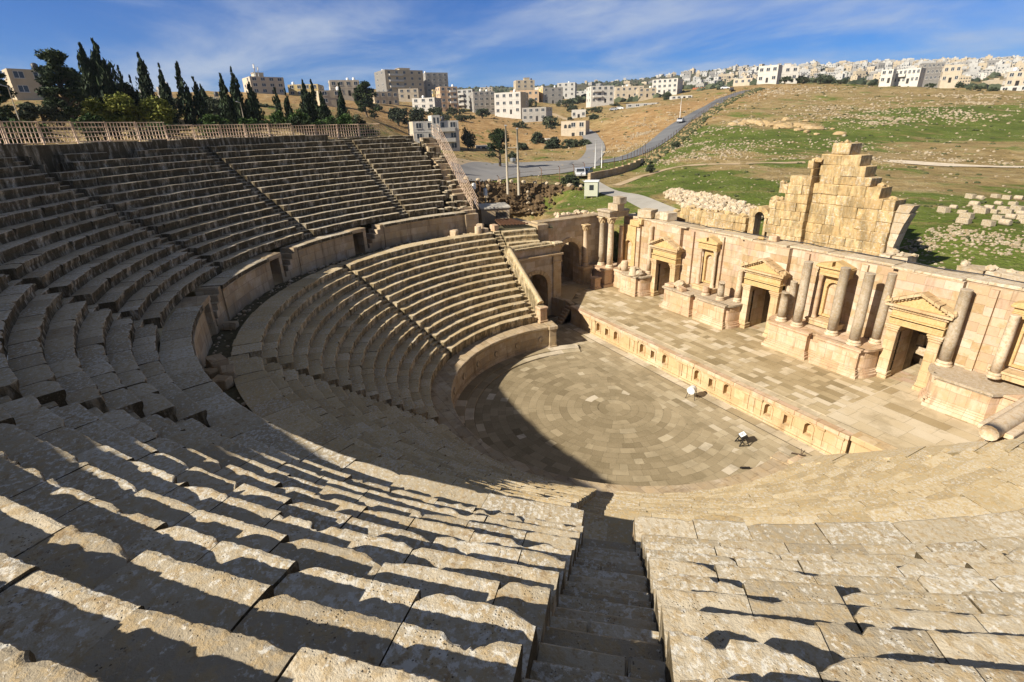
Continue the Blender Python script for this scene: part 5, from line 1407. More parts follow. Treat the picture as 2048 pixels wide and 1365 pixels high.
# wedge of a fallen arch at the right edge of the tall wall
mb = MB(); prev = None
for z0, z1, xa, xb in ((6.6, 7.5, 4.75, 4.85), (7.5, 8.5, 4.72, 4.75), (8.5, 9.4, 4.75, 4.8), (9.4, 10.1, 4.8, 4.95), (10.1, 10.7, 4.95, 5.15), (10.7, 11.2, 5.12, 5.3)):
    mb.extrude_y([(4.32, z0 + .012), (xa + random.uniform(-.09, .05), z0 + .012), (xb + random.uniform(-.09, .05), z1 - .012), (4.32 + (.12 if z1 > 11 else 0), z1 + random.uniform(-.05, 0))], 18.45 + random.uniform(-.05, .05), 19.25, 0, random.random())
tag(mb.build('arch_fragment', M_RUBBLE), 'grey springing of a lost arch leaning out at the right of the tall ruin', 'ruin')
# small arched opening left of the tall wall
mb = MB(); wall_with_openings(mb, -5.75, -4.15, 17.8, 18.6, 2.5, 9.9, [(-4.78, .42, 3, 9.35, 1)], 0)
archivolt(mb, -4.78, .42, 9.35, 17.74, 18.66, .42, 0, 7)
tag(mb.build('arched_opening', M_RUIN), 'small free-standing arch with grass showing through, left of the tall ruin', 'ruin')
def top_low(x): return np.interp(x, [-15, -13.2, -13.1, -10.5, -10.4, -7, -6.9, -5.7], [8.4, 8.6, 9.0, 9.2, 9.5, 9.5, 9.25, 9.3])
big_wall('low_ruined_wall', 'low golden block wall running along behind the left half of the stage wall', -14.6, -5.7, 17.4, 18.6, 2.5, top_low, .5, (.5, 1.1), seed=12)
def top_low2(x): return np.interp(x, [4.2, 5, 6, 7.5, 9, 12, 15], [8.2, 8.2, 8.0, 7.7, 8.0, 8.1, 8.1])
big_wall('low_ruined_wall', 'line of rough rounded blocks behind the right half of the stage wall', 4.2, 15, 17.6, 18.8, 2.5, top_low2, .62, (.6, 1.3), mat=M_RUBBLE, seed=14, j=.07, bulge=.15)
big_wall('low_ruined_wall', 'low masonry court walls behind the tall left archway', -26.5, -20.4, 14.4, 15.0, 3.0, lambda x: 8.0, .5, (.6, 1.2), mat=M_ENDW, seed=15)
mb = MB(); M = face_x(-20.6)
z = 3.0
o = big_wall('low_ruined_wall', 'short return wall closing the court behind the tall left archway', 0, 3.6, 0, .7, 3.0, lambda x: 8.0, .5, (.6, 1.2), mat=M_ENDW, seed=16)
o.location = (-23.6, 11.3, 0); o.rotation_euler.z = rad(88)

# ------------------------------------------------------------------ loose things in the theatre
GB = 'loose blocks on the walkway'
block(-20.1, -1.75, 7.8, .62, .5, .55, .6, 'pale squared block on the walkway under the left parapet end', M_CREAM, GB)
mb = MB(); mb.lathe([(.30, 0), (.31, .1), (.29, .7), (.27, .76)], (0, 0, 0), 14, 0, .5, wob=.03)
o = mb.build('column_drum', M_CREAM); o.location = (-19.45, .25, 7.8); tag(o, 'upright pale column drum on the walkway beside the small blocks', 'column drum', GB)
block(-19.55, .95, 7.8, .55, .45, .45, .3, 'smaller pale block right of the upright column drum', M_CREAM, GB)
block(-20.2, .8, 7.8, .6, .5, .8, .9, 'slanted slab leaning behind the upright column drum', M_CREAM, GB)
block(-19.75, 2.0, 7.85, .7, .55, .6, .2, 'pinkish block with a square red recess on top, beside the metal grating', M_PINK, GB)
for j, (x, y, s) in enumerate(((.9, -19.95, .5), (-.2, -20.3, .62), (.4, -20.6, .4), (1.6, -20.2, .45), (-5.3, -19.7, .4))):
    block(x, y, 7.8, s * 1.5, s, s * .9, .3 * j, ['dark squared block on the shadowed walkway', 'largest dark block on the shadowed walkway', 'small dark block behind the others on the shadowed walkway', 'dark block nearest the viewer on the shadowed walkway', 'lone low stone further along the shadowed walkway'][j], M_SEAT_WALL, GB)
M_IRON = plain('rusty iron', (.16, .085, .05), .75, .4, var=.35, scale=9)
M_DARKM = plain('dark metal', (.035, .032, .03), .55, .5)
M_WHITE = plain('white painted metal', (.78, .78, .76), .4, 0, var=.05)
M_GREYM = plain('galvanised metal', (.42, .43, .43), .45, .6, var=.12)
# grating of rusty bars
gr = empty('metal_grating', (-20.4, 3.9, 8.0), 0, 'flat grating of rusty bars beside the little stone hut', 'grating')
mb = MB(); q = [Vector((-22.3, 3.4, 8.35)), Vector((-21.7, 4.9, 8.35)), Vector((-18.9, 5.0, 8.3)), Vector((-19.8, 2.7, 8.3))]
for i in range(9): mb.bar(q[0].lerp(q[1], i / 8), q[3].lerp(q[2], i / 8), .07, .09)
mb.build('long_bars', M_IRON, gr)
mb = MB()
for i in range(7): mb.bar(q[0].lerp(q[3], i / 6) + Vector((0, 0, .08)), q[1].lerp(q[2], i / 6) + Vector((0, 0, .08)), .06, .07)
mb.build('cross_bars', M_IRON, gr)
mb = MB(); mb.prism([(-23, 2.6), (-19.3, 2.1), (-18.5, 5.6), (-22.5, 6)], 7.2, 7.98, 0, .4)
tag(mb.build('landing', M_DIRT), kind='structure')
# little stone hut
hut = empty('stone_hut', (-24.3, 4.2, 7.6), rad(-18), 'low flat-roofed stone hut with one dark window beside the seat end', 'hut')
mb = MB(); mb.box(-1.2, 1.6, -1.35, 1.35, -1.5, 1.75, 0, .5); mb.build('hut_wall', M_SEAT_WALL, hut, False)
mb = MB(); mb.box(-1.3, 1.7, -1.45, 1.45, 1.75, 1.92, 0, .5, c=.02); mb.build('hut_roof', plain('concrete roof', (.46, .43, .37), .9, var=.2, scale=2), hut, False)
mb = MB(); mb.box(1.58, 1.66, .0, 1.0, .95, 1.4, 0); mb.build('window', M_DARKM, hut, False)
# camera mast beside it
ms = empty('camera_mast', (-25.6, 2.9, 8.0), 0, 'thin braced mast carrying a white camera box beside the stone hut', 'mast')
mb = MB(); mb.tube([(0, 0, 0), (0, 0, 3.6)], .045); 
for a in range(3): mb.tube([(0, 0, 1.9), (.5 * math.cos(a * 2.1), .5 * math.sin(a * 2.1), 0)], .025)
mb.tube([(0, 0, 1.9), (.2, -.9, 1.2)], .03); mb.build('mast_pole', M_GREYM, ms, False)
mb = MB(); mb.box(-.16, .16, -.14, .14, 3.0, 3.55, 0, c=.02); mb.box(-.12, .12, -.12, .12, 1.55, 2.1, 0, c=.02); mb.build('camera_box', M_WHITE, ms, False)

# the two lamps on the orchestra floor and the dark sheet
fl = empty('floodlight', (1.62, 4.98, 0), rad(20), 'white drum-shaped floodlight on thin dark legs on the orchestra floor', 'floodlight')
mb = MB(); M = Matrix.Translation((0, 0, .62)) @ Matrix.Rotation(PI / 2, 4, 'X') @ Matrix.Rotation(.0, 4, 'Z')
mb.lathe([(.001, -.2), (.20, -.2), (.235, -.17), (.24, 0), (.24, .2), (.25, .22), (.25, .26)], (0, 0, 0), 22, 0, .5, M=M); mb.build('drum', M_WHITE, fl, False)
mb = MB(); mb.lathe([(.001, .23), (.21, .235), (.24, .262)], (0, 0, 0), 22, 0, .5, M=M); mb.build('lens', plain('grey lamp glass', (.50, .53, .56), .2, 0), fl, False)
mb = MB()
for x, y in ((-.26, -.2), (.26, -.2), (-.24, .24), (.24, .24)): mb.tube([(x * .75, y * .6, .5), (x * 1.15, y * 1.15, 0)], .018)
mb.tube([(-.27, 0, .62), (-.27, 0, .42), (.27, 0, .42), (.27, 0, .62)], .016); mb.build('stand', M_DARKM, fl, False)
f2 = empty('box_floodlight', (6.72, 3.42, 0), rad(-25), 'dark box floodlight with a white printed top on splayed black legs', 'floodlight')
mb = MB(); M = Matrix.Translation((0, 0, .45)) @ Matrix.Rotation(.5, 4, 'X'); mb.box(-.22, .22, -.16, .20, -.05, .16, 0, c=.02, M=M); mb.build('case', M_DARKM, f2, False)
mb = MB(); mb.box(-.16, .17, -.13, .18, .162, .18, 0, M=M); mb.build('top_sheet', M_WHITE, f2, False)
mb = MB(); mb.box(-.05, .05, -.04, .07, .182, .19, 0, M=M); mb.box(-.10, .12, .10, .125, .182, .19, 0, M=M); mb.build('printed_mark', M_GREYM, f2, False)
mb = MB()
for s in (-1, 1):
    mb.bar((s * .2, -.05, .42), (s * .25, -.28, 0), .045); mb.bar((s * .2, .08, .46), (s * .25, .26, 0), .045); mb.bar((s * .25, -.28, .02), (s * .25, .26, .02), .04)
mb.bar((-.22, -.17, .2), (.22, -.17, .2), .035); mb.build('stand', M_DARKM, f2, False)
mb = MB(); mb.box(-.36, .30, -.02, .02, 0, .42, 0, M=Matrix.Rotation(.9, 4, 'X')); mb.bar((.1, .05, .02), (.1, .3, .24), .03)
o = mb.build('metal_sheet', plain('brown painted sheet', (.07, .045, .03), .6)); o.location = (8.95, 5.05, .005); o.rotation_euler.z = rad(35)
tag(o, 'dark brown metal sheet propped up near the right end of the orchestra', 'metal sheet')
mb = MB(); mb.box(-.25, .25, -.05, .05, 0, .07, 0, c=.01); o = mb.build('timber', M_DARKM); o.location = (8.35, 1.6, .1); o.rotation_euler.z = rad(60); tag(o, 'short dark timber lying at the edge of the paving on the right', 'timber')
# ------------------------------------------------------------------ terrain
CP = np.array(CTRL, float)
def _solve():
    P = CP[:, :2]; n = len(P)
    d2 = ((P[:, None] - P[None]) ** 2).sum(-1)
    A = np.zeros((n + 1, n + 1)); A[:n, :n] = np.sqrt(d2 + 100) - 1.5 * np.eye(n); A[:n, n] = 1; A[n, :n] = 1
    b = np.zeros(n + 1); b[:n] = CP[:, 2]
    return np.linalg.solve(A, b)
_W = _solve()
def H0(x, y):
    x = np.asarray(x, float); y = np.asarray(y, float)
    sh = x.shape; x = x.ravel(); y = y.ravel(); out = np.empty(len(x))
    for i in range(0, len(x), 20000):
        d2 = (x[i:i + 20000, None] - CP[:, 0]) ** 2 + (y[i:i + 20000, None] - CP[:, 1]) ** 2
        out[i:i + 20000] = np.sqrt(d2 + 100) @ _W[:-1] + _W[-1]
    return out.reshape(sh)
def rough(x, y):
    d = np.hypot(x - 22, y + 19)
    k = np.clip((d - 45) / 120, 0, 1)
    return k * (.55 * vn2(x / 14, y / 14, 3) + .28 * vn2(x / 5.3, y / 5.3, 4)) + np.clip((d - 60) / 500, 0, 1) * 2.2 * vn2(x / 60, y / 60, 5) + .10 * vn2(x / 2.1, y / 2.1, 6)
ROADLINES = [ROAD_UP, ROAD_BRANCH, PATH, list(zip(*[((a[0] + b[0]) / 2, (a[1] + b[1]) / 2) for a, b in zip(APRON_A, APRON_B)])) and [((a[0] + b[0]) / 2, (a[1] + b[1]) / 2) for a, b in zip(APRON_A, APRON_B)]]
def dist_line(x, y, L):
    best = np.full(np.shape(x), 1e9)
    for (x0, y0), (x1, y1) in zip(L[:-1], L[1:]):
        dx, dy = x1 - x0, y1 - y0; t = np.clip(((x - x0) * dx + (y - y0) * dy) / (dx * dx + dy * dy + 1e-9), 0, 1)
        best = np.minimum(best, np.hypot(x - x0 - t * dx, y - y0 - t * dy))
    return best
def H(x, y):
    x = np.asarray(x, float); y = np.asarray(y, float)
    z = H0(x, y)
    d = np.full(x.shape, 1e9)
    for L, wd in zip(ROADLINES, (4.5, 4, 2.5, 13)): d = np.minimum(d, dist_line(x, y, L) - wd)
    z = z + rough(x, y) * np.clip(d / 6, 0, 1)
    # sunken ground below the rubble bank
    dc = np.full(x.shape, 1e9); sd_ = np.full(x.shape, 1e9); tt = np.zeros(x.shape)
    L = RETAIN; n = len(L) - 1
    for i in range(n):
        (x0, y0), (x1, y1) = L[i], L[i + 1]; dx, dy = x1 - x0, y1 - y0; ln = math.hypot(dx, dy)
        t = ((x - x0) * dx + (y - y0) * dy) / (ln * ln); s_ = (dy * (x - x0) - dx * (y - y0)) / ln
        if ((22 - x0) * dy - dx * (-19 - y0)) < 0: s_ = -s_
        tc = np.clip(t, 0 if i else -1.5, 1 if i < n - 1 else 1.2); d_ = np.hypot(x - x0 - tc * dx, y - y0 - tc * dy)
        m_ = d_ < dc; dc = np.where(m_, d_, dc); sd_ = np.where(m_, s_, sd_); tt = np.where(m_, (i + np.clip(t, -1.5, 1.2)) / n, tt)
    ss = lambda v, a, b_: (lambda q: q * q * (3 - 2 * q))(np.clip((v - a) / (b_ - a), 0, 1))
    dep = 4.3 * (1 - ss(tt, .55, 1.02)) * ss(sd_, -.2, 2.2) * (1 - ss(sd_, 8, 22)) * (np.abs(dc - np.abs(sd_)) < 3)
    z = z - dep
    # terrace edge held by the rubble wall, and the sunken site of the theatre itself
    r = np.hypot(x, y)
    inside = (r < 31.2) & (y < 2) | (x > -25) & (x < 18) & (y >= 0) & (y < 18.6) & (r < 33)
    return np.where(inside, np.minimum(z, -1.5), z)
def Hs(x, y): return float(H(np.array([x]), np.array([y]))[0])

na = 620; nr = 330
az = np.radians(np.linspace(60, 250, na)); rr = np.concatenate([np.geomspace(14, 60, 70, endpoint=False), np.geomspace(60, 1800, nr - 70)])
OX, OY = 0., 0.
AX, RRg = np.meshgrid(az, rr, indexing='ij')
X = RRg * np.cos(AX); Y = RRg * np.sin(AX); Z = H(X, Y)
V = np.stack([X, Y, Z], -1).reshape(-1, 3)
idx = np.arange(na * nr).reshape(na, nr)
Fq = np.stack([idx[:-1, :-1], idx[:-1, 1:], idx[1:, 1:], idx[1:, :-1]], -1).reshape(-1, 4)
ZMIN, ZMAX = float(V[:, 2].min()), float(V[:, 2].max())
me = bpy.data.meshes.new('terrain')
me.vertices.add(len(V)); me.vertices.foreach_set('co', V.astype(np.float32).ravel())
me.loops.add(len(Fq) * 4); me.loops.foreach_set('vertex_index', Fq.astype(np.int32).ravel())
me.polygons.add(len(Fq)); me.polygons.foreach_set('loop_start', np.arange(0, len(Fq) * 4, 4, dtype=np.int32))
me.update(calc_edges=True)
me.polygons.foreach_set('use_smooth', np.ones(len(Fq), bool))
ZN = np.array(ZONES + [[-34, -25, .0, .2], [-36, -12, .0, .2], [-38, 0, .05, .3], [-42, -30, .0, .2], [-45, -15, .0, .2], [-52, -5, .05, .3], [-30, 16, .55, .1], [-45, 20, .35, .4], [-36, 14, .3, .5]], float)
def zone(x, y):
    D = np.hypot(ZN[:, 0] - 22, ZN[:, 1] + 19)
    g = np.empty(len(x)); o = np.empty(len(x))
    for i in range(0, len(x), 20000):
        d2 = ((x[i:i + 20000, None] - ZN[:, 0]) ** 2 + (y[i:i + 20000, None] - ZN[:, 1]) ** 2) / (D * D) + 4e-5
        w_ = d2 ** -1.6; s = w_.sum(1)
        g[i:i + 20000] = (w_ @ ZN[:, 2]) / s; o[i:i + 20000] = (w_ @ ZN[:, 3]) / s
    return g, o
gz, oz = zone(V[:, 0], V[:, 1])
for n_, arr in (('green', gz), ('orange', oz), ('far', np.clip((np.hypot(V[:, 0], V[:, 1]) - 420) / 500, 0, 1))):
    a_ = me.attributes.new(n_, 'FLOAT', 'POINT'); a_.data.foreach_set('value', arr.astype(np.float32))
m, g, b = newmat('hillside', .97, .1)
v = g.coord(); n1 = g.noise(v, .06, 6, .6); n2 = g.noise(v, .32, 6, .65); n3 = g.noise(v, 1.6, 5, .7); n4 = g.noise(g.mapv(v, loc=(40, 7, 0)), .14, 6, .62); n5 = g.noise(g.mapv(v, rot=(0, 0, rad(-35)), scale=(.28, 1, 1)), .16, 7, .66)
gr_ = g.attr('green'); og = g.attr('orange'); fr_ = g.attr('far')
gm = g.math('ADD', g.math('ADD', gr_, .03), g.math('ADD', g.math('MULTIPLY', g.math('SUBTRACT', n2, .5), 1.5), g.math('MULTIPLY', g.math('SUBTRACT', n5, .5), 3.0)))
gm = g.math('MULTIPLY', g.step(gm, .36, .86), g.step(n3, .12, .5))
soil = g.ramp(n2, [(.3, (.17, .13, .055)), (.5, (.265, .20, .09)), (.7, (.37, .295, .165))])
soil = g.mix(g.math('MULTIPLY', og, .7), soil, g.ramp(n2, [(.3, (.23, .125, .05)), (.5, (.36, .21, .09)), (.72, (.46, .32, .17))]))
grass = g.ramp(g.math('ADD', g.math('MULTIPLY', n3, .5), g.math('MULTIPLY', n4, .5)), [(.3, (.036, .060, .008)), (.5, (.078, .120, .016)), (.68, (.145, .175, .034))])
c = g.mix(g.math('MULTIPLY', gm, .93), soil, grass)
st = g.math('MULTIPLY', g.step(g.noise(v, 2.6, 3, .6), .60, .68), g.step(n4, .46, .60))
c = g.mix(g.math('MULTIPLY', st, .75), c, (.50, .42, .31))
sh = g.math('MULTIPLY', g.step(g.noise(g.mapv(v, loc=(3, 50, 0)), .9, 4, .6), .60, .70), .7)
c = g.mix(sh, c, (.045, .045, .018))
farc = g.ramp(g.noise(v, .016, 8, .7), [(.35, (.035, .045, .028)), (.5, (.085, .08, .048)), (.62, (.16, .135, .085))])
c = g.mix(fr_, c, farc)
g.L(c, b.inputs['Base Color'])
g.L(g.bump(g.math('ADD', n3, g.math('MULTIPLY', n2, 2.0)), .9, .35), b.inputs['Normal'])
me.materials.append(m)
tag(link('hillside', me), kind='structure')

# ------------------------------------------------------------------ roads and tracks
def resample(L, step):
    P = [Vector((x, y)) for x, y in L]; out = [P[0]]
    for a, b_ in zip(P[:-1], P[1:]):
        n = max(1, int((b_ - a).length / step))
        out += [a.lerp(b_, (i + 1) / n) for i in range(n)]
    for _ in range(3): out = [out[0]] + [(out[i - 1] + out[i] * 2 + out[i + 1]) / 4 for i in range(1, len(out) - 1)] + [out[-1]]
    return out
def ribbon(name, L, w, mat, lift=.06, step=2.0, taper=None, wob=0.0, kind='structure'):
    P = resample(L, step); vs = []; fs = []; k = 4
    for i, p in enumerate(P):
        d = (P[min(i + 1, len(P) - 1)] - P[max(i - 1, 0)]).normalized(); n_ = Vector((-d.y, d.x))
        ww = w * (1 + (wob * math.sin(i * .9) if wob else 0))
        for j in range(k + 1):
            q = p + n_ * (ww * (j / k - .5)); vs.append([q.x, q.y, 0])
    A = np.array(vs); A[:, 2] = H(A[:, 0], A[:, 1]) + lift
    for i in range(len(P) - 1):
        zz = A[i * (k + 1):(i + 1) * (k + 1), 2]
        for j in range(k): fs.append((i * (k + 1) + j, i * (k + 1) + j + 1, (i + 1) * (k + 1) + j + 1, (i + 1) * (k + 1) + j))
    mb = MB(); mb.add(A.tolist(), fs, 0, .5, True)
    return tag(mb.build(name, mat), kind=kind)
def asphalt(name, a, b_, sc_):
    m, g, bs = newmat(name, .85, .3); v = g.coord()
    n1 = g.noise(v, sc_, 6, .6); n2 = g.noise(v, 3, 4, .6)
    c = g.ramp(n1, [(.3, a), (.7, b_)]); c = g.mix(g.math('MULTIPLY', g.step(n2, .5, .8), .3), c, (.30, .27, .22)); g.L(c, bs.inputs['Base Color']); return m
M_ASPH = asphalt('worn asphalt', (.17, .165, .16), (.27, .26, .25), .12)
M_ASPH2 = asphalt('dark asphalt', (.10, .105, .115), (.17, .175, .18), .12)
M_PATH = asphalt('pale path', (.27, .255, .225), (.38, .36, .32), .3)
M_TRACK = asphalt('dirt track', (.32, .23, .13), (.46, .36, .23), .3)
P0 = resample(APRON_A, 4); P1 = resample(APRON_B, 4)
n = 40; vs = []
f_ = lambda P, t: P[0] if t <= 0 else (lambda k: P[min(int(k), len(P) - 2)].lerp(P[min(int(k), len(P) - 2) + 1], k - min(int(k), len(P) - 2)))(t * (len(P) - 1))
for i in range(n + 1):
    for j in range(13):
        q = f_(P0, i / n).lerp(f_(P1, i / n), j / 12); vs.append([q.x, q.y, 0])
A = np.array(vs); A[:, 2] = H(A[:, 0], A[:, 1]) + .09
mb = MB(); mb.add(A.tolist(), [(i * 13 + j, i * 13 + j + 1, (i + 1) * 13 + j + 1, (i + 1) * 13 + j) for i in range(n) for j in range(12)], 0, .5, True)
tag(mb.build('road_apron', M_ASPH), kind='structure')
ribbon('road', ROAD_UP, 6.2, M_ASPH2, .13)
ribbon('road', ROAD_BRANCH, 5.5, M_ASPH, .16)
ribbon('path', PATH, 2.6, M_PATH, .07)
ribbon('dirt_track', TRACK_A, 1.5, M_TRACK, .06, wob=.2)
ribbon('dirt_track', TRACK_B, 2.6, plain('pale gravel', (.55, .47, .36), .95, var=.2, scale=1), .08, wob=.25)
ribbon('dirt_track', TRACK_C, 4.5, M_TRACK, .07, wob=.1)
ribbon('dirt_track', TRACK_D, 3.0, M_TRACK, .10)

# ------------------------------------------------------------------ rocks
M_STONES = seat_stone('field stones', [(.24, .195, .13), (.32, .265, .185), (.41, .35, .26), (.28, .205, .11)], .2, .1, .5)
def in_poly(x, y, P):
    c = False; j = len(P) - 1
    for i in range(len(P)):
        if (P[i][1] > y) != (P[j][1] > y) and x < (P[j][0] - P[i][0]) * (y - P[i][1]) / (P[j][1] - P[i][1]) + P[i][0]: c = not c
        j = i
    return c
mb = MB(); hx = [p[0] for p in HEAP_POLY]; hy = [p[1] for p in HEAP_POLY]; k = 0
pts = []
while len(pts) < 1500:
    x, y = random.uniform(min(hx), max(hx)), random.uniform(min(hy), max(hy))
    if in_poly(x, y, HEAP_POLY): pts.append((x, y))
zz = H(np.array([p[0] for p in pts]), np.array([p[1] for p in pts]))
for (x, y), z in zip(pts, zz):
    r = random.choice((.14, .2, .25, .32, .4)); mb.rock((x, y, z + random.uniform(0, .55)), r, 0, random.random(), .75)
tag(mb.build('rubble_heap', M_RUBBLE), 'broad heap of pale broken stones on the grass beside the path', 'rubble heap', kind='stuff')
mb = MB(); pts = []
for x, y in ROCKS_A:
    D = math.hypot(x - 22, y + 19); s = D * random.uniform(.012, .045)
    for i in range(random.randint(40, 170)): pts.append((random.gauss(x, s), random.gauss(y, s), D))
for i in range(1300):
    a = random.uniform(rad(97), rad(150)); D = random.uniform(40, 260); pts.append((22 + D * math.cos(a), -19 + D * math.sin(a), D))
A = np.array(pts); zz = H(A[:, 0], A[:, 1]); dr = np.min([dist_line(A[:, 0], A[:, 1], L) for L in (ROAD_UP, PATH, TRACK_A)], axis=0)
for (x, y, D), z, d_ in zip(pts, zz, dr):
    if d_ < 3.4 or (y < 21 and x > -26 and x < 20) or z < 0: continue
    r = min(.55, abs(random.gauss(0, .0009 * D)) + .05 + .0005 * D); mb.rock((x, y, z + r * .15), r, 0, random.random(), .6)
tag(mb.build('scattered_stones', M_STONES), 'pale stones scattered over the green and brown hillside', 'stones', kind='stuff')
# low rough shrubs dotted over the field
M_SHRUB = plain('low scrub', (.055, .065, .025), .95, var=.5, scale=2)
mb = MB(); pts = []
for i in range(800):
    a = random.uniform(rad(97), rad(158)); D = random.uniform(48, 300); pts.append((22 + D * math.cos(a), -19 + D * math.sin(a), D))
A = np.array(pts); zz = H(A[:, 0], A[:, 1]); dr = np.min([dist_line(A[:, 0], A[:, 1], L) for L in ROADLINES], axis=0)
for (x, y, D), z, d_ in zip(pts, zz, dr):
    if d_ < 6 or (y < 24 and x > -28) or z < 0: continue
    r = random.uniform(.12, .32) * (1 + D / 250)
    for j in range(3): mb.rock((x + random.gauss(0, r * .5), y + random.gauss(0, r * .5), z + r * .2), r * .6, 0, random.random(), .6)
tag(mb.build('scrub', M_SHRUB), 'small dark tufts of scrub dotted over the hillside', 'scrub', kind='stuff')
M_OUT = seat_stone('ochre bedrock', [(.30, .21, .11), (.38, .28, .15), (.46, .36, .22), (.34, .22, .09)], .1, .1, .4)
# outcrop of golden rock on the slope
mb = MB()
for i in range(60):
    x = OUTCROP[0] + random.gauss(0, 9); y = OUTCROP[1] + random.gauss(0, 3.0) - .35 * (x - OUTCROP[0])
    mb.rock((x, y, Hs(x, y) + .1), random.uniform(.5, 1.6), 0, random.random(), .5, 2)
tag(mb.build('rock_outcrop', M_OUT), 'broad ledge of pale ochre rock on the green slope', 'rock outcrop')
# the laid-out ancient blocks
proto = None
GD = 'stone blocks laid out in rows on the grass'
def make_drum():
    o = empty('laid_out_block', (0, 0, 0)); mb = MB(); mb.lathe([(.30, 0), (.36, .06), (.36, .62), (.28, .68)], (0, 0, 0), 9, 0, .8, wob=.08)
    return o, mb
me_d = None
for i, (x, y) in enumerate(DRUM_PTS):
    if me_d is None:
        ms_ = []
        for t in range(3):
            mb = MB(); M = Matrix.Rotation(PI / 2, 4, 'X')
            if t == 0: mb.lathe([(.32, -.6), (.38, -.5), (.38, .5), (.30, .6)], (0, 0, 0), 9, 0, .9, M=Matrix.Translation((0, 0, .32)) @ M, wob=.06)
            else: mb.box(-.45, .45, -.7, .7, -.05, .5 + .15 * t, 0, .9, c=.09, jit=.05)
            ms_.append(mb.mesh('laid_out_block', M_STONES if t else M_COLUMN))
        me_d = ms_
    o = link('laid_out_block', me_d[i % 3]); o.location = (x, y, Hs(x, y)); o.rotation_euler.z = random.uniform(-.3, .3) + rad(75)
    s = random.uniform(.45, .65); o.scale = (s, s, s)
    tag(o, 'pale stone block in the rows laid out on the grass at the right edge', 'stone block', GD)

# ------------------------------------------------------------------ rubble retaining wall, road wall, fences
def along(L, step):
    P = resample(L, step); return P
mb = MB(); P = along(RETAIN, .55); sheet = []
for i, p in enumerate(P):
    d = (P[min(i + 1, len(P) - 1)] - P[max(i - 1, 0)]).normalized(); n_ = Vector((d.y, -d.x))
    if n_.dot(Vector((22, -19)) - p) < 0: n_ = -n_
    zt = float(H0(np.array([p.x - n_.x * 2]), np.array([p.y - n_.y * 2]))[0]) + .1
    for k in range(13):
        q = p + n_ * (.0 + .17 * k + random.uniform(-.3, .3)); z = zt - .36 * k + random.uniform(-.2, .2)
        if random.random() < .8: mb.rock((q.x, q.y, z), random.choice((.1, .14, .18, .24, .36)), 0 if random.random() < .93 else 1, random.random(), .8)
        q = p + n_ * (.17 * k - .05 + random.uniform(-.25, .25)); sheet.append((q.x, q.y, zt - .36 * k + random.uniform(-.15, .15)))
    if i % 3 == 0: mb.rock((p.x - n_.x * .3, p.y - n_.y * .3, zt + .2), random.uniform(.25, .5), 1, random.random(), .7)
mb.add(sheet, [(i * 13 + k, i * 13 + k + 1, i * 13 + k + 14, i * 13 + k + 13) for i in range(len(P) - 1) for k in range(12)], 0)
tag(mb.build('retaining_wall', [plain('brown rubble earth', (.12, .08, .042), .97, var=.5, scale=1.5, bumpd=.1), M_RUBBLE]), 'rough brown rubble bank holding up the road behind the theatre', 'retaining wall')
M_MASON = ashlar('road wall masonry', [(.34, .25, .15), (.44, .33, .2), (.38, .28, .16), (.5, .39, .25)], .6, .3, .012, .4)
def wall_along(name, L, h, th, mat, label, step=1.5, jz=.0):
    P = along(L, step); mb = MB()
    for a, b_ in zip(P[:-1], P[1:]):
        z0 = min(Hs(a.x, a.y), Hs(b_.x, b_.y)) - .5; z1 = max(Hs(a.x, a.y), Hs(b_.x, b_.y)) + h + random.uniform(-jz, jz)
        d = (b_ - a); L_ = d.length; M = Matrix.Translation((a.x, a.y, 0)) @ Matrix.Rotation(math.atan2(d.y, d.x), 4, 'Z')
        mb.box(-.02, L_ + .02, -th / 2, th / 2, z0, z1, 0, random.random(), M=M)
    o = mb.build(name, mat); return tag(o, label, 'wall')
wall_along('road_wall', WALL_RD, 1.15, .5, M_MASON, 'tan masonry wall running uphill beside the path and road')
def fence(name, L, h, step, label, bent=True, mesh=True, lift=0.0, rails=2):
    P = along(L, step); o = empty(name, (P[0].x, P[0].y, Hs(P[0].x, P[0].y)), 0, label, 'fence')
    MATRIX[o.name] = Matrix.Translation(o.location)
    Zs_ = H(np.array([p.x for p in P]), np.array([p.y for p in P])) + lift
    for p, z in list(zip(P, Zs_))[:100]:
        mb = MB(); pt = [(p.x, p.y, z - .3), (p.x + random.uniform(-.06, .06), p.y, z + h)]
        if bent: pt += [(p.x - .2, p.y - .22, z + h + .3)]
        mb.tube(pt, .055, 5); mb.build('fence_post', M_IRON, o)
    mb = MB()
    for k in range(rails):
        for (a, za), (b_, zb) in zip(list(zip(P, Zs_))[:-1], list(zip(P, Zs_))[1:]): mb.tube([(a.x, a.y, za + h * (.25 + .65 * k / max(1, rails - 1))), (b_.x, b_.y, zb + h * (.25 + .65 * k / max(1, rails - 1)))], .018, 4)
    mb.build('fence_wire', M_IRON, o)
    return o
fence('wire_fence', FENCE_SITE, 2.3, 2.6, 'rusty wire fence with bent post tops along the asphalt, above the rubble bank')
fence('wire_fence', FENCE_UP, 2.2, 2.6, 'long rusty wire fence climbing the hill beside the road', False)
fence('wire_fence', FENCE_RD, 2.0, 3.0, 'short wire fence between the junction and the climbing fence', False)
# dry weeds and stones along the climbing fence
mb = MB()
for p in along(FENCE_UP, .45):
    for j in range(5):
        q = p + Vector((random.gauss(1.4, 1.0), random.gauss(0, 1.0)))
        mb.rock((q.x, q.y, Hs(q.x, q.y) + .1), random.uniform(.2, .65), random.choice((0, 0, 1)), random.random(), .9)
tag(mb.build('fence_bank', [M_SHRUB, plain('dry weeds', (.27, .20, .10), .95, var=.4, scale=2)]), 'ragged strip of dry weeds along the climbing fence', 'weeds', kind='stuff')

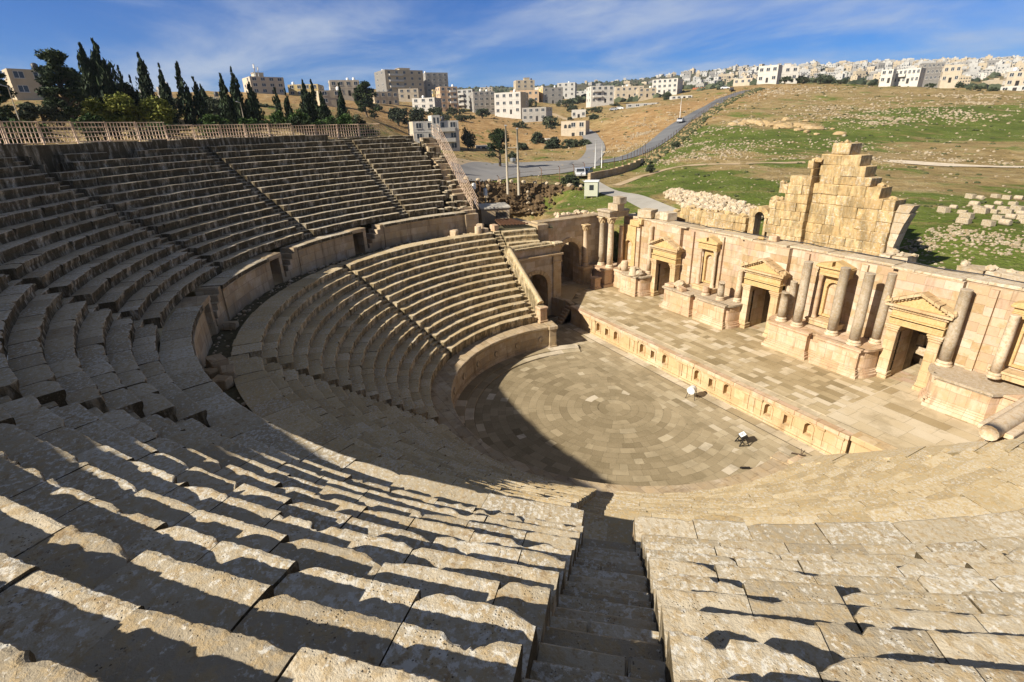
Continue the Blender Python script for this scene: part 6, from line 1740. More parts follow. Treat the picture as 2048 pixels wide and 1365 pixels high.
# guard fence of rusty lattice along the top of the seats
M_LATT = plain('faded rusty paint', (.56, .42, .31), .8, .1, var=.35, scale=5)
gf = empty('lattice_fence', (-31, 0, 16.2), 0, 'faded rusty lattice guard fence along the top row of seats', 'fence')
MATRIX[gf.name] = Matrix.Translation((-31, 0, 16.2))
RF = 31.2; a = -16.0
i = 0
while a > -81:
    b_ = a - 3.9
    z0 = 16.30 if a > -45 else 16.12 if a > -65 else 15.98
    lean = .10 * math.sin(i * 1.7) + .06
    P = lambda t, h: (lambda q: (q[0], q[1], q[2]))(polar(RF + lean * h * .5, rad(a + (b_ - a) * t), z0 + h))
    if i not in (0,):
        mb = MB()
        for k in range(5): mb.tube([P(0, .12 + .26 * k), P(1, .12 + .26 * k)], .024, 4)
        for k in range(9): mb.tube([P((k + .5) / 9, .10), P((k + .5) / 9, 1.18)], .024, 4)
        mb.build('lattice_panel', M_LATT, gf)
        mb = MB(); mb.tube([P(0, -.15), P(0, 1.22)], .045, 5); mb.build('fence_post', M_LATT, gf)
    a = b_; i += 1
# two parallel railings down the broken end of the upper tier
for off, lab in ((0, 'rusty lattice stair railing down the broken end of the seats, nearer the seats'), (.55, 'second rusty lattice stair railing, on the road side of the first')):
    t = empty('stair_railing', (-30, 1 + off, 15), 0, lab, 'railing'); MATRIX[t.name] = Matrix.Translation((-30, 1 + off, 15))
    A_ = Vector((-30.6, .9 + off, 15.9)); K1 = Vector((-29.9, .9 + off, 15.75)); B_ = Vector((-21.4, .75 + off, 9.55))
    segs = [(A_, K1), (K1, K1.lerp(B_, .5)), (K1.lerp(B_, .5), B_)]
    for p, q in segs:
        mb = MB(); n = max(2, int((q - p).length / .5)); U = Vector((0, 0, 1))
        for k in range(4): mb.tube([p + U * (.15 + .3 * k), q + U * (.15 + .3 * k)], .022, 4)
        for k in range(n + 1): mb.tube([p.lerp(q, k / n) + U * .1, p.lerp(q, k / n) + U * 1.08], .020, 4)
        mb.build('railing_panel', M_LATT, t)
# ------------------------------------------------------------------ trees
def leafmat(name, a, b_, c_):
    m, g, bs = newmat(name, .75, .2); v = g.coord(); t = g.attr('tint')
    n1 = g.noise(v, 1.1, 3, .6)
    c = g.ramp(g.math('ADD', g.math('MULTIPLY', t, .7), g.math('MULTIPLY', n1, .3)), [(.15, a), (.5, b_), (.85, c_)])
    g.L(c, bs.inputs['Base Color']); return m
L_DARK = leafmat('cypress foliage', (.010, .020, .010), (.020, .036, .016), (.040, .060, .024))
L_PINE = leafmat('pine foliage', (.012, .024, .010), (.026, .044, .016), (.058, .078, .026))
L_OLIVE = leafmat('olive foliage', (.022, .032, .018), (.048, .062, .034), (.095, .110, .062))
L_YEL = leafmat('yellow green foliage', (.060, .075, .012), (.135, .150, .024), (.24, .235, .045))
L_GREEN = leafmat('bush foliage', (.016, .036, .008), (.038, .075, .016), (.080, .125, .028))
BARK = plain('bark', (.10, .075, .05), .95, var=.4, scale=8)
LEAF = 1.0
def leaves(mb, pts, s, stretch=1.0, upright=False):
    s = s * LEAF
    for p, tt in pts:
        u = Vector((random.gauss(0, 1), random.gauss(0, 1), random.gauss(0, 1) * .7)).normalized()
        if upright: u = Vector((random.gauss(0, .3), random.gauss(0, .3), 1)).normalized()
        w_ = u.cross(Vector((random.gauss(0, 1), random.gauss(0, 1), random.gauss(0, 1)))).normalized()
        a = s * random.uniform(.6, 1.3); b_ = a * .55 * stretch
        P = Vector(p)
        mb.add([tuple(P - u * a), tuple(P + w_ * b_), tuple(P + u * a), tuple(P - w_ * b_)], [(0, 1, 2, 3)], 0, tt)
def clump(c, r, n, flat=.8):
    out = []; base = random.uniform(.15, .85)
    for i in range(n):
        d = Vector((random.gauss(0, 1), random.gauss(0, 1), random.gauss(0, 1))).normalized() * (random.random() ** .45)
        out.append(((c[0] + d.x * r, c[1] + d.y * r, c[2] + d.z * r * flat), max(0, min(1, base + random.uniform(-.22, .22)))))
    return out
def tree_mesh(kind, w_, h, seed, dens=1.0):
    random.seed(seed)
    cr = MB(); tr = MB(); pts = []
    if kind in ('cyp', 'thin'):
        lean = random.uniform(-.05, .05) * h
        n = int((260 if kind == 'cyp' else 150) * dens)
        lv = int(28 if kind == 'cyp' else 24)
        for k in range(lv):
            t = (k + .4) / lv; z = h * (.05 + .93 * t)
            rr = w_ * .5 * (min(1, (t + .08) / .25) if t < .2 else (1 - ((t - .2) / .8) ** 1.35)) * random.uniform(.75, 1.15) + .015 * w_
            m_ = 1 + int(4 * rr / (w_ * .5)) if kind == 'cyp' else 1 + int(3 * rr / (w_ * .5))
            for j in range(m_):
                a = random.uniform(0, 6.28); q = rr * random.uniform(.3, .9)
                if random.random() < (.35 if kind == 'thin' else .15): continue
                q *= random.choice((.8, 1, 1, 1.25))
                pts += clump((lean * t + q * math.cos(a), q * math.sin(a), z + random.uniform(-.03, .03) * h), max(.05, rr * .6), int(24 * dens), 2.6)
        leaves(cr, pts, .055 * h ** .5 * (w_ / 1.5) ** .5 + .09, .62, True)
        tr.tube([(0, 0, -.3), (lean * .5, 0, h * .5), (lean, 0, h * .95)], [.05 * w_ + .05, .04 * w_ + .03, .015], 6)
        mat = L_DARK
    elif kind in ('pine', 'stone_pine'):
        ncl = int((64 if kind == 'pine' else 40))
        for k in range(ncl):
            t = random.random() ** .8; z = h * (.12 + .82 * t) if kind == 'pine' else h * (.30 + .62 * t)
            rr = w_ * .5 * (1 - .72 * t ** 1.6) * random.uniform(.35, 1.05); a = random.uniform(0, 6.28)
            c = (rr * math.cos(a), rr * math.sin(a), z)
            pts += clump(c, w_ * random.uniform(.10, .2), int(80 * dens), .6)
            if k % 2: tr.tube([(0, 0, z - .10 * h), (c[0] * .6, c[1] * .6, z - .03 * h), c], [.03 * w_, .02 * w_, .01], 5)
        leaves(cr, pts, .03 * w_ + .05, .7)
        tr.tube([(0, 0, -.3), (random.uniform(-.05, .05) * w_, 0, h * .4), (0, 0, h * .9)], [.04 * w_ + .08, .03 * w_ + .05, .02], 7)
        mat = L_PINE
    else:
        ncl = int({'bushy': 46, 'olive': 34, 'green': 26, 'round': 32}.get(kind, 20))
        for k in range(ncl):
            a = random.uniform(0, 6.28); e = random.uniform(-.75, 1.3) ; q = random.uniform(.35, .82)
            c = (w_ * .5 * q * math.cos(a) * math.cos(e), w_ * .5 * q * math.sin(a) * math.cos(e), h * (.40 + .52 * q * math.sin(e)))
            pts += clump(c, min(w_, h) * random.uniform(.14, .24), int(52 * dens), .8)
        leaves(cr, pts, .035 * min(w_, h * 1.3) + .05, .8)
        tr.tube([(0, 0, -.3), (.05 * w_, 0, h * .35), (0, .04 * w_, h * .7)], [.04 * w_ + .04, .03 * w_ + .03, .02], 6)
        for k in range(4):
            a = random.uniform(0, 6.28); tr.tube([(.03 * w_, 0, h * .25), (w_ * .25 * math.cos(a), w_ * .25 * math.sin(a), h * .6)], [.025 * w_ + .02, .01], 5)
        mat = {'bushy': L_YEL, 'green': L_GREEN}.get(kind, L_OLIVE)
    return cr, tr, mat
KN = {'cyp': ('cypress', 'cypress'), 'thin': ('cypress', 'cypress'), 'pine': ('pine_tree', 'pine'), 'stone_pine': ('pine_tree', 'pine'), 'bushy': ('acacia_bush', 'bush'), 'olive': ('olive_bush', 'bush'), 'green': ('green_bush', 'bush'), 'round': ('round_tree', 'tree')}
KL = {'cyp': 'dark dense cypress', 'thin': 'sparse ragged cypress', 'pine': 'broad dark pine', 'stone_pine': 'spreading pine with a bare trunk by the road junction', 'bushy': 'yellow-green feathery bush', 'olive': 'grey-green olive bush', 'green': 'low bright green bush', 'round': 'dark round-crowned tree'}
WHERE = TREE_LABELS
for i, (k, x, y, z, w_, h) in enumerate(TREES):
    D = math.hypot(x - 22, y + 19)
    dens = 1.7 if D < 110 else 1.0 if D < 220 else .8
    if k == 'stone_pine': dens = 1.2
    LEAF = 1.0 if D < 150 else 1.45
    cr, tr, mat = tree_mesh(k, w_, h, 1000 + i, dens)
    o = empty(KN[k][0], (x, y, min(z, Hs(x, y) + .1)), random.uniform(0, 6.28), (KL[k] + ' ' + WHERE[i]).strip(), KN[k][1], None if i < 81 or 103 <= i < 109 else 'bushes on the wooded left slope' if i < 103 else 'bushes between the houses of the left town')
    if i in (8,): o.rotation_euler = (0, 0, 0)
    cr.build('crown', mat, o, False); tr.build('trunk', BARK, o, False)
random.seed(77); LEAF = 1.0
# dark undergrowth behind the lattice fence
for i in range(26):
    a = -14 - i * 2.75; r = random.uniform(34.5, 39); q = polar(r, rad(a), 0); w_ = random.uniform(2.2, 3.4); h = random.uniform(1.0, 1.9) if not (-64 < a < -40 and i % 3) else random.uniform(.8, 1.3)
    z = Hs(q[0], q[1]); h = max(.7, min(h + (16.6 - z), 2.6))
    cr, tr, mat = tree_mesh('olive', w_, h, 3000 + i, 1.0)
    o = empty('undergrowth_bush', (q[0], q[1], z), random.uniform(0, 6), 'low dark bush in the line of undergrowth directly behind the lattice fence', 'bush', 'undergrowth behind the lattice fence')
    cr.build('crown', L_PINE if i % 2 else L_GREEN, o, False); tr.build('trunk', BARK, o, False)
random.seed(78)

# ------------------------------------------------------------------ houses
def wallmat(name, c, var=.1):
    m, g, bs = newmat(name, .9, .2); v = g.coord(); n1 = g.noise(v, .7, 5, .6); st = g.noise(g.mapv(v, scale=(1, 1, .15)), 1.2, 4, .6)
    cc = g.ramp(n1, [(.3, tuple(q * (1 - var) for q in c)), (.7, tuple(min(1, q * (1 + var)) for q in c))])
    cc = g.mix(g.math('MULTIPLY', g.step(st, .5, .75), .3), cc, tuple(q * .55 for q in c)); g.L(cc, bs.inputs['Base Color']); return m
WM = {'white': wallmat('white render', (.52, .495, .445)), 'cream': wallmat('cream render', (.48, .41, .31)), 'beige': wallmat('beige stone', (.45, .375, .265)), 'yellow': wallmat('yellow render', (.56, .43, .20)),
      'peach': wallmat('peach render', (.54, .38, .24)), 'grey': wallmat('bare concrete block', (.29, .275, .25)), 'dark': wallmat('dark concrete', (.20, .19, .175)), 'lgrey': wallmat('pale grey render', (.44, .43, .40)), 'red': wallmat('red brick', (.40, .14, .07))}
GLASS = plain('dark window glass', (.035, .04, .045), .15, 0, var=.2, spec=.5)
M_TANKW = plain('white water tank', (.75, .74, .70), .5, var=.06); M_TANKB = plain('dark water tank', (.05, .05, .055), .5)
M_ROOFC = plain('flat roof concrete', (.40, .37, .32), .9, var=.2, scale=2)
WIN = {}
def window_mesh(w_, h, mat):
    key = (round(w_, 1), round(h, 1), mat.name)
    if key not in WIN:
        mb = MB(); f = .09
        for a, b_, c0, c1 in ((-w_ / 2 - f, w_ / 2 + f, -f, 0), (-w_ / 2 - f, w_ / 2 + f, h, h + f), (-w_ / 2 - f, -w_ / 2, 0, h), (w_ / 2, w_ / 2 + f, 0, h)): mb.box(a, b_, -.07, .05, c0, c1, 0)
        mb.box(-w_ / 2 - .18, w_ / 2 + .18, -.16, .05, -.17, -.09, 0)
        fr = mb.mesh('window', mat)
        mb = MB(); mb.box(-w_ / 2, w_ / 2, -.02, .03, 0, h, 0); mb.box(-.03, .03, -.045, -.02, 0, h, 1)
        WIN[key] = (fr, mb.mesh('pane', [GLASS, M_WHITE]))
    return WIN[key]
def house(x, y, z, W, Hh, deg, main, floors, label, side=None, depth=None, nw=None, balc=False, stair=False, tank=1, roofbox=False, arched=False, skip=0.0, seed=0, name='house', cat='house', trim='white', parapet=.5, door=True, lat=0):
    """front faces local -y; deg = world direction the front looks to"""
    rg = random.Random(seed); D = depth or W * rg.uniform(.7, .95)
    rz = rad(deg + 90)
    o = empty(name, (x, y, z), rz, label, cat)
    wm = WM[main]; sm = WM[side or main]; tm = WM[trim]
    fh = Hh / floors
    yo = 0
    mb = MB()
    mb.box(-W / 2, W / 2, 0, D, -4, Hh - parapet * .5, 0)
    for a, b_, c0, c1 in ((-W / 2, W / 2, 0, .2), (-W / 2, W / 2, D - .2, D)): mb.box(a, b_, c0, c1, Hh - parapet * .5, Hh, 0)
    for a in (-W / 2, W / 2 - .2): mb.box(a, a + .2, .2, D - .2, Hh - parapet * .5, Hh, 0)
    if side: mb.box(-W / 2 - .03, -W / 2 + .02, .02, D, -4, Hh - .05, 1); mb.box(W / 2 - .02, W / 2 + .03, .02, D, -4, Hh - .05, 1)
    for k in range(1, floors): mb.box(-W / 2 - .06, W / 2 + .06, -.06, .05, k * fh - .12, k * fh + .06, 0)
    mb.build('wall', [wm, sm], o, False)
    mb = MB(); mb.box(-W / 2 + .2, W / 2 - .2, .2, D - .2, Hh - parapet * .5 - .02, Hh - parapet * .5 + .03, 0); mb.build('roof', M_ROOFC, o, False)
    n = nw or max(2, int(W / 3.0)); ww = min(1.5, W / n * .5); wh = min(1.4, fh * .45)
    fr, pn = window_mesh(ww, wh, tm)
    def win(lx, ly, lz, rot):
        f = link('window', fr, o); f.location = (lx, ly, lz); f.rotation_euler.z = rot
        q = link('pane', pn, f)
    for k in range(floors):
        for j in range(n):
            lx = -W / 2 + W * (j + .5) / n
            if rg.random() < skip: continue
            if k == 0 and door and j == n // 2: continue
            win(lx, 0, k * fh + fh * .36, 0)
        for s, r_ in ((-1, -PI / 2), (1, PI / 2)):
            if lat and s != lat: continue
            for j in range(2):
                if rg.random() < .25 + skip: continue
                win(s * (W / 2 + .03), D * (.28 + .44 * j), k * fh + fh * .36, r_)
    if door:
        mb = MB(); lx = -W / 2 + W * (n // 2 + .5) / n; mb.box(lx - .55, lx + .55, -.05, .05, 0, min(2.2, fh * .75), 0); mb.build('door', M_DARKM, o, False)
    if balc:
        for k in range(1, floors):
            mb = MB(); bw = W * .36; lx = -W * .22 if balc != 'r' else W * .22
            mb.box(lx - bw / 2, lx + bw / 2, -1.2, 0, k * fh - .1, k * fh + .06, 0); mb.box(lx - bw / 2, lx + bw / 2, -1.2, -1.08, k * fh + .06, k * fh + .95, 0)
            for s in (-1, 1): mb.box(lx + s * bw / 2 - .06, lx + s * bw / 2 + .06, -1.08, 0, k * fh + .06, k * fh + .95, 0)
            mb.build('balcony', tm, o, False)
    if stair:
        mb = MB(); mb.box(-W * .09, W * .09, -.5, D * .5, -2, Hh + 1.5, 0); mb.build('stair_tower', tm, o, False)
        for s in (-1, 1):
            mb = MB(); mb.box(s * W * .04 - .22, s * W * .04 + .22, -.55, -.48, Hh - .6, Hh + .9, 0); mb.build('tower_window', GLASS, o, False)
    if roofbox:
        bx = rg.uniform(-.2, .2) * W; mb = MB(); mb.box(bx - W * .14, bx + W * .14, D * .35, D * .7, Hh - .3, Hh + 1.7, 0); mb.box(bx - W * .16, bx + W * .16, D * .33, D * .72, Hh + 1.7, Hh + 1.85, 0); mb.build('roof_box', wm, o, False)
    for t in range(tank):
        tx, ty = rg.uniform(-.4, .4) * W, rg.uniform(.2, .8) * D; mb = MB(); mb.lathe([(.55, 0), (.6, .1), (.6, 1.0), (.3, 1.25), (.1, 1.3)], (tx, ty, Hh - parapet * .5 + .35), 10, 0)
        for q in range(3): mb.tube([(tx + .4 * math.cos(q * 2.1), ty + .4 * math.sin(q * 2.1), Hh - parapet * .5), (tx + .4 * math.cos(q * 2.1), ty + .4 * math.sin(q * 2.1), Hh - parapet * .5 + .4)], .04, 4)
        mb.build('water_tank', M_TANKW if rg.random() < .7 else M_TANKB, o, False)
    if arched:
        for k in range(1, floors):
            for j in range(2):
                mb = MB(); lx = -W * .32 + j * W * .17; mb.prism([(px, pz) for px, pz in arch_pts(lx, .5, k * fh + .7, k * fh + 1.5, 6)], -.06, .04, 0, M=Matrix(((1, 0, 0, 0), (0, 0, 1, 0), (0, 1, 0, 0), (0, 0, 0, 1)))); mb.build('arched_window', GLASS, o, False)
    return o
for i, (key, x, y, z, W, Hh, deg) in enumerate(HOUSES):
    k = HOUSE_STYLE[key]
    house(x, y, z, W, Hh, deg, seed=200 + i, **k)

# the crowded far hillside
def town_house_mesh(t, rg):
    mb = MB(); w_, d, h = [(11, 9, 6.5), (14, 10, 9.5), (9, 9, 3.6), (16, 11, 10), (10, 8, 7), (12, 12, 4.5), (9, 7, 12), (18, 10, 6)][t]
    mb.box(-w_ / 2, w_ / 2, -d / 2, d / 2, -6, h, 0); mb.box(-w_ / 2 + .3, w_ / 2 - .3, -d / 2 + .3, d / 2 - .3, h, h + .02, 1)
    for a, b_, c0, c1 in ((-w_ / 2, w_ / 2, -d / 2, -d / 2 + .3), (-w_ / 2, w_ / 2, d / 2 - .3, d / 2), (-w_ / 2, -w_ / 2 + .3, -d / 2 + .3, d / 2 - .3), (w_ / 2 - .3, w_ / 2, -d / 2 + .3, d / 2 - .3)): mb.box(a, b_, c0, c1, h, h + .7, 0)
    if t % 2: mb.box(-1.6, 1.6, -1, 2, h, h + 2.4, 0)
    fl_ = max(1, int(h / 3.1)); n = int(w_ / 2.8)
    for k in range(fl_):
        for j in range(n):
            lx = -w_ / 2 + w_ * (j + .5) / n
            for s in (-1, 1): mb.box(lx - .7, lx + .7, s * d / 2 - .06, s * d / 2 + .06, k * h / fl_ + 1.0, k * h / fl_ + 2.3, 2)
        for j in range(2):
            for s in (-1, 1): mb.box(s * w_ / 2 - .06, s * w_ / 2 + .06, -d / 4 + j * d / 2 - .6, -d / 4 + j * d / 2 + .6, k * h / fl_ + 1.0, k * h / fl_ + 2.3, 2)
    return mb
TM = []
for t in range(8):
    for c in (('lgrey', 'cream', 'white', 'lgrey', 'beige', 'lgrey', 'lgrey', 'beige')[t], ('lgrey', 'beige', 'cream', 'white', 'white', 'grey', 'beige', 'lgrey')[t]):
        TM.append(town_house_mesh(t, random).mesh('town_house', [WM[c], M_ROOFC, GLASS]))
rg = random.Random(5); cnt = 0
A = []
while len(A) < 2600:
    a = rg.uniform(rad(106), rad(151)); D = rg.choice((rg.uniform(520, 800), rg.uniform(650, 1300), rg.uniform(900, 1430), rg.uniform(1000, 1430)))
    dens = np.interp(math.degrees(a), [106, 114, 122, 128, 138, 146, 151], [1, .9, .6, .35, .2, .10, .05])
    if rg.random() > dens: A.append(None); continue
    A.append((22 + D * math.cos(a), -19 + D * math.sin(a), D, math.degrees(a)))
A = [q for q in A if q]
zz = H(np.array([q[0] for q in A]), np.array([q[1] for q in A]))
# keep those whose roof clears the crest in front
occ = {}
placed = []
for (x, y, D, adeg), z in zip(A, zz):
    k = round(adeg / .5)
    if k not in occ:
        ts = np.linspace(40, 1500, 700); aa = rad(k * .5)
        xs = 22 + ts * np.cos(aa); ys = -19 + ts * np.sin(aa); occ[k] = (ts, np.maximum.accumulate((H0(xs, ys) - 16.4) / ts))
    ts, el = occ[k]
    e = np.interp(D - 25, ts, el)
    if (z + 5 - 16.4) / D < e: continue
    if any((x - p[0]) ** 2 + (y - p[1]) ** 2 < 130 for p in placed): continue
    if cnt >= 298: break
    placed.append((x, y)); cnt += 1
    o = link('town_house', rg.choice(TM)); o.location = (x, y, z); o.rotation_euler.z = rad(rg.choice((20, 35, 50, 110, 125)) + rg.uniform(-12, 12)); s = rg.uniform(.42, .74); o.scale = (s, s, s * rg.uniform(.85, 1.15))
    tag(o, 'small pale flat-roofed house among the crowded houses of the far hillside town', 'house', 'houses of the far hillside town')
mass = MB(); rg = random.Random(15); n_ = 0; L_ = []
for i in range(5200):
    a = rg.uniform(rad(106), rad(137)); D = rg.uniform(820, 1470)
    if rg.random() < np.interp(math.degrees(a), [106, 116, 124, 131, 137], [1, 1, .6, .25, .06]): L_.append((22 + D * math.cos(a), -19 + D * math.sin(a)))
zz = H(np.array([q[0] for q in L_]), np.array([q[1] for q in L_]))
for (x, y), z in zip(L_, zz):
    if n_ >= 520 or any((x - p[0]) ** 2 + (y - p[1]) ** 2 < 150 for p in placed): continue
    placed.append((x, y)); n_ += 1
    w_, d, h = rg.uniform(6, 12), rg.uniform(6, 10), rg.choice((3.2, 3.4, 5.5, 6.2, 6.8, 9.0)); k = rg.randrange(4)
    M = Matrix.Translation((x, y, z)) @ Matrix.Rotation(rad(rg.choice((20, 35, 50, 110, 125)) + rg.uniform(-12, 12)), 4, 'Z')
    mass.box(-w_ / 2, w_ / 2, -d / 2, d / 2, -5, h, k, M=M); mass.box(-w_ / 2 + .3, w_ / 2 - .3, -d / 2 + .3, d / 2 - .3, h + .02, h + .05, 4, M=M)
    if rg.random() < .5: mass.box(-1.4, 1.4, -1, 2, h, h + 2.2, k, M=M)
    for fl_ in range(max(1, int(h / 3.1))):
        for j in range(3): mass.box(-w_ / 2 + w_ * (j + .5) / 3 - .7, -w_ / 2 + w_ * (j + .5) / 3 + .7, -d / 2 - .06, -d / 2 + .02, fl_ * 3.1 + 1, fl_ * 3.1 + 2.4, 5, M=M)
        for s in (-1, 1): mass.box(s * w_ / 2 - .06, s * w_ / 2 + .06, -.8, .8, fl_ * 3.1 + 1, fl_ * 3.1 + 2.4, 5, M=M)
tag(mass.build('distant_houses', [WM['lgrey'], WM['lgrey'], WM['grey'], WM['beige'], M_ROOFC, GLASS]), 'continuous pale band of tiny houses covering the farthest ridge', 'houses', kind='stuff')
# dark clumps of trees between the far houses
mb = MB(); pts = []
rg = random.Random(9)
for i in range(2200):
    a = rg.uniform(rad(106), rad(158)); D = rg.uniform(380, 1450); pts.append((22 + D * math.cos(a), -19 + D * math.sin(a), D))
A = np.array(pts); zz = H(A[:, 0], A[:, 1])
random.seed(31)
for (x, y, D), z in zip(pts, zz):
    r = rg.uniform(1.4, 3.6); mb.rock((x, y, z + r * .3), r, 0, rg.random(), .7)
tag(mb.build('far_trees', L_OLIVE), 'dark trees scattered between the houses of the far hillside', 'trees', kind='stuff')

# ------------------------------------------------------------------ poles, cars, guard hut
M_WOOD = plain('weathered pole', (.40, .35, .27), .9, var=.2, scale=4)
for i, (k, x, y, z, h) in enumerate(POLES):
    lab, name, cat = POLE_LABELS[i]
    o = empty(name, (x, y, z - .4), 0, lab, cat); hh = h + .4
    if k == 'utility':
        mb = MB(); mb.tube([(0, 0, -1), (0, 0, hh * .5), (0, 0, hh)], [.19, .16, .12], 8); mb.build('pole', M_WOOD, o, False)
        if i == 0:
            mb = MB(); d = Vector((POLES[1][1] - x, POLES[1][2] - y, 0))
            for zz_ in (hh * .66, hh * .42, hh * .40): mb.bar((0, 0, zz_), d + Vector((0, 0, zz_)), .10, .12)
            mb.build('crossbar', M_WOOD, o, False)
            mb = MB(); q = d * .55; mb.box(q.x - .4, q.x + .4, q.y - .3, q.y + .3, hh * .43, hh * .43 + .5, 0, c=.04); mb.build('transformer_box', M_GREYM, o, False)
        mb = MB()
        for s in (-.25, 0, .25): mb.lathe([(.04, 0), (.07, .05), (.04, .1), (.07, .15), (.02, .2)], (s, 0, hh), 6)
        mb.build('insulator', M_GREYM, o, False)
    elif k in ('white', 'lamp'):
        mb = MB(); r_ = .07 if k == 'white' else .035
        top = (-.25 if k == 'lamp' else 0)
        mb.tube([(0, 0, -1), (top * .6, 0, hh * .6), (top, 0, hh)], [r_ * 1.3, r_, r_ * .7], 7); mb.build('pole', M_WHITE if k == 'white' else M_WOOD, o, False)
        mb = MB(); mb.bar((top, 0, hh - .05), (top + .5, -.3, hh + .05), .05); mb.box(top + .35, top + .75, -.42, -.22, hh, hh + .1, 0, c=.02); mb.build('lamp_head', M_GREYM, o, False)
    elif k == 'antenna':
        mb = MB(); s = h * .05
        for a in range(3): mb.tube([(s * math.cos(a * 2.1), s * math.sin(a * 2.1), 0), (s * .4 * math.cos(a * 2.1), s * .4 * math.sin(a * 2.1), hh)], h * .012, 4)
        n = 9
        for q in range(n):
            t = q / n; sc_ = s * (1 - .6 * t); t2 = (q + 1) / n; sc2 = s * (1 - .6 * t2)
            for a in range(3): mb.tube([(sc_ * math.cos(a * 2.1), sc_ * math.sin(a * 2.1), hh * t), (sc2 * math.cos(a * 2.1 + 2.1), sc2 * math.sin(a * 2.1 + 2.1), hh * t2)], h * .007, 4)
        mb.build('lattice', M_GREYM, o, False)
        mb = MB()
        for a in range(3): mb.box(-.2, .2, s * .5, s * .5 + .15, hh * .72, hh * .95, 0, M=Matrix.Rotation(a * 2.1, 4, 'Z'))
        mb.build('antenna_panel', M_WHITE, o, False)
    else:
        mb = MB(); mb.tube([(0, 0, -1.5), (0, 0, hh)], .05, 6); mb.build('pole', M_GREYM, o, False)
        mb = MB(); mb.box(-.2, .2, -.15, .15, hh * .62, hh * .8, 0, c=.03); mb.build('control_box', M_WHITE, o, False)
hx_, hy_, hz_ = HUT
o = empty('guard_hut', (hx_, hy_, hz_ - .1), rad(-42), 'small pale green guard hut on short legs beside the path', 'hut')
M_HUT = plain('pale green hut panel', (.50, .51, .40), .6, var=.06)
mb = MB(); mb.box(-1.05, 1.05, -.95, .95, .28, 2.25, 0, c=.02)
for s in (-.68, 0, .68): mb.box(s - .012, s + .012, -.965, -.95, .3, 2.2, 0)
mb.build('hut_wall', M_HUT, o, False)
mb = MB(); mb.box(-1.15, 1.15, -1.05, 1.05, 2.25, 2.36, 0, c=.02); mb.build('hut_roof', M_WHITE, o, False)
mb = MB(); mb.box(1.05, 1.08, -.25, .35, 1.15, 1.85, 0); mb.build('window', GLASS, o, False)
for sx in (-1, 1):
    for sy in (-1, 1):
        mb = MB(); mb.box(sx * .95 - .06, sx * .95 + .06, sy * .85 - .06, sy * .85 + .06, -.4, .28, 0); mb.build('leg', M_GREYM, o, False)
def car(x, y, z, deg, col, label, L=4.3):
    o = empty('car', (x, y, z), rad(deg), label, 'car')
    cm = plain(label.split()[0] + ' car paint', col, .3, .2, var=.03, spec=.5)
    mb = MB()
    P = [(-2.1, .35), (2.1, .35), (2.15, .6), (2.05, .82), (1.15, .95), (.55, 1.42), (-1.0, 1.45), (-1.75, .98), (-2.1, .9), (-2.15, .6)]
    mb.extrude_y(P, -.82, .82, 0); mb.build('body', cm, o, False)
    mb = MB(); mb.extrude_y([(1.0, .98), (.52, 1.36), (-.95, 1.39), (-1.55, 1.0)], -.835, .835, 0); mb.build('side_window', GLASS, o, False)
    mb = MB(); mb.add([(1.18, -.7, .97), (1.18, .7, .97), (.60, .68, 1.42), (.60, -.68, 1.42)], [(0, 1, 2, 3)]); mb.add([(-1.80, -.7, 1.0), (-1.80, .7, 1.0), (-1.05, .68, 1.46), (-1.05, -.68, 1.46)], [(0, 3, 2, 1)]); mb.build('windscreen', GLASS, o, False)
    for sx in (-1.3, 1.3):
        for sy in (-.78, .78):
            mb = MB(); mb.lathe([(.001, -.1), (.32, -.1), (.33, 0), (.32, .1), (.001, .1)], (0, 0, 0), 12, 0, M=Matrix.Translation((sx, sy, .32)) @ Matrix.Rotation(PI / 2, 4, 'X')); mb.build('wheel', M_DARKM, o, False)
    return o
def zc(q): return Hs(q[0], q[1]) + .15
car(*CAR_ROAD[:2], zc(CAR_ROAD), 124, (.45, .47, .50), 'silver car driving up the hill road beside the tall white pole')
car(*CAR_W1[:2], zc(CAR_W1), -32, (.70, .71, .72), 'white car parked behind the dark bush at the end of the wire fence')
car(*CAR_W2[:2], zc(CAR_W2), -50, (.16, .22, .34), 'blue car parked beside the white one next to the road wall')
car(*CAR_TOP[:2], zc(CAR_TOP), 40, (.75, .75, .74), 'white car near the top of the hill road')
car(*CAR_DARK[:2], zc(CAR_DARK), 125, (.04, .04, .045), 'black car on the upper bend of the hill road')
car(*CAR_LOT1[:2], zc(CAR_LOT1), 20, (.75, .74, .72), 'white car parked left of the concrete house with the red gate')
car(*CAR_LOT2[:2], zc(CAR_LOT2), 20, (.30, .31, .33), 'grey car parked in the lot left of the concrete house')
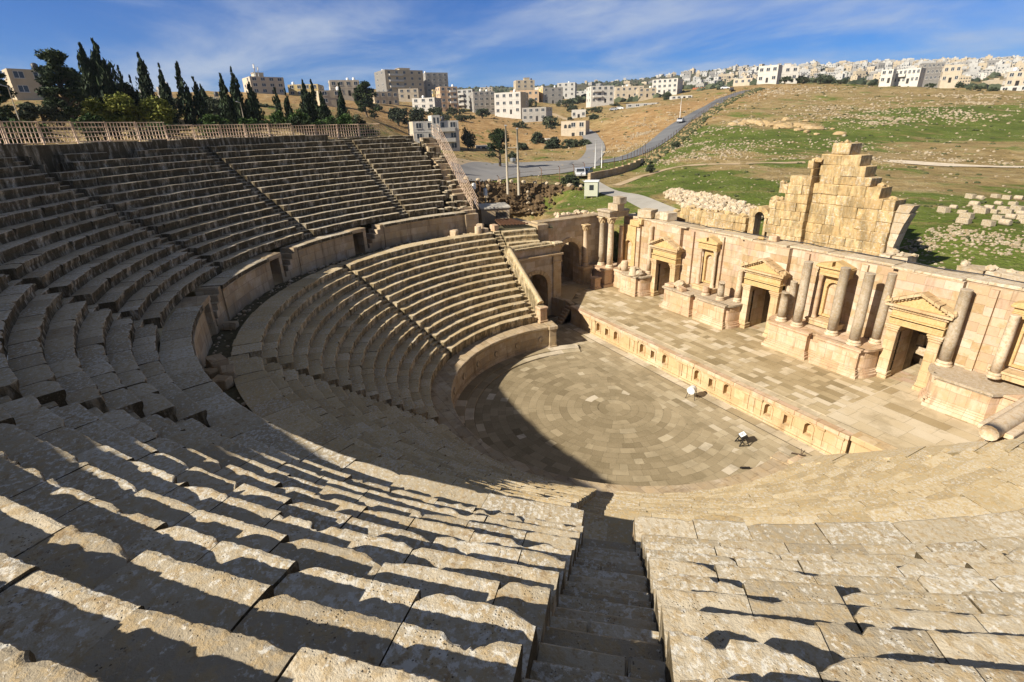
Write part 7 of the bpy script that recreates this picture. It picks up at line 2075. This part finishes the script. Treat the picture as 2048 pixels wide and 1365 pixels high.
# ------------------------------------------------------------------ sky
sc.view_settings.view_transform = 'Standard'; sc.view_settings.look = 'None'
sc.view_settings.gamma = 1; sc.view_settings.use_curve_mapping = False
sc.view_settings.exposure = 0.82
w = bpy.data.worlds.new('World'); sc.world = w; w.use_nodes = True
g = NG(w.node_tree); bg = w.node_tree.nodes['Background']
sky = g.n('ShaderNodeTexSky', sky_type='NISHITA'); sky.sun_disc = False
sky.sun_elevation = SUN_EL; sky.sun_rotation = rad(181); sky.altitude = 600; sky.air_density = 1.0; sky.dust_density = .4; sky.ozone_density = 2.5
bg.inputs['Strength'].default_value = .06
dirv = g.coord('Generated')
sx = g.n('ShaderNodeSeparateXYZ'); g.L(dirv, sx.inputs[0])
blue = g.mix(1.0, sky.outputs[0], (.165, .47, .98), 'MULTIPLY')
zenith_fill = g.step(sx.outputs[2], .22, .60)
zc_ = g.math('ADD', g.math('MAXIMUM', sx.outputs[2], 0.0), .13)
pv = g.n('ShaderNodeCombineXYZ'); g.L(g.math('DIVIDE', sx.outputs[0], zc_), pv.inputs[0]); g.L(g.math('DIVIDE', sx.outputs[1], zc_), pv.inputs[1])
w1 = g.noise(g.mapv(pv.outputs[0], scale=(.7, 1.0, 1), rot=(0, 0, 1.1)), .85, 8, .60, .35)
w2 = g.noise(g.mapv(pv.outputs[0], loc=(2.5, 6, 0)), .40, 3, .5)
cl = g.math('MULTIPLY', g.step(w1, .35, .70), g.step(w2, .27, .52))
c_ = g.mix(g.math('MULTIPLY', cl, .80), blue, (5.0, 5.7, 6.9))
g.L(g.mix(g.math('MULTIPLY', zenith_fill, .75), c_, (1.0, 1.04, 1.12)), bg.inputs['Color'])          # unseen neutral zenith added to set the fill light in shade
# ------------------------------------------------------------------ air over the valley
mb = MB(); mb.box(-1900, 1000, -1850, 1900, ZMIN - 8, ZMAX + 30, 0)
hz = bpy.data.materials.new('valley haze'); hz.use_nodes = True
nt = hz.node_tree; nt.nodes.remove(nt.nodes['Principled BSDF'])
pvn = nt.nodes.new('ShaderNodeVolumePrincipled'); pvn.inputs['Color'].default_value = (.80, .88, 1, 1); pvn.inputs['Density'].default_value = .00012; pvn.inputs['Anisotropy'].default_value = .2
nt.links.new(pvn.outputs[0], nt.nodes['Material Output'].inputs['Volume'])
tag(mb.build('haze', hz), 'thin bluish haze hanging over the valley and the far town', 'haze', kind='stuff')
